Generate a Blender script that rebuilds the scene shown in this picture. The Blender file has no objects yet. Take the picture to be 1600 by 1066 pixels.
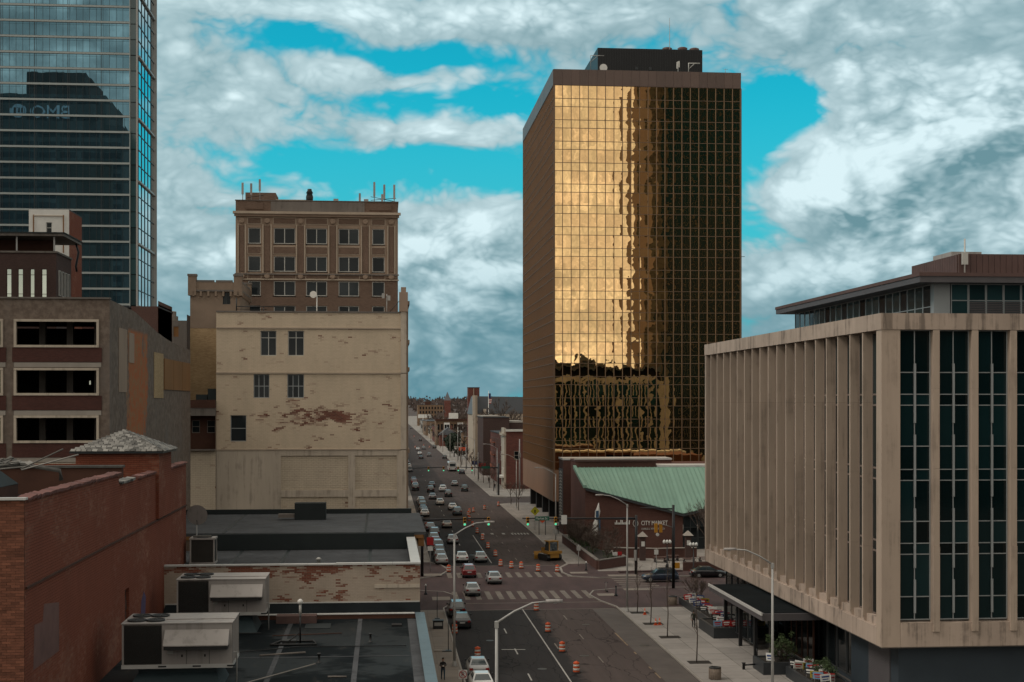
import bpy, bmesh, math, random
from mathutils import Vector, Matrix
random.seed(7)
R = math.radians
scene = bpy.context.scene
COL = scene.collection

# ------------------------------------------------------------------ camera
cam_d = bpy.data.cameras.new('camera')
cam = bpy.data.objects.new('camera', cam_d)
COL.objects.link(cam)
cam.location = (0, 0, 23.0)
cam.rotation_euler = (R(90), 0, -math.atan(200 / 2222.2))
cam_d.sensor_width = 36
cam_d.lens = 50
cam_d.shift_y = 96 / 1600
cam_d.clip_start = 0.5
cam_d.clip_end = 12000
scene.camera = cam

# ------------------------------------------------------------------ sky, sun, exposure
SUN_EL, SUN_AZ = R(46), R(258)          # azimuth clockwise from +Y: behind the camera, to the left
world = bpy.data.worlds.new('World')
scene.world = world
world.cycles.sampling_method = 'MANUAL'
world.cycles.sample_map_resolution = 256
world.use_nodes = True
wt = world.node_tree
wt.nodes.clear()


class NT:
    """tiny helper for node graphs"""
    def __init__(s, tree): s.t = tree
    def n(s, typ, **kw):
        nd = s.t.nodes.new(typ)
        for k, v in kw.items():
            if k.startswith('i_'):
                key = k[2:]
                key = int(key) if key.isdigit() else key.replace('_', ' ')
                s.set(nd.inputs[key], v)
            else:
                setattr(nd, k, v)
        return nd
    def set(s, sock, v):
        if isinstance(v, bpy.types.NodeSocket): s.t.links.new(v, sock)
        else: sock.default_value = v
    def m(s, op, a, b=None, c=None, clamp=False):
        nd = s.t.nodes.new('ShaderNodeMath'); nd.operation = op; nd.use_clamp = clamp
        for i, v in enumerate((a, b, c)):
            if v is not None: s.set(nd.inputs[i], v)
        return nd.outputs[0]
    def v(s, op, a, b=None, scale=None):
        nd = s.t.nodes.new('ShaderNodeVectorMath'); nd.operation = op
        s.set(nd.inputs[0], a)
        if b is not None: s.set(nd.inputs[1], b)
        if scale is not None: s.set(nd.inputs['Scale'], scale)
        return nd.outputs['Value'] if op in ('DOT_PRODUCT', 'LENGTH') else nd.outputs[0]
    def mix(s, f, a, b, typ='MIX'):
        nd = s.t.nodes.new('ShaderNodeMix'); nd.data_type = 'RGBA'; nd.blend_type = typ
        s.set(nd.inputs[0], f); s.set(nd.inputs[6], a); s.set(nd.inputs[7], b)
        return nd.outputs[2]
    def ss(s, x, lo, hi, a=0.0, b=1.0):
        nd = s.t.nodes.new('ShaderNodeMapRange'); nd.interpolation_type = 'SMOOTHSTEP'
        for i, v in enumerate((x, lo, hi, a, b)): s.set(nd.inputs[i], v)
        return nd.outputs[0]
    def noise(s, vec, scale, detail=4, rough=0.5, dist=0.0):
        nd = s.t.nodes.new('ShaderNodeTexNoise')
        s.set(nd.inputs['Vector'], vec); s.set(nd.inputs['Scale'], scale)
        nd.inputs['Detail'].default_value = detail; nd.inputs['Roughness'].default_value = rough
        nd.inputs['Distortion'].default_value = dist
        return nd
    def comb(s, x, y, z):
        nd = s.t.nodes.new('ShaderNodeCombineXYZ')
        for i, v in enumerate((x, y, z)): s.set(nd.inputs[i], v)
        return nd.outputs[0]
    def sep(s, v):
        nd = s.t.nodes.new('ShaderNodeSeparateXYZ'); s.set(nd.inputs[0], v)
        return nd.outputs


def c4(c): return (c[0], c[1], c[2], 1.0)


def srgb(r, g, b):
    f = lambda q: (q / 255 / 12.92) if q / 255 <= 0.04045 else ((q / 255 + 0.055) / 1.055) ** 2.4
    return (f(r), f(g), f(b))


# cloud density as a node group of the view direction, so that it can be evaluated twice for shading
cg = bpy.data.node_groups.new('cloud_density', 'ShaderNodeTree')
cg.interface.new_socket('dir', in_out='INPUT', socket_type='NodeSocketVector')
cg.interface.new_socket('density', in_out='OUTPUT', socket_type='NodeSocketFloat')
cg.interface.new_socket('puff', in_out='OUTPUT', socket_type='NodeSocketFloat')
g = NT(cg)
gi = g.n('NodeGroupInput'); go = g.n('NodeGroupOutput')
D = gi.outputs[0]
x, y, z = g.sep(D)
az = g.m('ARCTAN2', x, y)
el = g.m('ARCSINE', z)
warp = g.v('SCALE', g.v('SUBTRACT', g.noise(g.v('MULTIPLY', D, (1, 1, 1.6)), 9, 2).outputs['Color'], (0.5, 0.5, 0.5)), scale=0.05)
Dw = g.v('ADD', g.v('MULTIPLY', D, (1, 1, 1.75)), warp)
big = g.noise(Dw, 5.0, 2, 0.5).outputs[0]
puff = None                                   # rounded billows at four sizes
for sc_, wg_ in ((13.0, .46), (27.0, .40), (56.0, .26), (118.0, .14)):
    nn = g.noise(g.v('ADD', Dw, (sc_ * .01, 0, 0)), sc_, 1, 0.4).outputs[0]
    bb_ = g.m('MULTIPLY', g.m('ABSOLUTE', g.m('SUBTRACT', nn, 0.5)), 2 * wg_)
    puff = bb_ if puff is None else g.m('ADD', puff, bb_)
fine = g.m('ADD', g.m('MULTIPLY', puff, 0.85), g.m('MULTIPLY', g.noise(Dw, 15.0, 4, 0.5).outputs[0], 0.45))
fine = g.m('ADD', fine, 0.06)
dens = g.m('ADD', g.m('MULTIPLY', big, 0.62), g.m('MULTIPLY', fine, 0.56))
wx, wy, wz = g.sep(warp)
azw = g.m('ADD', az, g.m('MULTIPLY', wx, 1.2)); elw = g.m('ADD', el, g.m('MULTIPLY', wz, 0.9))
# cloud banks and clear gaps of the sky ahead (azimuth, elevation, half widths, weight)
BANKS = [(-.148, .258, .06, .030, .16), (-.12, .205, .09, .026, .16), (.05, .268, .14, .016, .20),
         (.025, .183, .06, .012, .22), (-.15, .135, .08, .03, .12), (.05, .125, .075, .024, .14),
         (.325, .142, .045, .042, .36), (.375, .168, .06, .052, .30), (.44, .185, .06, .06, .32), (.31, .088, .06, .016, .20),
         (.36, .262, .14, .022, .20), (.14, .262, .05, .02, .14), (.33, .222, .06, .010, .18),
         (0.03, .05, .8, .045, .20), (-.16, .10, .08, .04, .13), (.06, .095, .075, .035, .15), (.42, .10, .07, .022, .18), (.03, .028, .5, .006, .10),
         (-.085, .247, .05, .010, -.20), (.03, .240, .045, .009, -.22), (.065, .211, .07, .012, -.20), (-.01, .228, .05, .008, .14),
         (-.03, .168, .085, .012, -.22), (.275, .198, .034, .026, -.34), (.445, .226, .014, .009, -.2),
         (.235, .264, .014, .008, -.12), (.09, .155, .05, .014, -.14), (-.19, .285, .03, .012, -.2)]
ae = g.comb(azw, elw, 0.0)
for a0, e0, wa, we, wt_ in BANKS:
    nd = cg.nodes.new('ShaderNodeVectorMath'); nd.operation = 'MULTIPLY_ADD'
    g.set(nd.inputs[0], ae); nd.inputs[1].default_value = (1 / wa, 1 / we, 0); nd.inputs[2].default_value = (-a0 / wa, -e0 / we, 0)
    dens = g.m('ADD', dens, g.ss(g.v('LENGTH', nd.outputs[0]), 0.0, 1.9, wt_, 0.0))
cg.links.new(dens, go.inputs[0])
cg.links.new(puff, go.inputs[1])

w = NT(wt)
tc = w.n('ShaderNodeTexCoord')
Dn = w.v('NORMALIZE', tc.outputs['Generated'])
def density(vec):
    nd = wt.nodes.new('ShaderNodeGroup'); nd.node_tree = cg
    w.set(nd.inputs[0], vec); return nd.outputs
d0, puff0 = density(Dn)
d1 = density(w.v('NORMALIZE', w.v('ADD', Dn, (-0.014, 0.0, 0.017))))[0]
sx, sy, sz = w.sep(Dn)
sky = w.n('ShaderNodeTexSky', sky_type='NISHITA')
sky.sun_disc = False
sky.sun_elevation = SUN_EL
sky.sun_rotation = SUN_AZ
sky.altitude = 200
sky.air_density = 1.0; sky.dust_density = 0.3; sky.ozone_density = 3.0
clear = w.mix(1.0, sky.outputs[0], (0.05, 1.30, 1.12, 1), 'MULTIPLY')
# whiter air low down
lowair = w.ss(sz, 0.02, 0.24)
clear = w.mix(w.m('MULTIPLY', w.m('SUBTRACT', 1.0, lowair), 0.85), clear, (0.85, 3.6, 4.8, 1))
high = w.ss(sz, 0.30, 0.55)
back = w.ss(sy, 0.35, -0.35)
bias = w.m('ADD', w.m('MULTIPLY', high, 0.12), w.m('MULTIPLY', back, 0.20))
d0 = w.m('ADD', d0, bias); d1 = w.m('ADD', d1, bias)
cov = w.m('MULTIPLY', w.ss(d0, 0.50, 0.69), 0.97)
lit = w.m('SUBTRACT', d0, d1)
sunv = (math.sin(SUN_AZ) * math.cos(SUN_EL), math.cos(SUN_AZ) * math.cos(SUN_EL), math.sin(SUN_EL))
toward = w.ss(w.v('DOT_PRODUCT', Dn, sunv), -0.2, 1.0)
thick = w.ss(d0, 0.70, 1.02)
# thin cloud is evenly bright; thick cloud is modelled: lit towards the sun, dull below
relief = w.m('ADD', w.ss(lit, -0.24, 0.22), w.m('MULTIPLY', w.m('SUBTRACT', d0, 0.9), 0.22))
shade = w.m('ADD', w.m('MULTIPLY', w.m('SUBTRACT', 1.0, thick), 0.42), w.m('MULTIPLY', thick, relief))
shade = w.m('ADD', shade, w.m('MULTIPLY', lit, 0.5))
shade = w.m('ADD', shade, w.m('MULTIPLY', w.m('SUBTRACT', puff0, 0.28), 0.75), clamp=True)
lowk = w.m('MAXIMUM', w.ss(sz, 0.01, 0.135), back)
warmk = w.m('MAXIMUM', high, back)
darkc = w.mix(lowk, (0.75, 2.05, 2.6, 1), w.mix(warmk, (1.40, 2.65, 3.05, 1), (2.9, 2.85, 2.65, 1)))
brightc = w.mix(lowk, (3.2, 4.8, 5.3, 1), w.mix(warmk, (6.9, 8.5, 8.9, 1), (11.5, 10.9, 9.8, 1)))
cloudc = w.mix(shade, darkc, brightc)
cloudc = w.mix(1.0, cloudc, w.mix(toward, (1, 1, 1, 1), (1.4, 1.36, 1.28, 1)), 'MULTIPLY')
skyc = w.mix(cov, clear, cloudc)
bg = w.n('ShaderNodeBackground', i_Color=skyc, i_Strength=0.1)
wo = w.n('ShaderNodeOutputWorld')
wt.links.new(bg.outputs[0], wo.inputs[0])

sun_d = bpy.data.lights.new('sun', 'SUN')
sun_d.energy = 1.4
sun_d.angle = R(18)
sun_d.color = (1.0, 0.93, 0.85)
sun = bpy.data.objects.new('sun', sun_d)
COL.objects.link(sun)
sun.rotation_euler = Vector(sunv).to_track_quat('Z', 'Y').to_euler()
sun.location = (-40, -40, 120)

vs = scene.view_settings
scene.display_settings.display_device = 'sRGB'
vs.view_transform = 'Standard'
vs.look = 'None'
vs.exposure = 0.1
vs.gamma = 1.0
vs.use_curve_mapping = False
scene.render.engine = 'CYCLES'
# ------------------------------------------------------------------ mesh helpers
class MB:
    """collects faces; build() links them as one mesh object"""
    def __init__(s): s.v = []; s.f = []; s.sm = []
    def quad(s, *p, smooth=False):
        n = len(s.v); s.v += [tuple(q) for q in p]; s.f.append(tuple(range(n, n + len(p)))); s.sm.append(smooth); return s
    def box(s, x0, x1, y0, y1, z0, z1):
        n = len(s.v)
        s.v += [(x0, y0, z0), (x1, y0, z0), (x1, y1, z0), (x0, y1, z0), (x0, y0, z1), (x1, y0, z1), (x1, y1, z1), (x0, y1, z1)]
        for q in ((0, 3, 2, 1), (4, 5, 6, 7), (0, 1, 5, 4), (1, 2, 6, 5), (2, 3, 7, 6), (3, 0, 4, 7)):
            s.f.append(tuple(n + i for i in q)); s.sm.append(False)
        return s
    def loft(s, rings, cap=True, smooth=False, closed=True):
        """rings: lists of points, equal length"""
        n0 = len(s.v); k = len(rings[0])
        for r in rings: s.v += [tuple(q) for q in r]
        for i in range(len(rings) - 1):
            for j in range(k if closed else k - 1):
                a = n0 + i * k + j; b = n0 + i * k + (j + 1) % k
                s.f.append((a, b, b + k, a + k)); s.sm.append(smooth)
        if cap:
            s.f.append(tuple(n0 + j for j in reversed(range(k)))); s.sm.append(False)
            m = n0 + (len(rings) - 1) * k
            s.f.append(tuple(m + j for j in range(k))); s.sm.append(False)
        return s
    def prism(s, pts, axis, a, b):
        """2D polygon pts extruded along axis from a to b. axis x: pts=(y,z); y: (x,z); z: (x,y)"""
        def P(q, t): return {'x': (t, q[0], q[1]), 'y': (q[0], t, q[1]), 'z': (q[0], q[1], t)}[axis]
        area = sum(pts[i][0] * pts[(i + 1) % len(pts)][1] - pts[(i + 1) % len(pts)][0] * pts[i][1] for i in range(len(pts)))
        if (area < 0) != (axis == 'y'): pts = list(reversed(pts))
        return s.loft([[P(q, a) for q in pts], [P(q, b) for q in pts]])
    def tube(s, path, r, n=8, smooth=True):
        path = [Vector(p) for p in path]
        rs = r if isinstance(r, (list, tuple)) else [r] * len(path)
        rings = []; up = None
        for i, p in enumerate(path):
            t = (path[min(i + 1, len(path) - 1)] - path[max(i - 1, 0)]).normalized()
            ref = Vector((0, 0, 1)) if abs(t.z) < 0.9 else Vector((0, 1, 0))
            a = t.cross(ref).normalized(); b = a.cross(t).normalized()
            rings.append([p + (a * math.cos(2 * math.pi * k / n) - b * math.sin(2 * math.pi * k / n)) * rs[i] for k in range(n)])
        return s.loft(rings, True, smooth)
    def lathe(s, prof, cx=0, cy=0, n=16, smooth=True):
        """prof: list of (r, z) from bottom to top"""
        return s.loft([[(cx + r * math.cos(2 * math.pi * k / n), cy + r * math.sin(2 * math.pi * k / n), z) for k in range(n)] for r, z in prof], True, smooth)
    def wall(s, face, pos, a0, a1, z0, z1, openings=(), reveal=0.25):
        """a wall skin with openings and their reveals. face: '-y','+y' (a = x) or '-x','+x' (a = y)"""
        sgn = -1 if face[0] == '-' else 1
        def P(a, d, z):
            return (a, pos - sgn * d, z) if face[1] == 'y' else (pos - sgn * d, a, z)
        flip = face in ('+y', '-x')
        def Q(*p): s.quad(*(reversed(p) if flip else p))
        A = sorted({a0, a1, *[min(max(q, a0), a1) for o in openings for q in o[:2]]})
        Z = sorted({z0, z1, *[min(max(q, z0), z1) for o in openings for q in o[2:4]]})
        for zi in range(len(Z) - 1):
            zc = (Z[zi] + Z[zi + 1]) / 2; start = None
            for ai in range(len(A)):
                solid = ai < len(A) - 1 and not any(o[0] < (A[ai] + A[ai + 1]) / 2 < o[1] and o[2] < zc < o[3] for o in openings)
                if solid and start is None: start = A[ai]
                if not solid and start is not None:
                    Q(P(start, 0, Z[zi]), P(A[ai], 0, Z[zi]), P(A[ai], 0, Z[zi + 1]), P(start, 0, Z[zi + 1])); start = None
        for o in openings:
            l, r_, b, t = o[:4]; d = reveal
            Q(P(l, 0, b), P(l, 0, t), P(l, d, t), P(l, d, b))
            Q(P(r_, 0, t), P(r_, 0, b), P(r_, d, b), P(r_, d, t))
            Q(P(l, 0, t), P(r_, 0, t), P(r_, d, t), P(l, d, t))
            Q(P(r_, 0, b), P(l, 0, b), P(l, d, b), P(r_, d, b))
        return s
    def mesh(s, name, mat, off=(0, 0, 0)):
        me = bpy.data.meshes.new(name)
        me.from_pydata([(a - off[0], b - off[1], c - off[2]) for a, b, c in s.v], [], s.f)
        me.polygons.foreach_set('use_smooth', s.sm)
        if mat is not None: me.materials.append(M[mat] if isinstance(mat, str) else mat)
        me.update()
        return me
    def build(s, name, mat, parent=None, local=False):
        off = (0, 0, 0) if (parent is None or local) else wloc(parent)
        return link(name, s.mesh(name, mat, off), parent)


WLOC = {}
def wloc(o): return WLOC.get(o.name, (0, 0, 0))
def link(name, data, parent=None, loc=None):
    """loc in world space; parents carry no rotation while they are being built"""
    o = bpy.data.objects.new(name, data); COL.objects.link(o)
    pl = (0, 0, 0)
    if parent is not None:
        o.parent = parent; pl = wloc(parent)
    if loc is not None:
        o.location = [loc[i] - pl[i] for i in range(3)]
        WLOC[o.name] = tuple(loc)
    else:
        WLOC[o.name] = pl
    return o
def tag(o, label=None, cat=None, group=None, kind=None):
    if label: o['label'] = label
    if cat: o['category'] = cat
    if group: o['group'] = group
    if kind: o['kind'] = kind
    return o
def thing(name, label, cat, loc=(0, 0, 0), group=None):
    return tag(link(name, None, None, loc), label, cat, group)
def struct(o): o['kind'] = 'structure'; return o
_unit = {}
def piece(name, x0, x1, y0, y1, z0, z1, mat, parent):
    """a box piece that shares one unit-cube mesh per material"""
    if mat not in _unit: _unit[mat] = MB().box(-.5, .5, -.5, .5, -.5, .5).mesh('piece_' + mat, mat)
    o = link(name, _unit[mat], parent, ((x0 + x1) / 2, (y0 + y1) / 2, (z0 + z1) / 2))
    o.scale = (abs(x1 - x0), abs(y1 - y0), abs(z1 - z0))
    return o
def text(name, s, size, mat, parent, origin, right, up, depth=0.03, align='LEFT', font_scale=1.0):
    """lettering as a mesh of its own; right/up are world unit vectors"""
    cu = bpy.data.curves.new(name, 'FONT'); cu.body = s; cu.size = size; cu.extrude = depth; cu.align_x = align
    cu.resolution_u = 2
    tmp = bpy.data.objects.new('tmp_text', cu); COL.objects.link(tmp)
    dg = bpy.context.evaluated_depsgraph_get(); dg.update()
    me = bpy.data.meshes.new_from_object(tmp.evaluated_get(dg))
    bpy.data.objects.remove(tmp); bpy.data.curves.remove(cu)
    rv, uv = Vector(right), Vector(up); nv = rv.cross(uv)
    pl = wloc(parent) if parent else (0, 0, 0)
    for v in me.vertices:
        v.co = Vector(origin) - Vector(pl) + rv * v.co.x * font_scale + uv * v.co.y + nv * v.co.z
    me.materials.clear(); me.materials.append(M[mat])
    return link(name, me, parent)
KIDS = {}
def copy_tree(o, parent=None):
    c = o.copy(); COL.objects.link(c); c.parent = parent
    for ch in KIDS.get(o.name) or list(o.children): copy_tree(ch, c)
    return c
def window(parent, face, pos, a0, a1, z0, z1, frame='frame_white', pane='glass_dark', nx=1, nz=1, bar=0.08, depth=0.12, name='window', sill=None, zs=None, xs=None):
    """frame with bars as one part, each pane a sub-part. pos = plane of the frame front, face as in MB.wall"""
    sgn = -1 if face[0] == '-' else 1
    def B(mb, l, r, b, t, d0, d1):
        p0, p1 = sorted((pos - sgn * d0, pos - sgn * d1))
        return mb.box(l, r, p0, p1, b, t) if face[1] == 'y' else mb.box(p0, p1, l, r, b, t)
    mb = MB()
    A = xs or [a0 + (a1 - a0) * i / nx for i in range(nx + 1)]
    Z = zs or [z0 + (z1 - z0) * i / nz for i in range(nz + 1)]
    for i, a in enumerate(A):
        l = a if i == 0 else a - bar / 2; r = a if i == len(A) - 1 else a + bar / 2
        if i == 0: r = a + bar
        if i == len(A) - 1: l = a - bar
        B(mb, l, r, z0, z1, 0, depth)
    for j, q in enumerate(Z):
        b = q if j == 0 else q - bar / 2; t = q if j == len(Z) - 1 else q + bar / 2
        if j == 0: t = q + bar
        if j == len(Z) - 1: b = q - bar
        B(mb, a0 + bar * .5, a1 - bar * .5, b, t, 0.006, depth - 0.006)
    if sill: B(mb, a0 - 0.1, a1 + 0.1, z0 - 0.16, z0 - 0.002, -0.12, depth)
    fr = mb.build(name, frame, parent)
    for i in range(len(A) - 1):
        for j in range(len(Z) - 1):
            q0, q1 = sorted((pos - sgn * depth * .45, pos - sgn * depth * .8))
            l, r, b, t = A[i] + bar * .4, A[i + 1] - bar * .4, Z[j] + bar * .4, Z[j + 1] - bar * .4
            if face[1] == 'y': piece('pane', l, r, q0, q1, b, t, pane, fr)
            else: piece('pane', q0, q1, l, r, b, t, pane, fr)
    return fr


# ------------------------------------------------------------------ materials (all node based, in world space)
M = {}
def new_mat(name, rough=0.8, spec=0.3, metallic=0.0):
    m = bpy.data.materials.new(name); m.use_nodes = True
    t = m.node_tree; b = t.nodes['Principled BSDF']
    b.inputs['Roughness'].default_value = rough
    b.inputs['Specular IOR Level'].default_value = spec
    b.inputs['Metallic'].default_value = metallic
    n = NT(t); M[name] = m
    pos = n.n('ShaderNodeNewGeometry').outputs['Position']
    return m, n, b, pos
def bump(n, b, h, strength=0.3, dist=0.05):
    bp = n.n('ShaderNodeBump'); bp.inputs['Strength'].default_value = strength; bp.inputs['Distance'].default_value = dist
    n.set(bp.inputs['Height'], h); n.t.links.new(bp.outputs[0], b.inputs['Normal'])
def plain(name, col, rough=0.7, var=0.25, scale=1.2, spec=0.3, metallic=0.0, streak=False, bmp=0.0, objvar=0.0, drip=0.0):
    """base colour with two octaves of grime; streak = vertical runs"""
    m, n, b, pos = new_mat(name, rough, spec, metallic)
    v = n.v('MULTIPLY', pos, (1, 1, 0.13)) if streak else pos
    a = n.noise(v, scale, 5, 0.6).outputs[0]
    bb = n.noise(pos, scale * 0.17, 3, 0.5).outputs[0]
    k = n.m('ADD', n.m('MULTIPLY', n.m('SUBTRACT', a, 0.5), var * 2), n.m('MULTIPLY', n.m('SUBTRACT', bb, 0.5), var * 1.6))
    if objvar:
        oi = n.n('ShaderNodeObjectInfo').outputs['Random']
        k = n.m('ADD', k, n.m('MULTIPLY', n.m('SUBTRACT', oi, 0.5), objvar * 2))
    k = n.m('MAXIMUM', n.m('ADD', 1.0, k), 0.05)
    if drip:                                   # rain runs and soot
        dr_ = n.noise(n.v('MULTIPLY', pos, (1.9, 1.9, .09)), 1.0, 4, .65).outputs[0]
        sp_ = n.noise(pos, .45, 5, .65).outputs[0]
        k = n.m('MULTIPLY', k, n.m('SUBTRACT', 1.0, n.m('MULTIPLY', n.ss(n.m('ADD', dr_, n.m('MULTIPLY', n.m('SUBTRACT', sp_, .5), .7)), .50, .72), drip)))
    c = n.v('SCALE', (col[0], col[1], col[2]), scale=k)
    n.t.links.new(c, b.inputs['Base Color'])
    if bmp: bump(n, b, n.noise(pos, scale * 8, 3).outputs[0], bmp)
    return m
def brick(name, c1, c2, mortar, paint=None, wear=(0.5, 0.62), wear_scale=0.35, bw=0.21, bh=0.072, rough=0.9, patches=None, bs=0.5, zband=None, var=0.35, pm=0.35):
    """running-bond brick on any upright axis-aligned wall; paint = a coat that has worn off in blotches;
    patches = list of (x/y lo, hi, z lo, z hi) where bare brick shows most"""
    m, n, b, pos = new_mat(name, rough, 0.2)
    x, y, z = n.sep(pos)
    v = n.comb(n.m('ADD', x, y), z, 0.0)
    br = n.n('ShaderNodeTexBrick')
    n.set(br.inputs['Vector'], v); br.inputs['Color1'].default_value = c4(c1); br.inputs['Color2'].default_value = c4(c2)
    br.inputs['Mortar'].default_value = c4(mortar); br.inputs['Scale'].default_value = 1.0
    br.inputs['Mortar Size'].default_value = 0.012; br.inputs['Brick Width'].default_value = bw; br.inputs['Row Height'].default_value = bh
    br.inputs['Bias'].default_value = -0.1; br.inputs['Mortar Smooth'].default_value = 0.3
    col = br.outputs['Color']
    big = n.noise(pos, 0.25, 5, 0.6).outputs[0]
    col = n.mix(1.0, col, n.v('SCALE', (1, 1, 1), scale=n.m('ADD', 1 - var, n.m('MULTIPLY', big, 2 * var))), 'MULTIPLY')
    hgt = n.m('SUBTRACT', 1.0, br.outputs['Fac'])
    if paint:
        # chips follow whole bricks: quantise the noise domain to the courses
        row = n.m('FLOOR', n.m('DIVIDE', z, bh)); cx = n.m('FLOOR', n.m('DIVIDE', n.m('ADD', n.m('ADD', x, y), n.m('MULTIPLY', n.m('MODULO', row, 2.0), bw / 2)), bw))
        cell = n.comb(n.m('MULTIPLY', cx, bw), n.m('MULTIPLY', row, bh), 0.0)
        f1 = n.noise(n.v('MULTIPLY', cell, (1, 1.3, 1)), wear_scale, 4, 0.62).outputs[0]
        wn = n.n('ShaderNodeTexWhiteNoise'); n.set(wn.inputs['Vector'], cell)
        f = n.m('ADD', f1, n.m('MULTIPLY', n.m('SUBTRACT', wn.outputs['Value'], 0.5), 0.16))
        if zband:
            zz = n.m('DIVIDE', n.m('SUBTRACT', n.m('ADD', z, n.m('MULTIPLY', n.m('SUBTRACT', big, 0.5), 2.0)), zband[0]), zband[1])
            hh = n.m('DIVIDE', n.m('SUBTRACT', n.m('ADD', x, y), zband[2]), zband[3])
            q = n.m('ADD', n.m('MULTIPLY', zz, zz), n.m('MULTIPLY', hh, hh))
            f = n.m('ADD', f, n.m('MULTIPLY', n.m('EXPONENT', n.m('MULTIPLY', q, -1.0)), zband[4]))
        bare = n.ss(f, wear[0], wear[1])
        grime = n.noise(n.v('MULTIPLY', pos, (1, 1, 0.35)), 0.5, 5, 0.62).outputs[0]
        fin = n.noise(n.v('MULTIPLY', pos, (1, 1, 3)), 2.2, 4, 0.6).outputs[0]
        pc = n.v('SCALE', tuple(paint), scale=n.m('ADD', 0.62, n.m('ADD', n.m('MULTIPLY', grime, 0.5), n.m('MULTIPLY', fin, 0.26))))
        pc = n.mix(n.m('MULTIPLY', br.outputs['Fac'], pm), pc, (paint[0] * .5, paint[1] * .5, paint[2] * .5, 1))
        col = n.mix(bare, pc, col)
    n.t.links.new(col, b.inputs['Base Color'])
    bump(n, b, hgt, bs, 0.02)
    return m
def glass(name, col, metallic=0.0, rough=0.04, wob=0.004, wscale=0.6, objvar=0.6, spec=0.5, grid=None, pillow=0.0):
    """opaque reflecting pane; wob = waviness, grid = (width, height, z0) of the panes that bow by pillow"""
    m, n, b, pos = new_mat(name, rough, spec, metallic)
    oi = n.n('ShaderNodeObjectInfo').outputs['Random']
    n.t.links.new(n.v('SCALE', tuple(col), scale=n.m('ADD', 1 - objvar * .5, n.m('MULTIPLY', oi, objvar))), b.inputs['Base Color'])
    geo = n.n('ShaderNodeNewGeometry').outputs['Normal']
    N = n.v('ADD', geo, n.v('SCALE', n.v('SUBTRACT', n.noise(pos, wscale, 2, 0.5).outputs['Color'], (0.5, 0.5, 0.5)), scale=wob))
    if grid:
        x, y, z = n.sep(pos)
        h = n.m('DIVIDE', n.m('SUBTRACT', n.m('ADD', x, y), grid[0]), grid[1])
        fx = n.m('SUBTRACT', n.m('FRACT', h), 0.5)
        zz = n.m('DIVIDE', n.m('SUBTRACT', z, grid[2]), grid[3])
        cell = n.comb(n.m('FLOOR', h), n.m('FLOOR', n.m('MULTIPLY', zz, 2.0)), 1.0)
        wn = n.n('ShaderNodeTexWhiteNoise'); n.set(wn.inputs['Vector'], cell)
        wc = n.v('SUBTRACT', wn.outputs['Color'], (0.5, 0.5, 0.5))
        ax, ay, az_ = n.sep(wc)
        bow = n.m('MULTIPLY', fx, n.m('ADD', pillow, n.m('MULTIPLY', ax, pillow * 2.5)))
        N = n.v('ADD', N, n.comb(bow, 0.0, n.m('MULTIPLY', az_, pillow * .25)))
        N = n.v('ADD', N, n.v('SCALE', wc, scale=pillow * .22))
    n.t.links.new(n.v('NORMALIZE', N), b.inputs['Normal'])
    return m

# neutral building stuff
plain('concrete', (.27, .24, .21), .9, .25, .7, bmp=.1, streak=True)
plain('concrete_dark', (.15, .13, .115), .9, .35, .6, streak=True, bmp=.15, drip=.3)
plain('limestone', (.36, .29, .225), .85, .22, .8, streak=True, bmp=.08)
plain('limestone_pale', (.43, .365, .295), .85, .25, .7, streak=True, bmp=.08, drip=.3)
plain('roof_membrane', (.010, .0125, .014), .85, .7, .35, bmp=.12, spec=.05)
m_, n_, b_, pos_ = new_mat('roof_stained', .78, .06)
def _rs(n, b, pos):
    a = n.noise(n.v('MULTIPLY', pos, (1.6, .35, 1)), .55, 5, .62).outputs[0]; f = n.noise(pos, .16, 4, .6).outputs[0]; g2 = n.noise(n.v('MULTIPLY', pos, (.4, 2.5, 1)), 1.4, 4, .6).outputs[0]
    col = n.mix(n.ss(f, .38, .62), (.0065, .009, .0105, 1), (.013, .0165, .018, 1))
    col = n.mix(n.m('MULTIPLY', n.ss(a, .58, .75), .6), col, (.05, .043, .038, 1))
    col = n.mix(n.m('MULTIPLY', n.ss(g2, .55, .8), .4), col, (.030, .035, .038, 1))
    n.t.links.new(col, b.inputs['Base Color']); n.t.links.new(n.ss(f, .55, .42, .5, .9), b.inputs['Roughness'])
    bump(n, b, n.noise(pos, 3, 4).outputs[0], .15)
_rs(n_, b_, pos_)
plain('roof_grey', (.062, .064, .068), .85, .55, .4, bmp=.1, spec=.12, drip=.3)
plain('membrane_blue', (.012, .017, .018), .6, .35, .5)
plain('flashing_teal', (.028, .044, .050), .6, .5, .6)
plain('coping_metal', (.45, .44, .42), .45, .15, 1.0, spec=.5)
plain('coping_blue', (.085, .125, .145), .5, .22, 1.1, streak=False)
plain('hvac_paint', (.31, .283, .265), .55, .14, .8, spec=.3, streak=True, drip=.22)
plain('hvac_coil', (.03, .026, .022), .7, .3, 3)
plain('dark_metal', (.022, .022, .022), .5, .3, 2)
plain('black_metal', (.012, .012, .013), .45, .2, 2)
plain('steel', (.30, .29, .275), .45, .12, 1.5, spec=.5)
plain('frame_white', (.42, .41, .38), .55, .15, 2)
plain('frame_alu', (.27, .285, .29), .4, .1, 2, spec=.5)
plain('frame_dark', (.035, .038, .04), .5, .15, 2)
plain('white_paint', (.62, .60, .56), .6, .18, 1.0)
plain('rust_dark', (.065, .028, .018), .85, .4, .6)
plain('plywood', (.20, .095, .034), .8, .25, .9, streak=True)
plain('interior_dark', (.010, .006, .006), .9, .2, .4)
glass('glass_dark', (.016, .020, .022), 0, .05, .006, .8, 1.2, .22)
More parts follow.
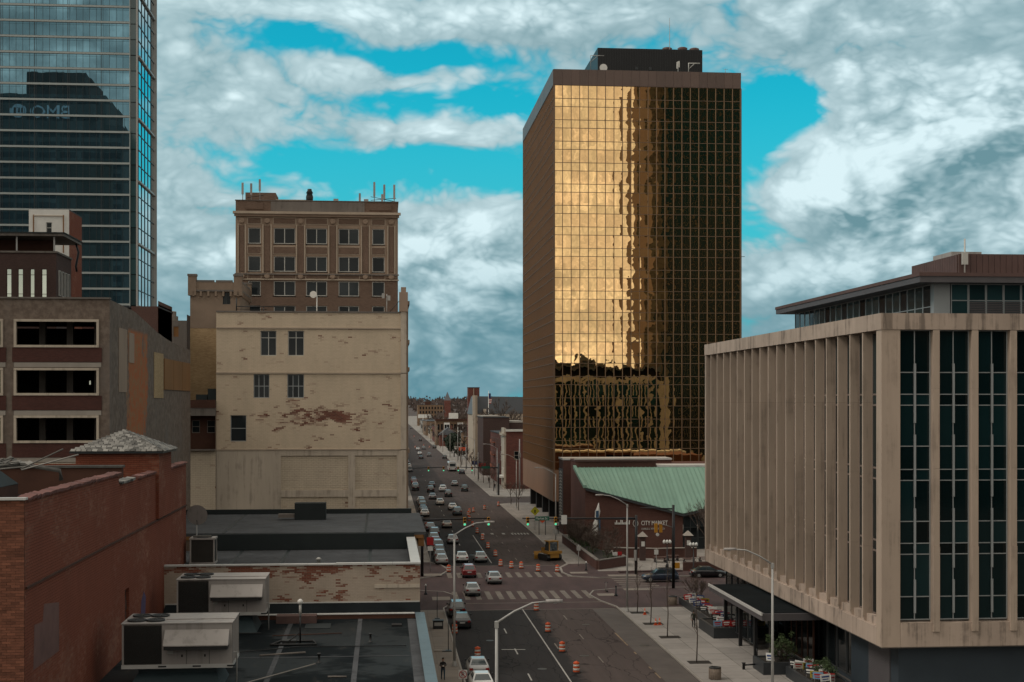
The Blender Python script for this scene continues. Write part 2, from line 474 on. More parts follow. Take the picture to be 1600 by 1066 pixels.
glass('glass_teal', (.020, .050, .055), .0, .05, .006, .5, .7, .8)
glass('glass_far', (.010, .011, .012), 0, .1, .0, .8, .6, .25)
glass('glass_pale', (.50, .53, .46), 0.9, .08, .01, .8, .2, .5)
# ------------------------------------------------------------------ ground materials
def asphalt(name, c_new, c_old, edge):
    m, n, b, pos = new_mat(name, .9, .08)
    x, y, z = n.sep(pos)
    fine = n.noise(pos, 9, 4, .6).outputs[0]
    streak = n.noise(n.v('MULTIPLY', pos, (1.0, .035, 1)), 1.6, 4, .55).outputs[0]
    blot = n.noise(pos, .12, 4, .6).outputs[0]
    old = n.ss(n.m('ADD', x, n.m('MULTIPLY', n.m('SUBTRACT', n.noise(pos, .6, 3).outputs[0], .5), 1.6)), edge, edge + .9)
    old = n.m('MAXIMUM', old, n.m('MULTIPLY', n.ss(y, 225.0, 330.0), .5))  # far road paler: distance haze and grazing sheen put into the colour
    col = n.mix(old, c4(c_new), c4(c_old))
    k = n.m('ADD', .45, n.m('ADD', n.m('MULTIPLY', streak, .55), n.m('ADD', n.m('MULTIPLY', fine, .25), n.m('MULTIPLY', blot, .35))))
    # sealed cracks
    vo = n.n('ShaderNodeTexVoronoi'); vo.feature = 'DISTANCE_TO_EDGE'
    n.set(vo.inputs['Vector'], n.v('ADD', n.v('MULTIPLY', pos, (.5, .12, 0)), n.v('SCALE', n.noise(pos, .5, 3).outputs['Color'], scale=.5)))
    vo.inputs['Scale'].default_value = 1.0
    crack = n.m('SUBTRACT', 1.0, n.m('MULTIPLY', n.ss(vo.outputs['Distance'], .006, .016, 1.0, 0.0), .55))
    k = n.m('MULTIPLY', k, crack)
    n.t.links.new(n.mix(1.0, col, n.v('SCALE', (1, 1, 1), scale=k), 'MULTIPLY'), b.inputs['Base Color'])
    bump(n, b, fine, .25, .02)
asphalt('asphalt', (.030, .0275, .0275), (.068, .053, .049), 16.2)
plain('earth', (.075, .062, .05), .95, .35, .05)
plain('curb_stone', (.25, .225, .20), .85, .25, 1.2)
plain('slab_pale', (.245, .222, .203), .88, .22, .8, objvar=.13, bmp=.1)
plain('slab_tan', (.185, .155, .13), .88, .2, .8, objvar=.10, bmp=.1)
plain('joint', (.09, .08, .07), .9, .2, 1)
plain('line_white', (.30, .285, .265), .85, .5, 2.4)
plain('line_worn', (.155, .13, .11), .85, .4, 2.2)
plain('soil', (.025, .02, .016), .95, .4, 3, bmp=.3)
def paver(name, c1, c2, mortar, w_, h_):
    m, n, b, pos = new_mat(name, .85, .25)
    br = n.n('ShaderNodeTexBrick'); n.set(br.inputs['Vector'], pos)
    br.inputs['Color1'].default_value = c4(c1); br.inputs['Color2'].default_value = c4(c2); br.inputs['Mortar'].default_value = c4(mortar)
    br.inputs['Scale'].default_value = 1; br.inputs['Mortar Size'].default_value = .012; br.inputs['Brick Width'].default_value = w_; br.inputs['Row Height'].default_value = h_
    big = n.noise(n.v('MULTIPLY', pos, (1, .3, 1)), .5, 5, .6).outputs[0]
    n.t.links.new(n.mix(1.0, br.outputs['Color'], n.v('SCALE', (1, 1, 1), scale=n.m('ADD', .45, n.m('MULTIPLY', big, 1.1))), 'MULTIPLY'), b.inputs['Base Color'])
paver('red_paving', (.066, .036, .035), (.053, .030, .030), (.06, .05, .045), .3, .15)
paver('far_walk', (.24, .215, .19), (.215, .19, .17), (.10, .09, .08), 1.6, 1.6)

# ------------------------------------------------------------------ ground, roads, pavements
struct(MB().box(-4000, 4500, -900, 9000, -.6, -.05).build('ground', 'earth'))
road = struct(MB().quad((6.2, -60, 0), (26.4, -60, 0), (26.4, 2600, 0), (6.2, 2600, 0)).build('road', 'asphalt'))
MB().quad((26.4, 172, 0), (260, 172, 0), (260, 187, 0), (26.4, 187, 0)).build('side_street', 'asphalt', road)
MB().quad((-160, 172, 0), (6.2, 172, 0), (6.2, 187, 0), (-160, 187, 0)).build('side_street', 'asphalt', road)
MB().quad((26.4, 324, 0), (260, 324, 0), (260, 344, 0), (26.4, 344, 0)).build('side_street', 'asphalt', road)
crossing = struct(MB().quad((3.2, 157, .004), (30, 157, .004), (30, 200, .004), (3.2, 200, .004)).build('brick_crossing', 'red_paving'))
MB().quad((30, 173, .004), (45, 173, .004), (45, 186, .004), (30, 186, .004)).build('brick_apron', 'red_paving', crossing)
for i in range(14):
    x0 = 8.15 + i * 1.32
    if x0 < 25.5:
        MB().quad((x0, 165.6, .009), (x0 + .62, 165.6, .009), (x0 + .62, 172.6, .009), (x0, 172.6, .009)).build('crosswalk_stripe', 'line_worn', crossing)
        MB().quad((x0 + .2, 186.2, .009), (x0 + .82, 186.2, .009), (x0 + .82, 191.6, .009), (x0 + .2, 191.6, .009)).build('crosswalk_stripe', 'line_worn', crossing)
for i in range(6):
    y0 = 173.8 + i * 1.9
    MB().quad((29.6, y0, .009), (34.4, y0, .009), (34.4, y0 + .7, .009), (29.6, y0 + .7, .009)).build('crosswalk_stripe', 'line_worn', crossing)
for y0, w_ in ((162.3, .3), (157.0, .22), (199.4, .3)):
    MB().quad((8.2, y0, .0095), (25.6, y0, .0095), (25.6, y0 + w_, .0095), (8.2, y0 + w_, .0095)).build('stop_line', 'line_worn', crossing)
for x0, y0, y1 in ((15.27, 96, 158), (15.27, 203, 246)):
    MB().quad((x0, y0, .008), (x0 + .13, y0, .008), (x0 + .13, y1, .008), (x0, y1, .008)).build('lane_line', 'line_white', road)
for x0, ys in ((12.1, (118.5, 130.8, 142.6, 206, 218, 230, 242, 254, 266, 278, 290, 302, 314, 330, 350, 370, 390, 420, 450, 480)), (16.15, (133.4,)),
               (19.25, (126, 138.5, 151, 208, 220, 232, 244, 256, 268, 280, 292)), (22.6, (214, 226, 238, 250, 262, 300, 312, 360, 380, 400, 430, 460))):
    for y0 in ys:
        MB().quad((x0, y0 - 1.5, .008), (x0 + .13, y0 - 1.5, .008), (x0 + .13, y0 + 1.5, .008), (x0, y0 + 1.5, .008)).build('lane_dash', 'line_white' if x0 < 15 else 'line_worn', road)
MB().quad((10.9, 131.8, .0085), (13.1, 131.6, .0085), (13.1, 131.85, .0085), (10.9, 132.05, .0085)).build('survey_mark', 'line_white', road)
for i in range(7):                                        # worn parking boxes along the far kerb of the closed lanes
    x0 = 22.2 + i * .55
    MB().quad((x0, 246.5, .008), (x0 + .3, 246.5, .008), (x0 + .3, 249.5, .008), (x0, 249.5, .008)).build('crosswalk_stripe', 'line_white', road) if i < 6 else None
for x0, y0 in ((20.6, 247), (18.6, 247), (17.0, 247)):
    MB().quad((x0, y0, .008), (x0 + .5, y0, .008), (x0 + .5, y0 + 2.6, .008), (x0, y0 + 2.6, .008)).build('crosswalk_stripe', 'line_white', road)
# right-hand parking lane is a paler strip with a yellow remnant at its edge
plain('old_lane', (.082, .068, .061), .88, .35, .5, bmp=.1)
plain('line_yellow', (.17, .12, .075), .9, .8, 1.2)
MB().quad((23.1, 60, .005), (25.85, 60, .005), (25.85, 157, .005), (23.1, 157, .005)).build('parking_lane', 'old_lane', road)
for y0, y1 in ((133, 140.5), (128.4, 129.6), (121, 122.2), (117, 119.5)):
    MB().quad((22.9, y0, .0075), (23.05, y0, .0075), (23.05, y1, .0075), (22.9, y1, .0075)).build('lane_line', 'line_yellow', road)
for x0, y0, r_ in ((13.6, 122, .42), (10.2, 137, .4), (18.1, 128, .45), (20.8, 146, .42), (24.6, 133, .5), (13.2, 214, .42)):
    MB().lathe([(r_, .006), (r_, .012), (r_ * .8, .014)], x0, y0, 18, False).build('manhole_cover', 'dark_metal', road)

def walk(name, pts, mat):
    return struct(MB().prism(pts, 'z', -.3, .12).build(name, mat))
def curb_along(parent, pts, wd=.16):
    """a kerb of stones about 2.4 m long along a polyline"""
    for (xa, ya), (xb, yb) in zip(pts[:-1], pts[1:]):
        L = math.hypot(xb - xa, yb - ya); k = max(1, round(L / 2.4)) if L < 70 else max(1, round(L / 12))
        dx, dy = (xb - xa) / L, (yb - ya) / L; nx, ny = -dy * wd / 2, dx * wd / 2
        for i in range(k):
            s0, s1 = L * i / k + .01, L * (i + 1) / k - .01
            a = (xa + dx * s0, ya + dy * s0); c = (xa + dx * s1, ya + dy * s1)
            MB().prism([(a[0] - nx, a[1] - ny), (c[0] - nx, c[1] - ny), (c[0] + nx, c[1] + ny), (a[0] + nx, a[1] + ny)], 'z', -.25, .142).build('kerb_stone', 'curb_stone', parent)
rn = [(26, -60), (26, 60), (26, 158), (24.9, 163), (24.4, 168), (25.4, 171.6), (28.5, 173.4), (33, 173.6), (60, 173.6)]
rf = [(60, 185.6), (33, 184.6), (28, 184.3), (24.6, 186.2), (23.9, 190.5), (24.3, 196), (26, 201), (26, 320), (30, 323.6), (60, 323.6)]
ln = [(6.6, -60), (6.6, 60), (6.6, 158.5), (8.2, 163), (8.5, 168.5), (7.2, 172.2), (4, 173.6), (-60, 173.6)]
lf = [(-60, 185.6), (4.4, 185.6), (7.4, 188.5), (8.9, 194.5), (8.1, 200), (6.6, 204), (6.6, 420), (6.6, 2400)]
r2 = [(60, 344.4), (30, 344.4), (26, 348), (26, 900), (26, 2400)]
walk_rn = walk('plaza_pavement', rn + [(60, -60)], 'joint')
walk_rf = walk('market_pavement', rf + [(60, 323.6)], 'far_walk')
walk_ln = walk('left_pavement', ln + [(-60, -60)], 'joint')
walk_lf = walk('left_far_pavement', lf + [(-60, 2400)], 'far_walk')
walk_r2 = walk('right_far_pavement', r2 + [(60, 2400)], 'far_walk')
curb_along(walk_rn, rn[1:]); curb_along(walk_rf, rf[:-1]); curb_along(walk_ln, ln[1:-1]); curb_along(walk_lf, lf[1:-1]); curb_along(walk_r2, r2[1:-1])
# paving slabs: plaza (large pale flags) and left pavement
for i in range(22):
    y0 = 92 + i * 2.95
    for j in range(5):
        x0 = 26.12 + j * 2.35
        piece('paving_slab', x0, x0 + 2.30, y0, y0 + 2.90, .1, .13 + random.uniform(-.003, .003), 'slab_pale', walk_rn)
for i in range(22):
    y0 = 92 + i * 2.95
    for j in range(2):
        x0 = 2.9 + j * 1.81
        piece('paving_slab', x0, x0 + 1.79, y0, y0 + 2.93, .1, .13 + random.uniform(-.003, .003), 'slab_tan', walk_ln)
# brick corners with pale ramps
MB().prism([(26.1, 157.1), (25.05, 163), (24.55, 168), (25.5, 171.4), (28.6, 173.2), (33, 173.4), (46, 173.4), (46, 158.8), (37.5, 157.1)], 'z', .1, .134).build('brick_corner', 'red_paving', walk_rn)
MB().prism([(6.5, 157.1), (8.05, 163), (8.35, 168.4), (7.05, 172), (4, 173.4), (-8, 173.4), (-8, 157.1)], 'z', .1, .134).build('brick_corner', 'red_paving', walk_ln)
MB().prism([(46, 185.7), (33, 184.8), (28, 184.5), (24.8, 186.4), (24.1, 190.5), (24.5, 195.8), (26.1, 200), (29, 200), (29, 191), (46, 191)], 'z', .1, .134).build('brick_corner', 'red_paving', walk_rf)
MB().prism([(-8, 185.8), (4.3, 185.8), (7.2, 188.6), (8.7, 194.5), (7.9, 200), (6.5, 203.8), (2, 203.8), (-8, 203.8)], 'z', .1, .134).build('brick_corner', 'red_paving', walk_lf)
for wl, x0, x1, y0, y1 in ((walk_rn, 25.3, 27.4, 166.6, 168.6), (walk_rn, 29.2, 32.6, 171.2, 172.9), (walk_rf, 24.9, 27.2, 188.6, 190.4), (walk_rf, 29.5, 33.5, 185.3, 186.9),
                          (walk_ln, 5.6, 7.7, 164.6, 167.4), (walk_lf, 5.0, 7.6, 187.8, 190.2)):
    piece('ramp_slab', x0, x1, y0, y1, .12, .14, 'slab_tan', wl)

# far ground beyond the street: low wooded rise on the horizon
wv = MB(); rr = random.Random(3)
def wood_h(x, y): return 10 + 9 * math.sin(x * .004 + y * .002) + 7 * math.sin(x * .011 + 1.3)
for k in range(9000):
    yy = rr.uniform(1150, 3600); xx = rr.uniform(-900, 1500)
    if 0 < xx < 40 and yy < 2300: continue
    base = max(0, (yy - 1200) * .0105)
    h = rr.uniform(6, 15); s_ = rr.uniform(3.0, 7.5)
    for q in range(3):
        a = rr.uniform(0, 6.28); cx, cy, cz = xx + rr.uniform(-4, 4), yy + rr.uniform(-4, 4), base + h * rr.uniform(.35, 1)
        wv.quad((cx - s_ * math.cos(a) * .6, cy - s_ * math.sin(a) * .6, cz - s_ * .3), (cx + s_ * math.cos(a) * .6, cy + s_ * math.sin(a) * .6, cz - s_ * .4),
                (cx + s_ * .3 * math.cos(a + .6), cy + s_ * .3 * math.sin(a), cz + s_ * .45))
plain('far_wood', (.075, .055, .048), .95, .45, .02)
tag(wv.build('far_woodland', 'far_wood'), 'brown leafless woodland along the horizon at the end of the street', 'woodland', kind='stuff')
hill = MB()
for i in range(40):
    for j in range(12):
        def HP(a, b): return (-1500 + a * 110, 1150 + b * 230, max(0, (b * 230 - 50) * .0105) - .2 if b else -.2)
        if j >= 0: hill.quad(HP(i, j), HP(i + 1, j), HP(i + 1, j + 1), HP(i, j + 1))
# the rise is parted where the road runs into it
struct(hill.build('far_rise', 'far_wood')).location = (0, 1250, 0)
# ------------------------------------------------------------------ stone office block on the right
brick('brick_red', (.115, .045, .034), (.085, .032, .026), (.13, .105, .09))
brick('brick_market', (.105, .048, .038), (.085, .038, .031), (.075, .05, .042), bw=.3, bh=.1)
brick('brick_dark', (.075, .040, .034), (.055, .030, .026), (.07, .055, .05))
brick('brick_brown', (.155, .105, .075), (.12, .08, .058), (.15, .12, .1))
plain('stone_fin', (.365, .285, .225), .85, .2, .8, streak=True, bmp=.06, drip=.28, objvar=.04)
plain('stone_panel', (.16, .125, .105), .88, .16, .5, streak=True, objvar=.05, bmp=.08)
plain('stone_band', (.37, .29, .235), .88, .3, .9, streak=True, objvar=.06, bmp=.08, drip=.5)
plain('base_slate', (.030, .040, .050), .6, .2, .6)
plain('roof_fascia', (.085, .078, .082), .5, .2, .8)
plain('louvre_brown', (.095, .055, .048), .6, .25, 1.2)
glass('glass_stone', (.005, .016, .018), 0, .05, .02, .3, 1.3, .32)
st = thing('office_building', 'tan stone office block with tall upright fins and dark windows, right foreground', 'building', (36, 129, 0))
SX, SY0, SY1, SZ0, SZ1 = 36.0, 100.5, 157.6, 5.2, 29.5
core = MB()
core.box(36.9, 74, 101.1, 157.3, 5.25, 29.2)
core.build('wall', 'concrete_dark', st)
# left face: fin, slot window, panel, repeated
nb = 19; bw = (SY1 - SY0 - 1.1) / nb
for i in range(nb):
    y0 = SY0 + 1.1 + i * bw; ya, yb = y0 + (.26 if i else 0), y0 + bw
    if i:
        for za, zb in ((6.9, 12.2), (12.2, 17.6), (17.6, 23.0), (23.0, 28.28)):
            piece('fin_stone', 36.02, 36.80, y0, y0 + .26, za + .004, zb - .004, 'stone_fin', st)
        MB().prism([(36.03, 6.9), (36.8, 6.9), (36.8, 6.0), (36.5, 6.0)], 'y', y0 + .01, y0 + .25).build('fin_foot', 'stone_band', st)
    window(st, '-x', 36.72, ya, yb, 7.1, 28.3, 'stone_panel', 'glass_stone', bar=.14, depth=.1, zs=[7.1, 11.9, 12.7, 17.3, 18.1, 22.8, 23.6, 28.3])
    piece('sill_stone', 36.3, 36.9, ya, yb, 6.52, 7.1, 'stone_band', st)
piece('corner_pier', 36.0, 37.4, 100.5, 101.6, 5.2, 28.3, 'stone_fin', st)
piece('corner_pier', 36.0, 36.8, 157.0, 157.6, 5.2, 28.3, 'stone_fin', st)
# top and bottom bands of long stones
for i in range(19):
    y0 = SY0 + (SY1 - SY0) * i / 19; y1 = SY0 + (SY1 - SY0) * (i + 1) / 19
    piece('band_stone', 35.94, 36.8, y0 + (.004 if i else -.06), y1 - .004, 28.3, 29.5, 'stone_band', st)
    piece('band_stone', 36.0, 36.85, max(y0, 101.62) + .004, y1 - .004, 5.2, 6.52, 'stone_band', st)
# front face
nf = 9; p0x = 37.42; per = 2.92
rows = [7.1, 8.8, 11.9, 12.7, 14.3, 17.3, 18.1, 19.8, 22.8, 23.6, 25.2, 28.3]
for i in range(nf):
    x0 = p0x + i * per
    fr = window(st, '-y', 100.95, x0 + .02, x0 + 2.42, 7.1, 28.3, 'frame_alu', 'glass_stone', nx=2, bar=.07, depth=.12, zs=rows)
    for za, zb in ((7.1, 10.4), (10.4, 15.6), (15.6, 21), (21, 26.2)):
        piece('mullion', x0 + 1.14, x0 + 1.30, 100.84, 100.948, za + .5, zb - .35, 'frame_alu', st)
    for za, zb in ((6.3, 12.5), (12.5, 18.2), (18.2, 24.0), (24.0, 28.28)):
        piece('pier_stone', x0 + 2.43, x0 + 2.91, 100.42 if za > 7 else 100.36, 101.1, za + .005, zb - .005, 'stone_fin', st)
    piece('band_stone', x0 + (.0 if i else -1.36), x0 + per - .01, 100.44, 101.12, 28.31, 29.5, 'stone_band', st)
    piece('band_stone', x0 + .0, x0 + per - .01, 100.5, 101.12, 5.2, 6.95, 'stone_band', st)
for i in range(13):                                            # rear face, seen in the mirror glass
    x0 = 36.6 + i * 2.88
    window(st, '+y', 157.45, x0 + .05, x0 + 2.2, 7.1, 28.3, 'frame_dark', 'glass_stone', bar=.08, depth=.12, zs=[7.1, 12.3, 17.7, 23.2, 28.3])
    piece('rear_pier', x0 + 2.2, x0 + 2.88, 157.3, 158.1, 5.3, 28.3, 'stone_fin', st)
    piece('band_stone', x0, x0 + 2.87, 157.3, 157.75, 28.31, 29.5, 'stone_band', st)
    piece('band_stone', x0, x0 + 2.87, 157.3, 157.7, 5.2, 7.05, 'stone_band', st)
piece('corner_pier', 73.6, 76.2, 156.4, 157.9, 5.2, 29.4, 'stone_fin', st)
MB().box(36.9, 74, 101.1, 157.2, 29.22, 29.3).build('roof', 'roof_grey', st)
MB().box(36.05, 74, 100.55, 157.5, 5.12, 5.2).build('soffit', 'concrete_dark', st)
# recessed ground floor
MB().box(37.6, 74, 101.4, 112.0, .1, 5.12).build('base_wall', 'base_slate', st)
for k in range(34):
    piece('shutter_slat', 37.5, 37.6, 103.0, 107.6, .2 + k * .13, .2 + k * .13 + .115, 'roof_fascia', st)
for i in range(17):
    y0 = 112.4 + i * 2.62
    if 120.5 < y0 < 128: continue
    window(st, '-x', 38.2, y0, y0 + 2.5, .5, 5.1, 'frame_dark', 'glass_dark', bar=.12, depth=.15, nz=1)
MB().box(38.3, 74, 112.0, 157, .1, 5.12).build('lobby_wall', 'base_slate', st)
# entrance canopy with its dark doors
MB().box(32.3, 38.2, 119.6, 139.5, 4.25, 4.85).build('canopy', 'roof_fascia', st)
MB().box(32.6, 38.1, 119.9, 139.2, 4.85, 4.9).build('canopy_deck', 'roof_membrane', st)
piece('canopy_edge', 32.2, 32.32, 119.5, 139.6, 4.7, 4.95, 'coping_metal', st)
for y0 in (120.4, 125.5, 131, 136.8):
    MB().box(33.2, 33.5, y0, y0 + .3, .1, 4.25).build('canopy_post', 'black_metal', st)
window(st, '-x', 37.2, 121.0, 127.8, .15, 4.2, 'rust_dark', 'glass_dark', nx=4, nz=1, bar=.14, depth=.15, name='entrance_door')
for i in range(5):
    window(st, '-x', 33.9, 128.6 + i * 2.1, 130.6 + i * 2.1, .7, 4.2, 'frame_dark', 'glass_dark', bar=.08, depth=.1)
# rooftop pavilion
MB().box(41, 76, 106, 146.3, 32.25, 32.95).build('pavilion_roof', 'roof_fascia', st)
MB().box(40.93, 76, 105.93, 146.37, 32.72, 33.0).build('roof_edge', 'louvre_brown', st)
MB().box(43.0, 76, 107.6, 144.8, 29.25, 32.25).build('pavilion_core', 'interior_dark', st)
for i in range(22):
    y0 = 107.9 + i * 1.68
    window(st, '-x', 42.6, y0, y0 + 1.66, 29.3, 32.25, 'frame_alu', 'glass_teal' if i % 3 else 'glass_dark', bar=.07, depth=.1, zs=[29.3, 30.5, 32.25])
for i in range(18):
    x0 = 44.0 + i * 1.42
    w_ = window(st, '-y', 107.3, x0, x0 + 1.4, 29.3, 32.25, 'frame_alu', 'glass_teal', bar=.07, depth=.1, zs=[29.3, 30.95, 32.25])
    if i % 6:
        for k in range(11): piece('louvre_slat', x0 + .08, x0 + 1.34, 107.25, 107.3, 29.4 + k * .135, 29.4 + k * .135 + .09, 'roof_fascia', st)
piece('pavilion_pier', 42.6, 43.9, 107.25, 107.8, 29.3, 32.25, 'frame_alu', st)
# plant screen on top
for i in range(30):
    piece('screen_slat', 46.6 + i * .5, 46.6 + i * .5 + .46, 112, 112.12, 33.0, 35.1, 'louvre_brown', st)
for i in range(20):
    piece('screen_slat', 46.5, 46.62, 112.2 + i * .5, 112.2 + i * .5 + .46, 33.0, 35.05, 'louvre_brown', st)
MB().box(47.2, 49.8, 115, 119, 33, 35.6).build('plant_unit', 'hvac_paint', st)
MB().box(50, 62, 114, 121, 33, 34.6).build('plant_unit', 'dark_metal', st)
MB().tube([(47.0, 111.8, 33.0), (47.0, 111.8, 36.3)], .07).box(46.75, 47.25, 111.7, 111.85, 34.2, 35.2).build('antenna', 'frame_white', st)

# ------------------------------------------------------------------ gold glass tower
GX0, GX1, GY0, GY1 = 32.0, 68.0, 267.0, 326.0
GZ0, GZ1, FH = 10.2, 83.0, (83.0 - 10.2) / 18
PWx, PWy = (GX1 - GX0) / 22, (GY1 - GY0) / 36
glass('glass_gold', (1.0, .63, .295), 1.0, .004, .020, .7, .10, .5, grid=(GX0 + GY0, PWx, GZ0, FH), pillow=.012)
plain('gold_mullion', (.135, .078, .042), .4, .12, .5, spec=.5)
plain('bronze_panel', (.10, .062, .048), .45, .15, .5, spec=.5, objvar=.12)
plain('copper_panel', (.23, .125, .075), .45, .12, .5, spec=.5, objvar=.06)
gt = thing('glass_tower', 'tall gold mirror glass office tower with black rooftop plant', 'tower', (50, 296, 0))
MB().box(32.3, 67.7, 267.3, 325.7, 4.5, 85.7).build('core', 'interior_dark', gt)
rest = MB(); kept = 0
for fl in range(17, -1, -1):
    zb = GZ0 + fl * FH
    for band, (za, zt) in enumerate(((zb + 1.55, zb + FH), (zb, zb + 1.55))):
        for i in range(22):
            x0 = GX0 + i * PWx
            if band == 0 and kept < 286:
                piece('pane', x0 + .03, x0 + PWx - .03, 267.0, 267.06, za + .03, zt - .03, 'glass_gold', gt); kept += 1
            else: rest.box(x0 + .03, x0 + PWx - .03, 267.0, 267.06, za + .03, zt - .03)
        for i in range(36):
            y0 = GY0 + i * PWy
            rest.box(32.0, 32.06, y0 + .03, y0 + PWy - .03, za + .03, zt - .03)
            rest.box(67.94, 68.0, y0 + .03, y0 + PWy - .03, za + .03, zt - .03)
o = rest.build('pane_field', 'glass_gold', gt); o['kind'] = 'stuff'
for i in range(23):
    x0 = GX0 + i * PWx
    piece('mullion', x0 - .065, x0 + .065, 266.9, 267.2, GZ0, 83.0, 'gold_mullion', gt)
for i in range(37):
    y0 = GY0 + i * PWy
    piece('mullion', 31.84, 32.2, y0 - .06, y0 + .06, GZ0, 83.0, 'gold_mullion', gt)
    piece('mullion', 67.8, 68.12, y0 - .06, y0 + .06, GZ0, 83.0, 'gold_mullion', gt)
for fl in range(19):
    for dz in (0, 1.55):
        z0 = GZ0 + fl * FH + dz
        if z0 > 83.1: continue
        piece('transom', GX0, GX1, 266.94, 267.15, z0 - .05, z0 + .05, 'gold_mullion', gt)
        piece('transom', 31.9, 32.15, GY0, GY1, z0 - .05, z0 + .05, 'gold_mullion', gt)
for i in range(22):
    x0 = GX0 + i * PWx
    piece('parapet_panel', x0 + .015, x0 + PWx - .015, 266.85, 267.2, 83.02, 86.0, 'bronze_panel', gt)
    piece('base_panel', x0 + .015, x0 + PWx - .015, 266.88, 267.2, 4.3, 10.14, 'copper_panel', gt)
for i in range(36):
    y0 = GY0 + i * PWy
    piece('parapet_panel', 31.82, 32.2, y0 + .015, y0 + PWy - .015, 83.02, 86.0, 'bronze_panel', gt)
    piece('base_panel', 31.85, 32.2, y0 + .015, y0 + PWy - .015, 4.3, 10.14, 'copper_panel', gt)
MB().box(32.2, 67.8, 267.2, 325.8, 85.7, 85.8).build('roof', 'roof_grey', gt)
MB().box(31.9, 68, 267, 326, 4.2, 4.3).build('soffit', 'bronze_panel', gt)
for y0 in (271, 283, 295, 307, 319):
    MB().box(33.0, 34.6, y0, y0 + 1.6, .1, 4.2).build('column', 'black_metal', gt)
for i in range(18):
    window(gt, '-x', 36.2, 269 + i * 3.1, 269 + i * 3.1 + 3.0, .2, 4.2, 'frame_alu', 'glass_dark', bar=.1, depth=.12)
ph = MB().box(42, 63, 278, 300, 85.8, 93.0).build('plant_room', 'black_metal', gt)
for i in range(42):
    piece('cladding_rib', 42 + i * .5, 42 + i * .5 + .06, 277.94, 278.0, 85.9, 92.9, 'dark_metal', ph)
for x0, x1, h in ((55.4, 57.2, 93.8), (58.6, 60.2, 93.9), (60.6, 63.0, 93.8)):
    MB().lathe([(.0, 93), (.9, 93), (1.0, h - .15), (.7, h)], (x0 + x1) / 2, 280, 14).build('roof_fan', 'louvre_brown', gt)
MB().tube([(56.6, 279, 85.8), (56.6, 279, 99.5)], [.1, .04], 6).build('mast', 'steel', gt)
MB().tube([(39.2, 268.5, 85.9), (39.2, 268.5, 89.1), (41.8, 268.5, 89.1)], .08, 6).tube([(39.2, 268.5, 87.8), (40.6, 268.5, 89.1)], .06, 6).build('davit', 'steel', gt)
MB().tube([(58.6, 270.5, 85.9), (58.6, 270.5, 88.5), (60.8, 270.5, 88.5)], .12, 6).tube([(58.6, 270.5, 87.4), (59.8, 270.5, 88.5)], .08, 6).build('davit', 'frame_white', gt)
MB().loft([[(41.8 + r * math.cos(a), 269.4 - d, 87.0 + r * math.sin(a)) for a in [k * math.pi / 8 for k in range(16)]] for r, d in ((.05, -.25), (.5, -.12), (.75, .12))], True, True).tube([(41.8, 269.7, 85.8), (41.8, 269.7, 87)], .07, 6).build('satellite_dish', 'white_paint', gt)
for x0 in (49.5, 52.2):
    MB().box(x0, x0 + .55, 277.8, 277.95, 88.8, 89.35).build('vent', 'frame_dark', ph)
for k, x0 in enumerate((54.3, 58.0, 60.3, 61.4)):
    MB().box(x0, x0 + .8, 276.6, 277.4, 85.8, 86.9).build('vent_box', 'dark_metal', gt)
MB().tube([(56.1, 268.5, 85.9), (56.1, 268.5, 88.3)], .07, 6).box(55.8, 56.0, 268.4, 268.5, 86.9, 88.2).box(56.2, 56.4, 268.4, 268.5, 87.2, 88.4).build('antenna', 'white_paint', gt)
MB().tube([(65.2, 268, 86), (65.2, 268, 87.0)], .04, 5).tube([(64.8, 268, 86.9), (65.7, 268, 86.9)], .03, 5).build('antenna', 'steel', gt)
MB().tube([(68.0, 268, 51), (69.0, 268, 51)], .05, 5).build('camera_arm', 'dark_metal', gt)

# ------------------------------------------------------------------ brick market hall with the green roof
plain('copper_green', (.155, .255, .20), .6, .12, .5, objvar=.07)
plain('copper_green_dark', (.09, .17, .13), .6, .15, .6)
mk = thing('market_hall', 'brick market hall with pale green seamed metal roof below the gold tower', 'building', (40, 225, 0))
MB().prism([(31, 0), (46.3, 0), (46.3, 5.55), (31, 9.7)], 'y', 218, 218.6).build('wall', 'brick_market', mk)
MB().prism([(218.6, 0), (235, 0), (235, 13.4), (229.4, 13.4), (229.4, 12.2), (218.6, 9.75)], 'x', 31, 31.6).build('wall', 'brick_market', mk)
MB().box(31.6, 44.3, 229.6, 235, 8, 13.4).box(33, 44.3, 235, 245, 0, 12.4).box(44.3, 64, 229.6, 251, 3, 12.45).box(31, 50, 245, 251, 0, 13.0).build('wall', 'brick_market', mk)
for x0, x1, y0, y1, z0 in ((30.9, 44.4, 229.3, 235.1, 13.4), (30.9, 50.1, 244.9, 251.1, 13.0), (44.42, 64.1, 229.4, 235, 12.45)):
    MB().box(x0, x1, y0, y1, z0, z0 + .3).build('coping', 'louvre_brown' if z0 > 13.2 else 'coping_metal', mk)
piece('coping', 30.86, 44.44, 229.24, 229.6, 13.72, 13.86, 'coping_metal', mk)
rf_ = MB().quad((31.05, 217.9, 9.7), (46.3, 217.9, 5.55), (62, 217.9, 9.3), (62, 229.4, 12.2), (31.05, 229.4, 12.2)).build('roof', 'copper_green_dark', mk)
def eave(x): return 9.85 - (x - 31) * (4.15 / 15.3) if x < 46.3 else 5.7 + (x - 46.3) * .24
px = 31.0
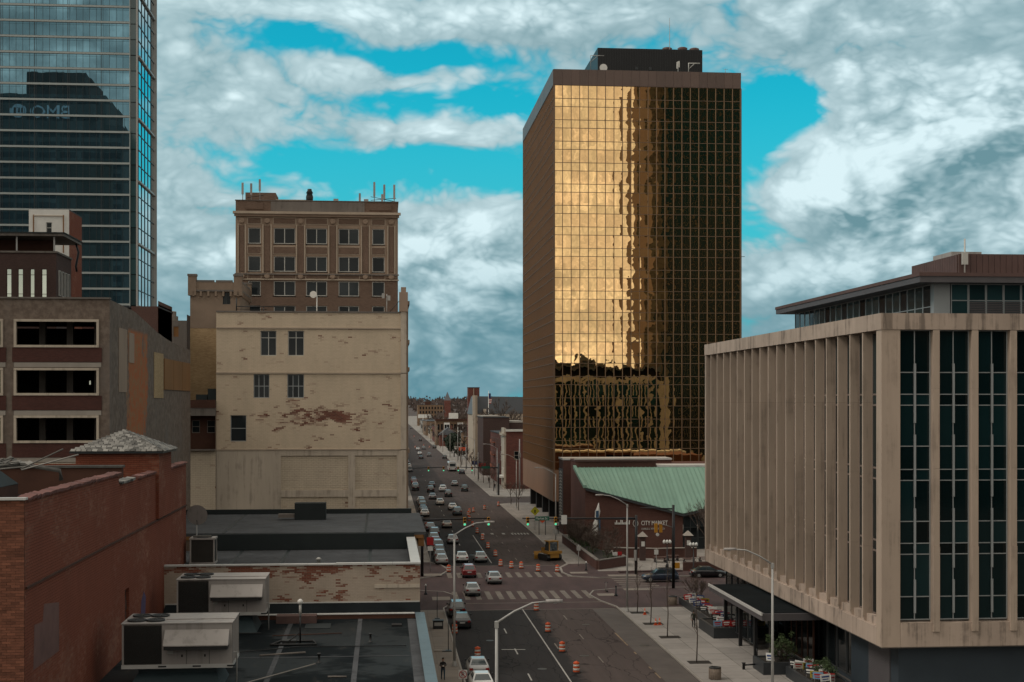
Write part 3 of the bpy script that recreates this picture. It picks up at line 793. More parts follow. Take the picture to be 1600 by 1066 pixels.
while px < 60:
    x1 = px + .72
    MB().loft([[(px, 217.5, eave(px)), (x1 - .03, 217.5, eave(x1 - .03)), (x1 - .03, 217.5, eave(x1 - .03) + .06), (px, 217.5, eave(px) + .06)],
               [(px, 229.3, 12.35), (x1 - .03, 229.3, 12.35), (x1 - .03, 229.3, 12.42), (px, 229.3, 12.42)]]).build('roof_panel', 'copper_green', rf_)
    MB().loft([[(x1 - .05, 217.48, eave(x1) + .03), (x1 + .03, 217.48, eave(x1) + .03), (x1 + .03, 217.48, eave(x1) + .16), (x1 - .05, 217.48, eave(x1) + .16)],
               [(x1 - .05, 229.3, 12.38), (x1 + .03, 229.3, 12.38), (x1 + .03, 229.3, 12.52), (x1 - .05, 229.3, 12.52)]]).build('roof_seam', 'copper_green', rf_)
    px = x1
MB().loft([[(30.6, 217.4, 9.8), (31.1, 217.4, 9.8), (31.1, 217.4, 10.25), (30.6, 217.4, 10.25)], [(30.6, 229.4, 12.3), (31.1, 229.4, 12.3), (31.1, 229.4, 12.8), (30.6, 229.4, 12.8)]]).build('verge', 'copper_green', mk)
MB().loft([[(31, 217.42, 9.45), (31, 217.9, 9.45), (31, 217.9, 9.78), (31, 217.42, 9.78)], [(46.3, 217.42, 5.3), (46.3, 217.9, 5.3), (46.3, 217.9, 5.63), (46.3, 217.42, 5.63)], [(60, 217.42, 8.6), (60, 217.9, 8.6), (60, 217.9, 8.93), (60, 217.42, 8.93)]]).build('gutter', 'frame_dark', mk)
for i in range(6):
    window(mk, '-y', 218.4, 46.5 + i * 2.3, 48.7 + i * 2.3, .2, 5.2 + max(0, i - .5) * .5, 'frame_dark', 'glass_dark', nx=2, nz=3, bar=.1, depth=.15, name='glass_wall')
text('lettering', 'CITY MARKET', 1.0, 'white_paint', mk, (39.72, 217.96, 3.95), (1, 0, 0), (0, 0, 1), .03, font_scale=.67)
text('lettering', 'CHARLES L. WHISTLER PLAZA', .42, 'frame_white', mk, (39.75, 217.97, 3.25), (1, 0, 0), (0, 0, 1), .02, font_scale=.66)
rng = [(.42, 217.9), (.42, 217.96), (.34, 217.96), (.34, 217.9)]
MB().loft([[(38.85 + r * math.cos(a), yy, 4.25 + r * 1.3 * math.sin(a)) for a in [k * math.pi / 10 for k in range(20)]] for r, yy in rng], False).box(38.75, 38.95, 217.9, 217.95, 3.9, 4.6).build('emblem', 'white_paint', mk)
for k in range(11):                                           # blurred script lettering left of the signal post
    hh = (.32, .62, .3, .28, .7, .66, .3, .34, .5, .3, .62)[k]
    piece('lettering', 35.6 + k * .22, 35.6 + k * .22 + .14, 217.92, 217.97, 4.1, 4.1 + hh, 'white_paint', mk)
# upright sign: column of slanted pale letters on the end wall
piece('sign_panel', 30.9, 30.98, 245.3, 250.6, 1.6, 11.4, 'roof_fascia', mk)
for k in range(17):
    zc = 2.0 + k * .54
    MB().quad((30.86, 245.9, zc), (30.86, 248.4, zc + .30), (30.86, 248.4, zc + .46), (30.86, 245.9, zc + .16)).quad((30.855, 246.6, zc + .12), (30.855, 249.9, zc - .02), (30.855, 249.9, zc + .1), (30.855, 246.6, zc + .26)).build('sign_letter', 'white_paint', mk)
# tall white and blue banner figure
plain('banner_blue', (.035, .075, .13), .8, .3, 2)
bf = MB()
prof = [(0, .42), (1.0, .55), (2.0, .52), (2.7, .3), (3.2, .36), (3.9, .42), (4.5, .2), (5.2, .05)]
bf.loft([[(32.4 + .12 * h - w_, 217.55, 2.3 + h), (32.4 + .12 * h, 217.35, 2.3 + h), (32.4 + .12 * h + w_, 217.55, 2.3 + h), (32.4 + .12 * h, 217.7, 2.3 + h)] for h, w_ in prof], True, True)
bo = bf.build('banner', 'white_paint', mk)
MB().box(32.55, 33.0, 217.28, 217.36, 4.9, 6.3).box(33.02, 33.25, 217.3, 217.5, 2.2, 5.2).build('banner_figure', 'banner_blue', bo)
# ------------------------------------------------------------------ left side: materials
brick('paint_cream', (.16, .055, .038), (.11, .04, .03), (.24, .2, .15), paint=(.52, .42, .31), wear=(.60, .76), wear_scale=.45, zband=(20.9, 1.5, 189.5, 7.5, .24), bw=.55, bh=.19, pm=.5)
brick('paint_cream_low', (.16, .055, .038), (.11, .04, .03), (.24, .2, .15), paint=(.48, .40, .305), wear=(.62, .76), wear_scale=.5, bw=.66, bh=.25, bs=1.0, pm=.9)
brick('paint_tan_low', (.20, .065, .04), (.14, .045, .03), (.2, .16, .12), paint=(.36, .295, .235), wear=(.57, .66), wear_scale=.5, zband=(9.3, .8, 110, 14, .16), bw=.4, bh=.13)
brick('paint_red', (.27, .12, .075), (.19, .075, .05), (.24, .18, .14), paint=(.19, .058, .034), wear=(.48, .80), wear_scale=.16, bw=.46, bh=.16, bs=1.0, pm=1.0)
brick('yellow_brick', (.40, .28, .155), (.31, .205, .11), (.27, .2, .12), bw=.42, bh=.14, var=.3)
brick('hotel_brick', (.165, .105, .076), (.13, .082, .06), (.13, .1, .08), bw=.3, bh=.1)
brick('garage_brick', (.085, .032, .026), (.065, .025, .021), (.06, .04, .035), bw=.3, bh=.1)
plain('terracotta', (.27, .195, .145), .85, .25, .7, streak=True, bmp=.1)
plain('stucco_brown', (.21, .155, .115), .9, .4, .35, bmp=.15)
plain('brick_single', (.155, .060, .036), .9, .25, 2.5, objvar=.32, bmp=.25)
plain('patch_mauve', (.14, .075, .065), .9, .4, .8)
plain('mortar', (.12, .085, .065), .95, .2, 2)
plain('clay_tile', (.13, .055, .045), .8, .25, 2.0, objvar=.25)
plain('slate', (.15, .142, .13), .85, .3, 2.5, objvar=.6, bmp=.2)
m_, n_, b_, pos_ = new_mat('garage_wall', .9, .2)
def _gw():
    n, b, pos = n_, b_, pos_
    x, y, z = n.sep(pos)
    a = n.noise(n.v('MULTIPLY', pos, (1, 1, .4)), .35, 5, .6).outputs[0]
    f = n.noise(pos, 1.6, 5, .65).outputs[0]
    # patch of flaking orange paint half-way along the side wall
    yy = n.m('DIVIDE', n.m('SUBTRACT', n.m('ADD', y, n.m('MULTIPLY', n.m('SUBTRACT', f, .5), 7.0)), 149.5), 7.0)
    patch = n.m('EXPONENT', n.m('MULTIPLY', n.m('MULTIPLY', yy, yy), -1.0))
    side = n.ss(x, -26.5, -25.6)
    patch = n.m('MULTIPLY', n.ss(n.m('ADD', patch, n.m('MULTIPLY', n.m('SUBTRACT', a, .5), 1.5)), .46, .66), side)
    patch = n.m('MULTIPLY', patch, n.ss(z, 30.6, 30.0))
    col = n.mix(n.ss(f, .35, .7), (.115, .085, .068, 1), (.19, .148, .12, 1))
    col = n.mix(n.ss(a, .5, .75), col, (.14, .115, .10, 1))
    oc = n.mix(n.ss(f, .4, .62), (.34, .10, .04, 1), (.26, .14, .07, 1))
    n.t.links.new(n.mix(patch, col, oc), b.inputs['Base Color'])
    bump(n, b, f, .2, .05)
_gw()

# ------------------------------------------------------------------ red brick building in the left foreground
rb = thing('brick_building', 'red painted brick building with tiled parapet in the left foreground', 'building', (-26, 100, 0))
MB().wall('+x', -18, 73.4, 132, 0, 17.45, [(101.2, 102.9, 6.6, 9.9)], .35).wall('+x', -18, 73.4, 99, 17.45, 18.1).quad((-34, 132, 0), (-18, 132, 0), (-18, 132, 17.45), (-34, 132, 17.45)).build('wall', 'paint_red', rb)
for k in range(30):
    piece('niche_brick', -18.34, -18.2 + random.uniform(-.05, .05), 101.2, 102.9, 6.6 + k * .11, 6.6 + k * .11 + .095, 'rust_dark', rb)
MB().quad((-34, 73.4, 0), (-18, 73.4, 0), (-18, 73.4, 18.1), (-34, 73.4, 18.1)).build('front_wall', 'mortar', rb)
nbk = 0; fill = MB()
for k in range(126):
    z0 = .3 + k * .141
    off = (k % 2) * .22
    x = -18.0 - off if off else -18.0
    if off:
        bx = [(-18.22, -18.0)]
    else: bx = []
    while x > -24:
        bx.append((x - .43, x)); x -= .44
    for a_, b2 in bx:
        if a_ > -19.8 and z0 > 8.7 and nbk < 300:
            piece('brick', a_, b2 - .0, 73.36 + random.uniform(-.008, .008), 73.5, z0, z0 + .128, 'brick_single', rb); nbk += 1
        else: fill.box(a_, b2 - .012, 73.37, 73.45, z0, z0 + .128)
fb = fill.build('brick_field', 'brick_single', rb); fb['kind'] = 'stuff'
piece('coping', -34, -17.9, 73.2, 73.7, 18.1, 18.22, 'coping_metal', rb)
MB().prism([(75.2, 9.2), (81, 9.2), (81, 11.9), (77.5, 12.3), (77.2, 11.4), (75.4, 11.5)], 'x', -17.998, -17.99).build('paint_patch', 'patch_mauve', rb)
MB().box(-18.02, -17.9, 73.6, 132, 13.58, 13.7).build('string_course', 'rust_dark', rb)
y = 73.8
while y < 131.5:                                           # clay coping tiles, tilted, a few gone
    top = 18.1 if y < 99 else 17.45
    if not (114.0 < y < 121.4 or 104 < y < 105.5):
        o = piece('coping_tile', -18.45, -17.86, y, y + .84, top - .01, top + .13 + random.uniform(0, .05), 'clay_tile' if not 99.2 < y < 104 else 'slate', rb)
        o.rotation_euler = (R(random.uniform(-2, 5)), R(random.uniform(4, 10)), R(random.uniform(-3, 3)))
    y += .88
MB().quad((-33.9, 73.6, 16.2), (-18.4, 73.6, 16.2), (-18.4, 131.8, 16.2), (-33.9, 131.8, 16.2)).build('roof', 'roof_membrane', rb)
MB().box(-34, -18.35, 73.5, 73.8, 16.2, 18.08).box(-18.4, -18.02, 73.8, 98.98, 16.2, 18.08).box(-18.4, -18.02, 98.99, 131.9, 16.2, 17.43).build('parapet_inside', 'rust_dark', rb)
MB().box(-34, -19.4, 108, 108.5, 16.2, 18.15).build('roof_wall', 'rust_dark', rb)
MB().box(-34.1, -19.3, 107.9, 108.6, 18.15, 18.32).build('wall_cap', 'slate', rb)
MB().tube([(-34, 104.5, 17.9), (-26, 104.6, 18.6), (-23.2, 104.7, 18.1), (-23.1, 104.7, 17.4)], .16, 6).build('roof_pipe', 'slate', rb)
# slate-roofed turret
tu = MB().box(-24.2, -17.75, 114.7, 121.2, 13.8, 19.0).build('turret_wall', 'paint_red', rb)
MB().box(-24.6, -17.35, 114.3, 121.6, 18.98, 19.16).build('eave', 'frame_dark', rb)
ap = Vector((-21.0, 118.0, 20.75)); cs = [Vector((-24.65, 114.25, 19.15)), Vector((-17.3, 114.25, 19.15)), Vector((-17.3, 121.65, 19.15)), Vector((-24.65, 121.65, 19.15))]
tr_ = MB()
for i in range(4): tr_.quad(cs[i], cs[(i + 1) % 4], ap)
tr_ = tr_.build('turret_roof', 'slate', rb)
sh = MB().box(-.5, .5, -.5, .5, -.5, .5).mesh('shingle_mesh', 'slate')
for f_ in (0, 1):
    A, B = cs[f_], cs[(f_ + 1) % 4]; rowsN = 13
    for r_ in range(rowsN):
        t = (r_ + .4) / rowsN; P0 = A.lerp(ap, t); P1 = B.lerp(ap, t); L = (P1 - P0).length; k = max(1, round(L / .42))
        ex = (P1 - P0).normalized(); up_ = (ap - (A + B) / 2).normalized(); nz_ = ex.cross(up_).normalized(); up_ = nz_.cross(ex)
        for i in range(k):
            c = P0.lerp(P1, (i + .5) / k) + nz_ * .05
            o = link('shingle', sh, tr_, c)
            o.rotation_euler = Matrix((ex, up_, nz_)).transposed().to_euler()
            o.rotation_euler.rotate_axis('Z', random.uniform(-.12, .12)); o.rotation_euler.rotate_axis('X', random.uniform(.05, .2))
            o.scale = (L / k * random.uniform(.8, .98), .36, .04)
# broken roof lantern and litter on the roof behind the parapet
sk = thing('roof_lantern', 'collapsed glazed roof lantern with bent bars on the red brick roof', 'skylight', (-28, 96, 16.2))
def tilt_pane(p, name='pane', mat='glass_dark'):
    n0 = (Vector(p[1]) - Vector(p[0])).cross(Vector(p[3]) - Vector(p[0])).normalized() * .06
    MB().loft([[Vector(q) for q in p], [Vector(q) + n0 for q in p]]).build(name, mat, sk)
MB().box(-33, -24.6, 93.4, 98.6, 16.2, 17.5).build('kerb', 'rust_dark', sk)
for a_ in range(5):
    x0 = -32.9 + a_ * 1.62
    tilt_pane([(x0, 93.5, 17.5), (x0 + 1.5, 93.5, 17.5), (x0 + 1.2 if a_ == 4 else x0 + 1.5, 96, 19.6 - .12 * a_), (x0, 96, 19.6 - .1 * a_)], mat='membrane_blue' if a_ != 2 else 'glass_teal')
tilt_pane([(-24.7, 93.5, 17.5), (-24.6, 98.5, 17.5), (-25.9, 96.2, 19.0), (-25.8, 95.8, 19.0)], mat='membrane_blue')
for k in range(9):
    x0 = -31 + random.uniform(0, 8); y0 = 96.5 + random.uniform(0, 4)
    MB().tube([(x0, y0, 18.2 + random.uniform(0, .6)), (x0 + random.uniform(1.5, 4), y0 + random.uniform(-1, 1), 18.6 + random.uniform(0, 1.3))], .05, 5).build('bent_bar', 'slate', sk)
for k in range(16):
    x0 = -28.4 + random.uniform(0, 4); y0 = 99.5 + random.uniform(-2, 2)
    o = piece('loose_slate', x0, x0 + .7, y0, y0 + .4, 18.4 + random.uniform(0, .7), 18.46 + .7, 'slate', sk); o.scale.z = .05
    o.rotation_euler = (random.uniform(-.6, .6), random.uniform(-.6, .6), random.uniform(-1, 1))
MB().tube([(-33.5, 96, 19.9), (-29.2, 95.2, 20.4)], .06, 5).build('bent_bar', 'slate', sk)
plain('graffiti', (.075, .06, .12), .8, .6, 6)
gf = MB()
gf.prism([(107.6, 6.8), (109.6, 6.8), (109.9, 8.3), (109.0, 8.8), (107.9, 8.2)], 'x', -17.995, -17.985)
tag(gf.build('graffiti_tag', 'graffiti'), 'blue graffiti scrawl on the red wall behind the roof units', 'graffiti')

# ------------------------------------------------------------------ low roofs, left foreground
nr = thing('flat_roof_building', 'low building with black membrane roof and blue metal coping beside the street', 'building', (-7, 90, 0))
MB().box(-18, 3.05, 40, 117.6, 0, 5.28).build('wall', 'paint_tan_low', nr)
rfm = MB().quad((-18, 40, 5.3), (2.7, 40, 5.3), (2.7, 117.2, 5.3), (-18, 117.2, 5.3)).build('roof', 'roof_stained', nr)
MB().box(2.65, 3.1, 40, 117.6, 5.0, 5.62).build('parapet', 'concrete_dark', nr)
for k in range(26):
    piece('coping_sheet', 2.55, 3.32, 40 + k * 2.985, 40 + k * 2.985 + 2.97, 5.62, 5.7, 'coping_blue', nr)
MB().box(-18, 3.1, 117.0, 117.5, 5.0, 5.66).build('roof_kerb', 'rust_dark', nr)
piece('kerb_cap', -14, 2.5, 116.95, 117.55, 5.66, 5.72, 'coping_metal', nr)
for x0 in (-7.6, -2.1): piece('roof_seam', x0, x0 + .35, 60, 116.9, 5.3, 5.315, 'roof_grey', rfm)
for y0 in (99.6,): piece('roof_seam', -14, 2.4, y0, y0 + .2, 5.3, 5.32, 'roof_grey', rfm)
piece('walk_pad', -6.2, -4.2, 112.2, 114.6, 5.3, 5.34, 'membrane_blue', nr)
piece('walk_pad', 1.9, 2.6, 60, 116.5, 5.3, 5.32, 'roof_grey', nr)
MB().box(-8.6, -5.4, 114.9, 116.2, 5.3, 5.9).build('roof_duct', 'louvre_brown', nr)
MB().tube([(-14.6, 84, 5.42), (-9.8, 88.5, 5.42), (-4.6, 96.5, 5.42)], .04, 6).build('conduit', 'concrete', nr)
MB().tube([(-8.6, 99.8, 5.45), (-5.5, 100.8, 5.45)], .07, 6).build('conduit', 'concrete_dark', nr)
MB().tube([(-13.5, 100, 5.4), (-6, 103.5, 5.4), (1.6, 103.2, 5.4)], .035, 6).build('cable', 'black_metal', nr)
MB().tube([(-8.4, 108.6, 5.38), (-3.2, 109.4, 5.38)], .04, 6).build('cable', 'rust_dark', nr)
for x0, y0 in ((-4.4, 97.5), (-1.0, 105.6), (-11.4, 104.6)): MB().lathe([(.22, 5.3), (.16, 5.34), (.08, 5.4), (.08, 5.85), (.14, 5.86), (.14, 5.95)], x0, y0, 10).build('vent_stub', 'dark_metal', nr)
MB().box(.6, 1.4, 112.6, 113.4, 5.3, 5.45).build('drain_box', 'black_metal', nr)
MB().tube([(-3.6, 92.2, 5.36), (-2.4, 92.1, 5.36)], .06, 6).build('loose_pipe', 'concrete_dark', nr)
plain('sign_plate', (.4, .4, .38), .6, .1, 3)
def rooftop_unit(x0, y0, z0, label):
    t = thing('rooftop_unit', label, 'air handler', (x0, y0, z0), 'rooftop air handlers on the black roof')
    X, Y, Z = x0, y0, z0; Wd, Dp, Ht = 6.7, 4.1, 2.75
    MB().box(X + .9, X + Wd - 1.0, Y + .6, Y + Dp - .5, 5.3, Z + .02).build('curb', 'flashing_teal', t)
    MB().loft([[(X + .35, Y - .4, 5.32), (X + Wd - .6, Y - .4, 5.32), (X + Wd - .6, Y + Dp, 5.32), (X + .35, Y + Dp, 5.32)], [(X + .9, Y + .6, Z - .35), (X + Wd - 1, Y + .6, Z - .35), (X + Wd - 1, Y + Dp - .5, Z - .35), (X + .9, Y + Dp - .5, Z - .35)]]).build('curb_flashing', 'flashing_teal', t)
    MB().box(X - .03, X + Wd + .03, Y - .03, Y + Dp + .03, Z, Z + .24).build('base_rail', 'coping_metal', t)
    MB().box(X + 2.5, X + Wd, Y, Y + Dp, Z + .24, Z + Ht).box(X, X + 2.5, Y + .1, Y + Dp, Z + .24, Z + Ht - .02).build('casing', 'hvac_paint', t)
    co = MB().box(X + .12, X + 2.42, Y + .02, Y + .1, Z + .28, Z + Ht - .1).build('coil', 'hvac_coil', t)
    for k in range(34): piece('coil_fin', X + .14, X + 2.4, Y - .005, Y + .02, Z + .3 + k * .068, Z + .3 + k * .068 + .03, 'dark_metal', co)
    for xa in (X, X + 2.42): piece('corner_post', xa, xa + .12, Y - .02, Y + .1, Z + .24, Z + Ht, 'hvac_paint', t)
    MB().box(X - .05, X + Wd + .05, Y - .05, Y + Dp + .05, Z + Ht, Z + Ht + .06).build('top_panel', 'hvac_paint', t)
    piece('top_seam', X + 2.5, X + Wd + .04, Y + 1.35, Y + 1.5, Z + Ht + .06, Z + Ht + .11, 'hvac_paint', t)
    # sloped intake hood
    MB().prism([(Y - .06, Z + 2.4), (Y - .06, Z + 1.5), (Y - .95, Z + 1.5), (Y - .95, Z + 1.56)], 'x', X + 2.62, X + Wd - .15).build('intake_hood', 'hvac_paint', t)
    MB().box(X + 2.66, X + Wd - .2, Y - .88, Y - .02, Z + 1.27, Z + 1.49).build('hood_filter', 'dark_metal', t)
    for k in range(4):
        cx, cy = X + .75 + (k % 2) * 1.15, Y + 1.0 + (k // 2) * 1.9
        f_ = MB().lathe([(.56, Z + Ht + .06), (.6, Z + Ht + .16), (.5, Z + Ht + .17), (.48, Z + Ht + .1)], cx, cy, 18).build('fan_ring', 'frame_dark', t)
        MB().lathe([(.12, Z + Ht + .1), (.1, Z + Ht + .16)], cx, cy, 10).box(cx - .46, cx + .46, cy - .05, cy + .05, Z + Ht + .11, Z + Ht + .13).box(cx - .05, cx + .05, cy - .46, cy + .46, Z + Ht + .115, Z + Ht + .135).build('fan_blade', 'black_metal', f_)
    for k in range(5): piece('side_rib', X + Wd, X + Wd + .05, Y + .2 + k * .85, Y + .26 + k * .85, Z + .26, Z + Ht - .05, 'hvac_paint', t)
    for xa in (X + 3.9, X + 5.3): piece('panel_seam', xa, xa + .03, Y - .012, Y, Z + .26, Z + 1.26, 'frame_dark', t)
    for xa in (X + 3.6, X + 5.0): piece('latch', xa, xa + .1, Y - .04, Y, Z + .7, Z + .85, 'black_metal', t)
    piece('rating_plate', X + 2.75, X + 3.1, Y - .012, Y, Z + .9, Z + 1.1, 'sign_plate', t)
    MB().tube([(X + Wd + .25, Y + .4, 5.4), (X + Wd + .25, Y + .4, Z + .9), (X + Wd, Y + .4, Z + .9)], .045, 6).build('conduit', 'steel', t)
    MB().tube([(X + .3, Y - .5, 5.42), (X + 1.6, Y - .9, 5.42), (X + 6.5, Y - 1.3, 5.42)], .04, 6).build('drain_pipe', 'dark_metal', t)
    for k in range(3): piece('lifting_slot', X + 2.2 + k * 2.1, X + 2.7 + k * 2.1, Y - .05, Y - .02, Z + .08, Z + .17, 'black_metal', t)
    return t
rooftop_unit(-16.1, 89.5, 6.55, 'pale metal air handler with intake hood, nearer one of the pair on the roof')
rooftop_unit(-15.85, 111.0, 6.6, 'pale metal air handler with intake hood, farther one of the pair against painted brick')
vs_ = thing('vent_mast', 'thin vent pipe with white cap standing on a small frame on the black roof', 'vent pipe', (-6.1, 105, 5.3))
MB().tube([(-6.1, 105, 5.3), (-6.1, 105, 7.4)], .06, 8).build('pipe', 'black_metal', vs_)
MB().tube([(-6.1, 105, 7.4), (-6.1, 105, 8.3)], .09, 8).build('upper_pipe', 'frame_white', vs_)
MB().lathe([(.09, 8.25), (.2, 8.3), (.2, 8.5), (.08, 8.62)], -6.1, 105, 12).build('cap', 'white_paint', vs_)
MB().tube([(-8.2, 104.4, 5.4), (-4.9, 104.4, 5.4), (-5.2, 106, 5.4), (-7.6, 106, 5.4), (-8.2, 104.4, 5.4)], .08, 6).tube([(-7.2, 104.6, 5.4), (-6.1, 105, 6.2)], .05, 5).box(-7.4, -6.4, 104.8, 105.6, 5.32, 5.62).build('base_frame', 'dark_metal', vs_)

l1 = thing('low_brick_building', 'low painted brick building with grey roof between black roof and cream wall', 'building', (-7, 131, 0))
MB().quad((-30, 119, 0), (3, 119, 0), (3, 119, 9.5), (-30, 119, 9.5)).quad((3, 119, 0), (3, 142.6, 0), (3, 142.6, 9.5), (3, 119, 9.5)).build('wall', 'paint_tan_low', l1)
MB().quad((-17.9, 117.62, 5.7), (3, 117.62, 5.7), (3, 118.96, 6.35), (-17.9, 118.96, 6.35)).build('flashing', 'roof_membrane', l1)
piece('flashing_strip', -17.9, 2.95, 118.93, 119.0, 6.35, 6.45, 'coping_metal', l1)
MB().quad((-30, 119.2, 8.4), (2.4, 119.2, 8.4), (2.4, 142, 8.4), (-30, 142, 8.4)).build('roof', 'roof_grey', l1)
MB().box(2.3, 2.98, 119.02, 142.4, 8.4, 9.5).box(-30, 2.3, 119.03, 119.35, 8.4, 9.5).build('parapet', 'roof_grey', l1)
MB().box(-17.8, 2.98, 142.2, 142.6, 8.4, 10.0).build('back_parapet', 'membrane_blue', l1)
for k in range(9):
    piece('coping_sheet', -18 + k * 2.34, -18 + k * 2.34 + 2.32, 118.88, 119.42, 9.5, 9.62 if k < 6 else 9.66, 'coping_metal', l1)
for k in range(8):
    piece('coping_sheet', 2.22, 3.06, 119.44 + k * 2.9, 119.44 + k * 2.9 + 2.88, 9.5, 9.6, 'coping_metal', l1)
piece('wall_patch', -.8, 2.96, 118.93, 119.0, 7.55, 7.85, 'limestone_pale', l1)
MB().lathe([(.16, 8.4), (.16, 8.75), (.28, 8.8), (.1, 8.95)], -5.9, 130, 10).build('roof_vent', 'frame_white', l1)
MB().tube([(-16, 124, 8.5), (-6, 126, 8.5)], .05, 6).build('conduit', 'steel', l1)
for x0 in (-9.5, -1.5, -14): piece('roof_seam', x0, x0 + .3, 119.4, 142, 8.4, 8.415, 'membrane_blue', l1)
ac = thing('condenser_unit', 'square grey condenser unit standing on the low roof beside the red wall', 'air conditioner', (-16.3, 131, 8.4))
MB().box(-17.4, -15.3, 130.4, 132.3, 8.5, 10.6).build('coil', 'hvac_coil', ac)
for x0, y0 in ((-17.45, 130.35), (-15.37, 130.35), (-17.45, 132.2), (-15.37, 132.2)): piece('corner_post', x0, x0 + .13, y0, y0 + .13, 8.4, 10.65, 'hvac_paint', ac)
MB().box(-17.5, -15.2, 130.3, 132.4, 10.6, 10.75).build('top_panel', 'hvac_paint', ac); MB().box(-17.5, -15.2, 130.3, 132.4, 8.4, 8.55).build('base', 'hvac_paint', ac)
MB().lathe([(.8, 10.75), (.8, 10.85), (.7, 10.85)], -16.35, 131.3, 16).build('fan_ring', 'frame_dark', ac)
MB().box(-17.2, -15.6, 130.7, 131.1, 10.76, 10.95).build('litter', 'slate', ac)
sd = thing('satellite_dish', 'pale satellite dish on a thin post beside the red wall', 'satellite dish', (-17.3, 134, 8.4))
MB().tube([(-17.3, 134, 8.4), (-17.3, 134, 12.2)], .06, 8).build('post', 'steel', sd)
MB().loft([[(-17.2 + r * math.cos(a), 133.6 - d - .35 * r * math.sin(a), 12.6 + r * math.sin(a)) for a in [k * math.pi / 9 for k in range(18)]] for r, d in ((.05, -.3), (.5, -.2), (.95, .05))], True, True).build('reflector', 'hvac_paint', sd)
MB().tube([(-17.2, 133.6, 11.7), (-17.1, 132.5, 12.2)], .03, 5).build('feed_arm', 'dark_metal', sd)

l2 = thing('canopy_building', 'low building with flat grey overhanging roof at the street corner', 'building', (-6, 155, 0))
MB().box(-30, 3.2, 142.75, 166.6, 0, 9.6).build('wall', 'brick_brown', l2)
MB().prism([(-30, 142.7), (4.2, 142.7), (4.15, 167.2), (-30, 167.2)], 'z', 9.75, 10.05).build('roof', 'roof_grey', l2)
MB().box(-30, 3.9, 142.66, 142.7, 9.4, 9.75).box(3.4, 4.0, 142.8, 167, 8.6, 9.75).build('fascia', 'plywood', l2)
MB().box(-30, 3.2, 166.7, 167.1, 10.05, 10.6).build('back_parapet', 'membrane_blue', l2)
MB().box(-9.8, -6.4, 158, 160, 10.05, 11.9).build('roof_hatch', 'membrane_blue', l2); MB().box(-11.6, -9.82, 158.2, 159.2, 10.3, 10.7).build('roof_duct', 'concrete_dark', l2)
for x0 in (-2.0, -16): piece('roof_seam', x0, x0 + .25, 143, 166.5, 10.05, 10.065, 'membrane_blue', l2)

# ------------------------------------------------------------------ cream painted wall building
cb = thing('cream_building', 'cream painted brick side wall with five windows and peeling red patch', 'building', (-10, 212, 0))
CW = [(-16.93, -14.75, 29.43, 32.87), (-13.18, -10.99, 29.44, 32.89), (-17.88, -15.71, 23.62, 26.88), (-13.27, -10.99, 23.62, 26.89), (-21.01, -18.84, 17.64, 21.24)]
MB().wall('-y', 198, -22.92, 2.3, 16.5, 35.4, CW, .35).build('wall', 'paint_cream', cb)
MB().wall('-y', 197.94, -22.92, 2.3, 0, 16.5, [(-14.14, -4.94, 10.9, 15.65), (-3.97, 1.77, 10.9, 15.65), (-14.14, -4.94, 4.0, 9.95), (-3.97, 1.77, 4.0, 9.95)], .18).build('lower_wall', 'limestone_pale', cb)
for l, r_, b2, t2 in ((-14.14, -4.94, 10.9, 15.65), (-3.97, 1.77, 10.9, 15.65), (-14.14, -4.94, 4.0, 9.95), (-3.97, 1.77, 4.0, 9.95)):
    MB().quad((l - .05, 198.1, b2 - .05), (r_ + .05, 198.1, b2 - .05), (r_ + .05, 198.1, t2 + .05), (l - .05, 198.1, t2 + .05)).build('brick_panel', 'paint_cream_low', cb)
MB().box(-22.9, 3.0, 198.4, 228, 0, 35.0).build('back_wall', 'stucco_brown', cb)
MB().box(-22.92, 2.3, 197.9, 198.5, 35.4, 35.6).build('coping', 'concrete_dark', cb)
for z0 in (33.25, 27.05, 16.5):
    piece('string_course', -22.95, 2.3, 197.86, 198.0, z0 - .09, z0 + .09, 'limestone', cb)
for i, (l, r_, b2, t2) in enumerate(CW):
    window(cb, '-y', 198.22, l, r_, b2, t2, 'frame_white' if i < 2 else 'frame_alu', 'glass_dark', bar=.1, depth=.13, sill=True,
           xs=[l, (l + r_) / 2, r_] if i < 2 else ([l, l + (r_ - l) / 3, l + 2 * (r_ - l) / 3, r_] if i < 4 else None),
           zs=[b2, b2 + (t2 - b2) * .72, t2] if i < 2 else [b2, (b2 + t2) / 2, t2])
# street-side pilaster with cornice returns
for z0, z1 in ((0, 16.4), (16.5, 27), (27.1, 35.6)): piece('pilaster', 2.3, 3.1, 197.8, 228, z0, z1, 'limestone_pale', cb)
piece('pilaster_cap', 2.1, 3.3, 197.7, 199.2, 35.6, 38.3, 'terracotta', cb); piece('pilaster_cap', 2.35, 3.05, 197.8, 199, 38.3, 39.0, 'terracotta', cb)
for z0 in (36.6, 31.2, 16.0, 27.4): piece('cornice', 3.1, 3.55, 198.2, 228, z0, z0 + .5, 'terracotta', cb)
piece('cornice', 3.1, 3.35, 198.1, 228, 0, 36.5, 'stucco_brown', cb)
MB().tube([(-20.8, 204, 35.4), (-20.8, 204, 37.8)], .08, 6).tube([(-20.8, 204, 36.6), (-12.6, 204, 36.6)], .07, 6).tube([(-17, 204, 35.2), (-17, 204, 36.6)], .05, 6).tube([(-20.8, 204, 36.2), (-16.5, 204, 36.2)], .04, 6).build('roof_railing', 'black_metal', cb)
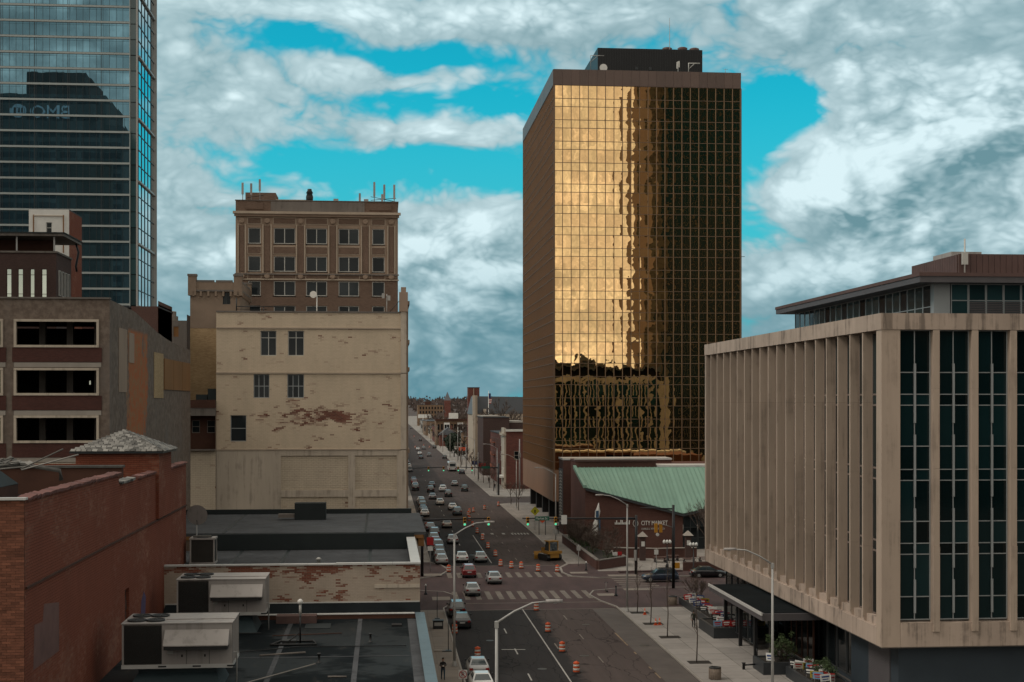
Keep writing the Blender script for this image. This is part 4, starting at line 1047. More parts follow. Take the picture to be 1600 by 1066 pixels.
MB().tube([(-9.6, 206, 35), (-9.6, 206, 38.4)], .07, 6).loft([[(-10.1 + r * math.cos(a), 205.8 - d, 38.5 + r * math.sin(a)) for a in [k * math.pi / 7 for k in range(14)]] for r, d in ((.05, -.2), (.5, .05))], True, True).build('satellite_dish', 'white_paint', cb)
MB().tube([(.4, 203, 35), (.4, 203, 38.4)], .06, 6).box(-.3, .1, 202.8, 203, 37.8, 38.5).box(.5, .9, 202.9, 203.1, 37.5, 38.2).build('antenna', 'steel', cb)
MB().tube([(.6, 201, 35.5), (2.4, 201, 37.6)], .05, 6).build('stay_rod', 'black_metal', cb)

# lower stretch and recessed bay to its left
rcs = thing('recessed_annex', 'narrow dark recessed annex between the garage and the cream wall', 'building', (-27, 199, 0))
MB().wall('-y', 197.3, -31.89, -22.94, 16.5, 22.2, [(-30.95, -22.95, 16.6, 21.17)], 1.6).build('wall', 'stucco_brown', rcs)
MB().wall('-y', 197.6, -31.89, -22.94, 0, 16.45).build('lower_wall', 'paint_cream_low', rcs)
piece('lintel', -30.95, -22.95, 197.1, 197.9, 21.18, 22.2, 'concrete_dark', rcs); piece('brick_band', -31.5, -22.95, 197.0, 198, 22.25, 23.35, 'rust_dark', rcs)
piece('sill', -31, -22.95, 197.05, 198.9, 16.42, 16.6, 'concrete_dark', rcs)
for k in range(8): piece('metal_sheet', -30.9 + k * .42, -30.9 + k * .42 + .4, 198.5, 198.6, 16.6, 21.1, 'concrete_dark', rcs)
MB().wall('-y', 198.7, -27.5, -22.95, 16.6, 21.17, [(-26.32, -25.21, 18.8, 20.55), (-24.26, -23.14, 18.8, 20.55)], .15).build('inner_wall', 'rust_dark', rcs)
for l, r_ in ((-26.32, -25.21), (-24.26, -23.14)): window(rcs, '-y', 198.8, l, r_, 18.8, 20.55, 'concrete_dark', 'glass_dark', nz=2, bar=.1)
MB().box(-31.9, -22.95, 198.9, 214, 0, 23.3).build('back_wall', 'concrete_dark', rcs)
for x0, w_ in ((-25.8, 1.5), (-24.9, 2.0)):
    MB().box(x0 if w_ < 1.8 else -24.2, (x0 + w_) if w_ < 1.8 else -22.95, 199, 200.5, 23.36, 24.1 if w_ < 1.8 else 24.9).build('roof_unit', 'membrane_blue', rcs)

# castle-like tower behind
ct = thing('castle_tower', 'crenellated tan tower with corbelled parapet and yellow brick lower wall', 'tower', (-25, 224, 0))
MB().wall('-y', 216, -28.86, -21.5, 34.1, 39.6, [(-24.05, -22.92, 37.7, 39.5)], .3).wall('+x', -21.5, 216, 231.7, 0, 39.6).quad((-28.86, 231.7, 0), (-28.86, 216, 0), (-28.86, 216, 39.6), (-28.86, 231.7, 39.6)).build('wall', 'stucco_brown', ct)
MB().wall('-y', 216.02, -28.86, -21.5, 0, 34.1).build('lower_wall', 'yellow_brick', ct)
window(ct, '-y', 216.2, -24.05, -22.92, 37.7, 39.5, 'frame_dark', 'glass_dark', nx=2, bar=.09)
MB().box(-29.1, -21.25, 215.75, 231.9, 39.6, 39.85).build('string_course', 'concrete_dark', ct)
MB().box(-29.0, -21.35, 215.85, 231.8, 39.85, 41.0).build('parapet', 'stucco_brown', ct)
for k in range(7):
    piece('corbel', -28.5 + k * 1.1, -28.5 + k * 1.1 + .3, 215.7, 216.0, 38.9, 39.6, 'stucco_brown', ct)
for k in range(12): piece('corbel', -21.5, -21.2, 217 + k * 1.2, 217.3 + k * 1.2, 38.9, 39.6, 'stucco_brown', ct)
for x0, x1 in ((-27.9, -25.3), (-25.05, -22.6)): piece('merlon', x0, x1, 215.82, 216.4, 41.0, 41.3, 'concrete_dark', ct)
for k in range(4): piece('merlon', -21.9, -21.32, 217.4 + k * 3.4, 219.9 + k * 3.4, 41.0, 41.3, 'concrete_dark', ct)
for x0, y0 in ((-29.15, 215.7), (-22.4, 215.7), (-22.4, 230.6)):
    piece('corner_turret', x0, x0 + 1.2, y0, y0 + 1.2, 39.0, 41.9, 'stucco_brown', ct); piece('turret_cap', x0 - .08, x0 + 1.28, y0 - .08, y0 + 1.28, 41.9, 42.2, 'concrete_dark', ct)
MB().box(-28.5, -21.8, 216.5, 231, 39.6, 40.1).build('roof', 'roof_grey', ct)

# brown brick hotel
ht = thing('hotel_building', 'brown brick building with terracotta upper storeys and rooftop antennas', 'building', (-11, 250, 0))
cols = [(-22.18, -20.13), (-18.03, -14.5), (-12.76, -9.34), (-7.46, -4.1), (-1.95, .11)]
rws = [(49.05, 51.65), (44.5, 47.0), (40.5, 42.95), (36.3, 38.9)]
op = [(l, r_, b2, t2) for l, r_ in cols for b2, t2 in rws]
MB().wall('-y', 236, -24.2, 2.3, 43.6, 54.3, [q for q in op if q[2] > 43.6], .3).build('upper_wall', 'terracotta', ht)
MB().wall('-y', 236, -24.2, 2.3, 0, 43.6, [q for q in op if q[2] < 43.6], .3).wall('+x', 2.3, 236, 270, 0, 54.3).wall('-x', -24.2, 236, 270, 0, 54.3).build('wall', 'hotel_brick', ht)
for l, r_ in cols:
    for b2, t2 in rws:
        window(ht, '-y', 236.12, l, r_, b2, t2, 'frame_white', 'glass_dark', nx=2 if r_ - l > 2.5 else 1, nz=1, bar=.13, depth=.14, sill=True)
    for b2, t2 in ((47.45, 48.55), (52.35, 53.25), (43.75 - .35, 44.0)):
        MB().box(l, r_, 235.9, 236, b2, t2).build('spandrel_panel', 'hotel_brick', ht)
        MB().box(l - .12, r_ + .12, 235.94, 235.99, b2 - .12, t2 + .12).build('panel_frame', 'limestone', ht)
for i, xc in enumerate((-23.2, -19.1, -13.65, -8.4, -3.05, 1.2)):
    w_ = .42 if i in (0, 5) else .5
    piece('pier_panel', xc - w_, xc + w_, 235.86, 236, 44.5, 52.0, 'hotel_brick', ht)
    for s_ in (-1, 1): piece('pier_trim', xc + s_ * (w_ + .16) - .1, xc + s_ * (w_ + .16) + .1, 235.8, 236, 44.2, 52.2, 'limestone', ht)
    for zc in (52.8, 43.75):
        MB().loft([[(xc + r2_ * math.cos(a), yy, zc + r2_ * math.sin(a)) for a in [k * math.pi / 8 for k in range(16)]] for r2_, yy in ((.45, 236), (.45, 235.75), (.28, 235.7))]).build('roundel', 'terracotta', ht)
piece('cornice', -24.6, 2.75, 235.3, 236, 53.9, 54.3, 'limestone', ht); piece('cornice', -24.4, 2.5, 235.6, 236, 53.5, 53.9, 'terracotta', ht)
piece('string_course', -24.35, 2.45, 235.7, 236, 43.95, 44.15, 'concrete_dark', ht); piece('string_course', -24.35, 2.45, 235.85, 236, 43.1, 43.3, 'limestone', ht)
MB().box(-24.2, 2.3, 236, 270, 54.3, 56.1).build('parapet', 'hotel_brick', ht); piece('coping', -24.3, 2.4, 235.9, 270.1, 56.1, 56.22, 'concrete_dark', ht)
for x0, x1 in ((-22.6, -19.7), (-2.4, 1.2)): piece('parapet_panel', x0, x1, 235.88, 236, 54.7, 55.7, 'hotel_brick', ht)
piece('parapet_panel', -18.5, -3.2, 235.93, 236, 54.4, 56.0, 'concrete_dark', ht)
MB().box(-23, -18, 240, 246, 56.1, 58.0).build('lift_house', 'hotel_brick', ht); piece('roof_kerb', -18, -12.9, 240, 246, 56.2, 56.9, 'limestone', ht)
ck = MB().lathe([(.55, 56.2), (.6, 57.4), (.45, 57.9), (.6, 58.0), (.35, 58.5), (.35, 58.7)], -12.4, 240, 12).build('chimney', 'dark_metal', ht)
for x0, x1, h in ((-8.4, -7.6, 57.0), (-3.35, -2.6, 57.0)): piece('roof_unit', x0, x1, 239, 240, 56.2, h, 'hvac_paint', ht)
for x0, z1 in ((-23.2, 59.2), (-21.8, 59.1), (-20.4, 59.8), (-4.0, 57.7), (-1.6, 59.6), (.05, 59.2), (-.3, 57.6), (1.7, 59.2)):
    MB().tube([(x0, 237.5, 56.1), (x0, 237.5, z1)], .06, 6).box(x0 - .17, x0 + .17, 237.2, 237.45, z1 - 2.4 if x0 > -5 else z1 - 1.9, z1).build('antenna', 'hvac_paint', ht)
MB().tube([(-2.2, 237.6, 56.6), (2.0, 237.6, 57.0)], .05, 5).tube([(-2.2, 237.6, 57.2), (2.0, 237.6, 56.4)], .05, 5).tube([(-22.5, 237.6, 56.8), (-19.8, 237.6, 57.2)], .05, 5).build('antenna_brace', 'dark_metal', ht)

# ------------------------------------------------------------------ parking garage
gr = thing('parking_garage', 'brown concrete and brick parking garage with white framed dark openings', 'garage', (-36, 150, 0))
lev = [(28.1, 30.7), (23.65, 26.2), (19.25, 21.8), (14.8, 17.4)]
bays = [(-34.04, -26.35), (-42.7, -35.0), (-51.4, -43.7)]
op = [(l, r_, b2, t2) for l, r_ in bays for b2, t2 in lev]
MB().wall('-y', 135, -60, -25.4, 0, 32.6, op, .5).build('wall', 'garage_wall', gr)
MB().prism([(135.03, 0), (190.5, 0), (190.5, 29.9), (182, 30.0), (170.5, 30.4), (163, 30.9), (157.8, 31.4), (148.5, 32.3), (135.03, 32.58)], 'x', -25.9, -25.41).build('side_wall', 'garage_wall', gr)
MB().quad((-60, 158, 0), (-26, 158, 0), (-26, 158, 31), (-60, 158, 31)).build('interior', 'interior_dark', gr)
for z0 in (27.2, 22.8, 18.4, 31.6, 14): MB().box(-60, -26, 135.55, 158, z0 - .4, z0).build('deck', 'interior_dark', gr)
for l, r_ in bays:
    for b2, t2 in lev:
        mbf = MB(); k_ = .22
        mbf.box(l, r_, 134.8, 135.2, b2, b2 + k_).box(l, r_, 134.8, 135.2, t2 - k_, t2).box(l, l + k_, 134.82, 135.18, b2 + k_, t2 - k_).box(r_ - k_, r_, 134.82, 135.18, b2 + k_, t2 - k_)
        mbf.build('opening_frame', 'limestone_pale', gr)
        MB().box(l - .15, r_ + .25, 134.9, 135.0, b2 - 1.35, b2 - .02).build('brick_spandrel', 'garage_brick', gr)
    for z0 in (26.75, 22.3, 17.95): piece('beam_patch', l, r_ + .2, 134.93, 135, z0 - .48, z0 - .05, 'concrete', gr)
for x0 in (-33.2, -30.6, -28.0, -41, -38):
    MB().box(x0, x0 + .6, 141, 141.6, 14, 32).build('column', 'concrete_dark', gr)
piece('coping', -60, -25.3, 134.8, 135.3, 32.6, 32.75, 'concrete_dark', gr)
for k in range(3):
    piece('plywood_board', -25.4, -25.3, 167.6 + k * 7.4, 174.8 + k * 7.4, 24.5, 28.1, 'plywood', gr)
piece('brick_infill', -25.4, -25.36, 160.5, 167.2, 23.5, 28.6, 'yellow_brick', gr)
piece('brick_infill', -25.4, -25.36, 139.5, 143.8, 24.0, 30.2, 'terracotta', gr); piece('brick_infill', -25.4, -25.36, 145, 148, 27, 30, 'terracotta', gr)
for k, (x0, z0) in enumerate(((-31.9, 24.9), (-31.2, 25.1), (-30.2, 24.8), (-29.7, 24.9), (-28.6, 24.5))):   # pale panes stand in for light through the far side
    window(gr, '-y', 157.8, x0, x0 + (.25 if k < 3 else .5), z0, z0 + .5, 'concrete', 'glass_pale', bar=.04, name='far_light_pane')

# ------------------------------------------------------------------ brick office and stair tower behind the garage
bo_ = thing('brick_office', 'dark red brick block with four pale slit windows and roof terrace canopy', 'building', (-40, 170, 0))
slits = [(-41.16, -40.62), (-39.94, -39.39), (-38.64, -38.16), (-37.41, -36.86)]
MB().wall('-y', 160, -52, -35.83, 0, 39.4, [(l, r_, 34.0, 37.65) for l, r_ in slits], .2).wall('+x', -35.83, 160, 167.5, 0, 39.4).build('wall', 'brick_dark', bo_)
for l, r_ in slits: window(bo_, '-y', 160.1, l, r_, 34.0, 37.65, 'rust_dark', 'glass_pale', bar=.05, depth=.1, zs=[34.0, 34.9, 37.0, 37.65])
for k in range(4): window(bo_, '+x', -35.7, 161 + k * 1.5, 161.8 + k * 1.5, 34.8, 37.6, 'frame_white', 'glass_dark', bar=.07, depth=.12)
piece('parapet_cap', -52, -35.7, 159.85, 167.6, 39.4, 39.6, 'concrete_dark', bo_)
MB().box(-52, -35.9, 160.1, 167.4, 39.3, 39.4).build('roof', 'roof_grey', bo_)
MB().box(-52, -34.9, 159.4, 168.6, 41.2, 41.5).build('canopy', 'concrete_dark', bo_); MB().box(-52.1, -34.8, 159.3, 168.7, 41.5, 41.62).build('canopy_edge', 'membrane_blue', bo_)
for x0 in (-40.1, -36.1, -44.2): MB().box(x0, x0 + .16, 159.8, 159.96, 39.6, 41.2).build('canopy_post', 'steel', bo_)
MB().box(-52, -37, 163.6, 163.9, 39.6, 41.2).build('terrace_wall', 'rust_dark', bo_)
MB().tube([(-35.2, 167, 41.2), (-34.9, 167, 40.2), (-35.2, 167, 38.6), (-35.1, 167, 38)], .12, 6).build('downpipe', 'black_metal', bo_)
sw = thing('stair_tower', 'white plastered stair tower with brick flank above the brick block', 'tower', (-42, 188, 0))
MB().wall('-y', 185, -44.83, -39.84, 30, 47.5, [(-42.7, -41.98, 44.5, 45.85)], .2).build('wall', 'white_paint', sw)
MB().wall('+x', -39.84, 185, 192.6, 30, 47.4).quad((-44.83, 192.6, 30), (-44.83, 185, 30), (-44.83, 185, 47.4), (-44.83, 192.6, 47.4)).build('side_wall', 'paint_red', sw)
MB().box(-44.83, -39.84, 185.05, 192.6, 47.4, 47.55).build('roof', 'roof_grey', sw)
window(sw, '-y', 185.12, -42.7, -41.98, 44.5, 45.85, 'frame_white', 'glass_dark', nz=2, bar=.08)
for x0 in (-44.3, -40.6): piece('rust_pipe', x0, x0 + .12, 184.9, 185, 42, 46.8, 'plywood', sw)
piece('ledge', -44.2, -40.5, 184.92, 185, 46.6, 46.75, 'limestone_pale', sw)
rk = thing('brick_penthouse', 'plain red brick rooftop block behind the garage ramp wall', 'building', (-34, 211, 0))
MB().wall('-y', 205, -35.58, -31.85, 0, 36.6).box(-31.85 - .01, -31.85, 205, 218, 0, 36.9).wall('+x', -31.85, 205, 218.4, 0, 37.4).build('wall', 'brick_red', rk)
MB().box(-40, -31.7, 205.02, 218.4, 36.4, 36.6).build('roof', 'roof_grey', rk)
MB().box(-45, -35.58, 206, 218, 0, 35.6).build('lower_block', 'garage_brick', rk)
ob = thing('far_apartment_block', 'small grey block with an orange boarded window behind the brick rooftop', 'building', (-34, 244, 0))
MB().wall('-y', 240, -36.5, -32.6, 0, 36.6, [(-34.79, -33.95, 33.9, 35.6)], .2).wall('+x', -32.6, 240, 248, 0, 37.6).build('wall', 'concrete_dark', ob)
piece('boarded_window', -34.79, -33.95, 240.1, 240.2, 33.9, 35.6, 'plywood', ob)
MB().lathe([(.9, 36.6), (.9, 37.4), (.6, 37.4), (.6, 38.2), (.0, 38.3)], -35.2, 242, 12, False).build('roof_tank', 'concrete', ob)

# ------------------------------------------------------------------ blue glass tower on the left
BX1, BY0, BY1, BZ1 = -61.9, 366.0, 391.6, 150.0
glass('glass_blue', (.12, .235, .30), .88, .004, .003, .12, .35, .5, grid=(BX1 + BY0, 1.64, .0, 3.95), pillow=.0015)
glass('glass_side', (.62, .72, .74), 1.0, .05, .004, .12, .12, .5)
plain('spandrel_pale', (.27, .30, .295), .5, .1, .3, spec=.5)
bt = thing('blue_glass_tower', 'tall blue green glass tower with pale floor bands, top left', 'tower', (-85, 380, 0))
MB().box(-115, BX1 - .4, BY0 + .4, BY1 - .2, 0, BZ1).build('core', 'interior_dark', bt)
kept = 0; rest = MB(); fl0 = 18
for fl in range(37, -1, -1):
    z0 = fl * 3.95
    for i in range(30):
        x1 = BX1 - 2.05 - i * 1.64
        if 9 <= fl <= 31 and i < 15 and kept < 290:
            piece('pane', x1 - 1.60, x1, BY0, BY0 + .06, z0 + .62, z0 + 3.38, 'glass_blue', bt); kept += 1
        else: rest.box(x1 - 1.60, x1, BY0, BY0 + .06, z0 + .62, z0 + 3.38)
    rest.box(-115, BX1 - 2.05, BY0 + .01, BY0 + .07, z0 + 3.42, z0 + 3.9)
    piece('floor_band', -115, BX1 - 2.0, BY0 - .12, BY0 + .3, z0 + .06, z0 + .56, 'spandrel_pale', bt)
    piece('corner_pane', BX1 - 1.85, BX1 - .4, BY0 + .1, BY0 + .16, z0 + .1, z0 + 3.85, 'glass_teal', bt)
o = rest.build('pane_field', 'glass_blue', bt); o['kind'] = 'stuff'
for i in range(31):
    x1 = BX1 - 2.03 - i * 1.64
    piece('mullion', x1 - .03, x1 + .03, BY0 - .08, BY0 + .1, 0, BZ1, 'frame_dark', bt)
    if i % 5 == 4: piece('mullion', x1 - .5, x1 - .38, BY0 - .1, BY0 + .1, 0, BZ1, 'frame_dark', bt)
piece('corner_post', BX1 - 2.05, BX1 - 1.85, BY0 - .15, BY0 + .3, 0, BZ1, 'spandrel_pale', bt); piece('corner_post', BX1 - .4, BX1, BY0 - .1, BY0 + .4, 0, BZ1, 'steel', bt)
for fl in range(38):
    z0 = fl * 3.95
    for k in range(5):
        y0 = BY0 + .6 + k * 4.9
        piece('side_pane', BX1 - .06, BX1, y0 + .08, y0 + 4.82, z0 + .1, z0 + 3.8, 'glass_side', bt)
    piece('side_transom', BX1 - .1, BX1 + (.45 if fl % 4 == 0 else .12), BY0 + .4, BY1, z0 - (.35 if fl % 4 == 0 else .1), z0 + .1, 'steel' if fl % 4 == 0 else 'frame_dark', bt)
for k in range(6):
    y0 = BY0 + .6 + k * 4.9
    piece('side_mullion', BX1 - .05, BX1 + .14, y0 - .09, y0 + .09, 0, BZ1, 'frame_dark', bt)
piece('edge_fin', BX1 - .2, BX1 + .8, BY1 - .6, BY1 - .2, 0, BZ1, 'steel', bt)
eb = thing('brick_tower', 'narrow sliver of a brick tower at the left picture edge', 'building', (-86, 300, 0))
MB().wall('-y', 300, -96, -80.3, 0, 95).wall('+x', -80.3, 300, 303, 0, 95).build('wall', 'brick_brown', eb)
for k in range(12): piece('string_course', -96, -80.2, 299.85, 300, 20 + k * 6.1, 20.6 + k * 6.1, 'terracotta', eb)
# ------------------------------------------------------------------ blocks behind and beside the viewpoint, seen in the mirror glass
plain('mirror_stone', (.10, .066, .046), .85, .4, .15)
plain('mirror_bar', (.12, .085, .06), .85, .2, .15)
tw = thing('dark_tower', 'dark glass tower with stone corner shaft, mirrored in the gold facade', 'tower', (150, -120, 0))
MB().box(126, 200, -150, -100, 0, 185).build('wall', 'glass_far', tw)
MB().box(118.5, 126, -150, -97, 0, 185).build('stone_shaft', 'mirror_stone', tw)
for i in range(45): piece('shaft_course', 118.3 if i % 2 else 118.5, 125.2, -97.4, -96.7, 3 + i * 4.1, 5.2 + i * 4.1, 'mirror_bar', tw)
for i in range(19): piece('mullion', 126 + i * 4, 126.3 + i * 4, -100.1, -99.7, 0, 185, 'mirror_bar', tw)
for i in range(44): piece('floor_band', 126, 200, -100.1, -99.75, 6 + i * 4.1, 6.25 + i * 4.1, 'mirror_stone', tw)
lb = thing('pillared_block', 'mid-rise block with stone piers, mirrored low in the gold facade', 'building', (60, -120, 0))
MB().box(-20, 116, -150, -102, 0, 36).build('wall', 'glass_far', lb)
for i in range(24): piece('pier', -20 + i * 5.8, -18.4 + i * 5.8, -102, -101, 0, 36, 'mirror_stone', lb)
for i in range(9): piece('floor_band', -20, 116, -102, -101.4, 4 + i * 4, 4.6 + i * 4, 'concrete_dark', lb)
MB().box(-20, 116, -150, -100.8, 36, 38.6).build('cornice', 'mirror_stone', lb)
for x0, h in ((70, 42), (82, 41), (88, 44), (100, 41)): MB().box(x0, x0 + 7, -130, -120, 38.6, h).build('plant_room', 'concrete_dark', lb)
m_, n_, b_, pos_ = new_mat('sign_glow', .5, .3); b_.inputs['Base Color'].default_value = (.6, .6, .6, 1); b_.inputs['Emission Color'].default_value = (.8, .85, .9, 1); b_.inputs['Emission Strength'].default_value = .16   # pale sign letters, faint glow added so they show in the reflection
sp = thing('stepped_tower', 'stepped stone tower with a pale lettered sign, mirrored in the blue glass', 'tower', (-132, 130, 0))
MB().box(-172, -104, 110, 150, 0, 134).build('wall', 'concrete_dark', sp)
MB().box(-154, -111, 112, 149.8, 134, 146).build('upper_wall', 'concrete_dark', sp); MB().box(-142, -119, 114, 149.6, 146, 155).build('crown', 'rust_dark', sp)
for fl in range(31):
    for i in range(8):
        x0 = -171 + i * 8.4
        piece('window_band', x0, x0 + 7.0, 150, 150.1, 6 + fl * 4.1, 8.3 + fl * 4.1, 'glass_far', sp)
for fl in range(2):
    for i in range(4): piece('window_band', -152 + i * 10, -144 + i * 10, 149.8, 149.95, 142.6 - fl * 6.9, 144.8 - fl * 6.9, 'glass_far', sp)
text('lettering', 'BMO', 7.4, 'sign_glow', sp, (-124.6, 149.95, 136.6), (-1, 0, 0), (0, 0, 1), .15)
MB().loft([[(-145.2 + r * math.cos(a), yy, 139.2 + r * math.sin(a)) for a in [k * math.pi / 10 for k in range(20)]] for r, yy in ((2.9, 149.85), (2.9, 150.1))]).build('emblem', 'sign_glow', sp)
for k in range(3): piece('emblem_bar', -147.0 + k * 1.5, -146.2 + k * 1.5, 150.1, 150.2, 138.2, 140.6, 'rust_dark', sp)

# ------------------------------------------------------------------ far blocks along the right of the street
def block(name, label, x0, x1, y0, y1, h, wall, roofm='roof_grey', cat='building', group=None):
    t = thing(name, label, cat, ((x0 + x1) / 2, (y0 + y1) / 2, 0), group)
    MB().quad((x0, y0, 0), (x1, y0, 0), (x1, y0, h), (x0, y0, h)).quad((x0, y1, 0), (x0, y0, 0), (x0, y0, h), (x0, y1, h)).quad((x1, y0, 0), (x1, y1, 0), (x1, y1, h), (x1, y0, h)).quad((x1, y1, 0), (x0, y1, 0), (x0, y1, h), (x1, y1, h)).build('wall', wall, t)
    MB().box(x0 - .1, x1 + .1, y0 - .1, y1 + .1, h, h + .25).build('roof', roofm, t)
    return t
brick('brick_far_red', (.15, .05, .038), (.11, .038, .03), (.13, .1, .085), bw=.6, bh=.2)
brick('brick_far_tan', (.19, .12, .075), (.15, .095, .06), (.16, .12, .09), bw=.6, bh=.2)
plain('slate_roof', (.10, .105, .115), .7, .15, .2, streak=True)
t = block('brick_shop', 'red brick shop with white end facade just past the gold tower', 32.2, 50, 375, 393, 15.3, 'brick_far_red')
piece('end_facade', 31.7, 32.2, 375.2, 384.5, 0, 16.2, 'limestone_pale', t); piece('cornice', 31.2, 32.3, 375, 384.8, 14.2, 14.8, 'limestone_pale', t); piece('parapet_cap', 32, 38.5, 374.7, 375.1, 15.3, 15.9, 'white_paint', t)
window(t, '-y', 374.9, 34.3, 35.6, 7.9, 10.1, 'concrete', 'glass_far', nz=2, bar=.1)
for k in range(3):
    for j in range(3): window(t, '-x', 32.15 if j else 31.66, 376.2 + k * 2.6 + (9 if j else 0), 377.6 + k * 2.6 + (9 if j else 0), 3 + j * 4, 5.6 + j * 4, 'white_paint', 'glass_far', bar=.15)
piece('awning', 30.6, 31.7, 376, 383, 3.0, 3.5, 'white_paint', t)
t = block('fire_escape_building', 'dark red brick building with orange fire escape behind the white facade', 32.3, 44, 396, 432, 14.2, 'brick_far_red')
plain('orange_iron', (.30, .09, .045), .7, .2, 2)
for j in range(3):
    piece('fire_escape_landing', 31.3, 32.3, 414, 420, 4 + j * 3.6, 4.15 + j * 3.6, 'orange_iron', t); piece('fire_escape_rail', 31.25, 31.3, 414, 420, 4.15 + j * 3.6, 5.0 + j * 3.6, 'orange_iron', t)
    for k in range(6): window(t, '-x', 32.26, 398 + k * 5.4, 400 + k * 5.4, 3 + j * 3.8, 5.2 + j * 3.8, 'concrete_dark', 'glass_far', bar=.15)
piece('parapet_cap', 32.1, 44.2, 395.8, 396.2, 14.2, 14.8, 'limestone_pale', t)
t = block('brown_block', 'windowless dark brown block with pale coping above the fire escape building', 31, 39.2, 445, 472, 18.2, 'brick_dark')
piece('coping', 30.9, 36.6, 444.9, 472.1, 18.5, 18.8, 'concrete', t); piece('upper_block', 36.6, 44, 446, 470, 10, 16.6, 'brick_dark', t); piece('coping', 36.7, 44.2, 445.9, 470.2, 16.6, 17.1, 'concrete', t)
t = block('white_trim_block', 'low flat block with white parapet under the bare tree', 39.4, 62, 436, 460, 13.4, 'brick_far_red')
piece('white_parapet', 39.3, 62, 435.8, 436.2, 12.6, 13.6, 'white_paint', t)
t = block('limestone_hall', 'pale limestone hall with steep slate roof behind the flagpole', 33.0, 52, 522, 560, 18.8, 'limestone')
MB().prism([(32.6, 18.6), (52.4, 18.6), (52.4, 25.0), (34.2, 25.3)], 'y', 523, 560).build('slate_slope', 'slate_roof', t)
for x0 in (32.4, 36.4): piece('gable_pier', x0, x0 + 1.0, 521, 522.4, 0, 25.6 - (x0 > 33) * 5, 'limestone_pale', t)
piece('gable_wall', 32.8, 34.2, 521.6, 523, 18, 25.6, 'limestone', t)
for k in range(4): window(t, '-y', 521.9, 37.6 + k * 2.4, 39 + k * 2.4, 10, 16, 'limestone_pale', 'glass_far', bar=.2)
MB().box(38, 90, 540, 580, 0, 24).build('rear_wing', 'slate_roof', t)
t = block('red_brick_shaft', 'tall plain red brick shaft rising over the row houses', 35.4, 40.2, 600, 606, 29.2, 'brick_far_red', cat='tower')
piece('pilaster', 37.6, 37.9, 599.7, 600, 0, 29.0, 'limestone', t)
t = block('row_houses', 'tan brick row houses with white bay windows facing the camera', 27.6, 50, 760, 780, 13.4, 'brick_far_tan')
piece('cornice', 27.2, 50.3, 759.2, 760, 13.2, 14.2, 'rust_dark', t)
for xc in (33.4, 40.6, 45.8):
    piece('bay', xc - 1.5, xc + 1.5, 758.6, 760, 3, 12.2, 'white_paint', t)
    for k in range(2):
        for j in range(2): piece('window', xc - 1.2 + k * 1.3, xc - .15 + k * 1.3, 758.4, 758.6, 4.2 + j * 4, 7.2 + j * 4, 'glass_far', t)
for xc in (29, 30.8, 36.2, 37.8, 39.0, 43, 48): 
    for j in range(2): piece('window', xc - .45, xc + .45, 759.85, 760, 4.4 + j * 4, 7.4 + j * 4, 'glass_far', t)
piece('billboard', 34.4, 39.4, 758, 758.3, 14.4, 17.4, 'white_paint', t)
t = block('spire_school', 'distant tan brick block with a pointed spire near the horizon', 33, 58, 1400, 1430, 20.5, 'brick_far_tan')
MB().box(59.2, 65.4, 1400, 1407, 0, 25).build('spire_base', 'brick_far_red', t)
MB().loft([[(59, 1400, 25), (65.6, 1400, 25), (65.6, 1407, 25), (59, 1407, 25)], [(62.2, 1403.4, 33.5), (62.4, 1403.4, 33.5), (62.4, 1403.6, 33.5), (62.2, 1403.6, 33.5)]]).build('spire', 'slate_roof', t)
MB().box(40, 46, 1405, 1415, 20.7, 23.5).build('roof_house', 'rust_dark', t)
for k in range(8):
    for j in range(3): piece('window', 35 + k * 2.9, 36.3 + k * 2.9, 1399.8, 1400, 8 + j * 4.2, 10.4 + j * 4.2, 'glass_far', t)
rr = random.Random(11)
NB = [('plain brick commercial block on the right past the row houses', 29, 40, 820, 860, 9, 'brick_far_red'), ('pale low shop on the right far down the street', 29, 44, 900, 940, 7, 'limestone'),
      ('brown brick block right of the street near the horizon', 28.5, 46, 980, 1040, 10, 'brick_far_tan'), ('grey low block at the far right end of the street', 29, 60, 1080, 1160, 9, 'concrete')]
for lab, x0, x1, y0, y1, h, mt in NB:
    t = block('street_block', lab, x0, x1, y0, y1, h, mt)
    for k in range(5): piece('window', x0 - .1, x0, y0 + 3 + k * 6.5, y0 + 6 + k * 6.5, 3, 6, 'glass_far', t)
for i, (y0, y1, h, mt) in enumerate(((275, 330, 17, 'brick_far_red'), (348, 420, 12, 'limestone'), (430, 520, 14, 'brick_far_tan'), (540, 700, 10, 'brick_far_red'), (720, 1000, 9, 'concrete'))):
    t = block('street_block', ('red brick block hidden on the left behind the hotel', 'pale stone block on the left past the crossing', 'tan brick block on the left in mid distance', 'red brick terrace on the far left side of the street', 'grey low terrace on the left near the horizon')[i], -24, 1.5, y0, y1, h, mt)
bb = thing('billboard', 'pale two panel billboard on a post above the far street', 'billboard', (31, 1100, 0))
MB().tube([(30, 1100, 0), (30, 1100, 11)], .35, 6).build('post', 'steel', bb)
for x0 in (26.2, 31.4): piece('board', x0, x0 + 5.0, 1099.6, 1100, 10.9, 13.8, 'white_paint', bb)
plain('flag_red', (.30, .03, .03), .8, .1, 2); plain('flag_blue', (.02, .03, .10), .8, .1, 2)
fp = thing('flagpole', 'white flagpole with a hanging striped flag beside the limestone hall', 'flagpole', (36.7, 500, 0))
MB().tube([(36.7, 500, 0), (36.7, 500, 27.2)], [.16, .08], 8).build('pole', 'white_paint', fp)
for k in range(7): MB().box(36.75 + .04 * k, 37.6 + .05 * k, 499.9, 500.0, 22.6 + k * .25, 22.85 + k * .25).build('flag_stripe', 'flag_red' if k % 2 == 0 else 'white_paint', fp)
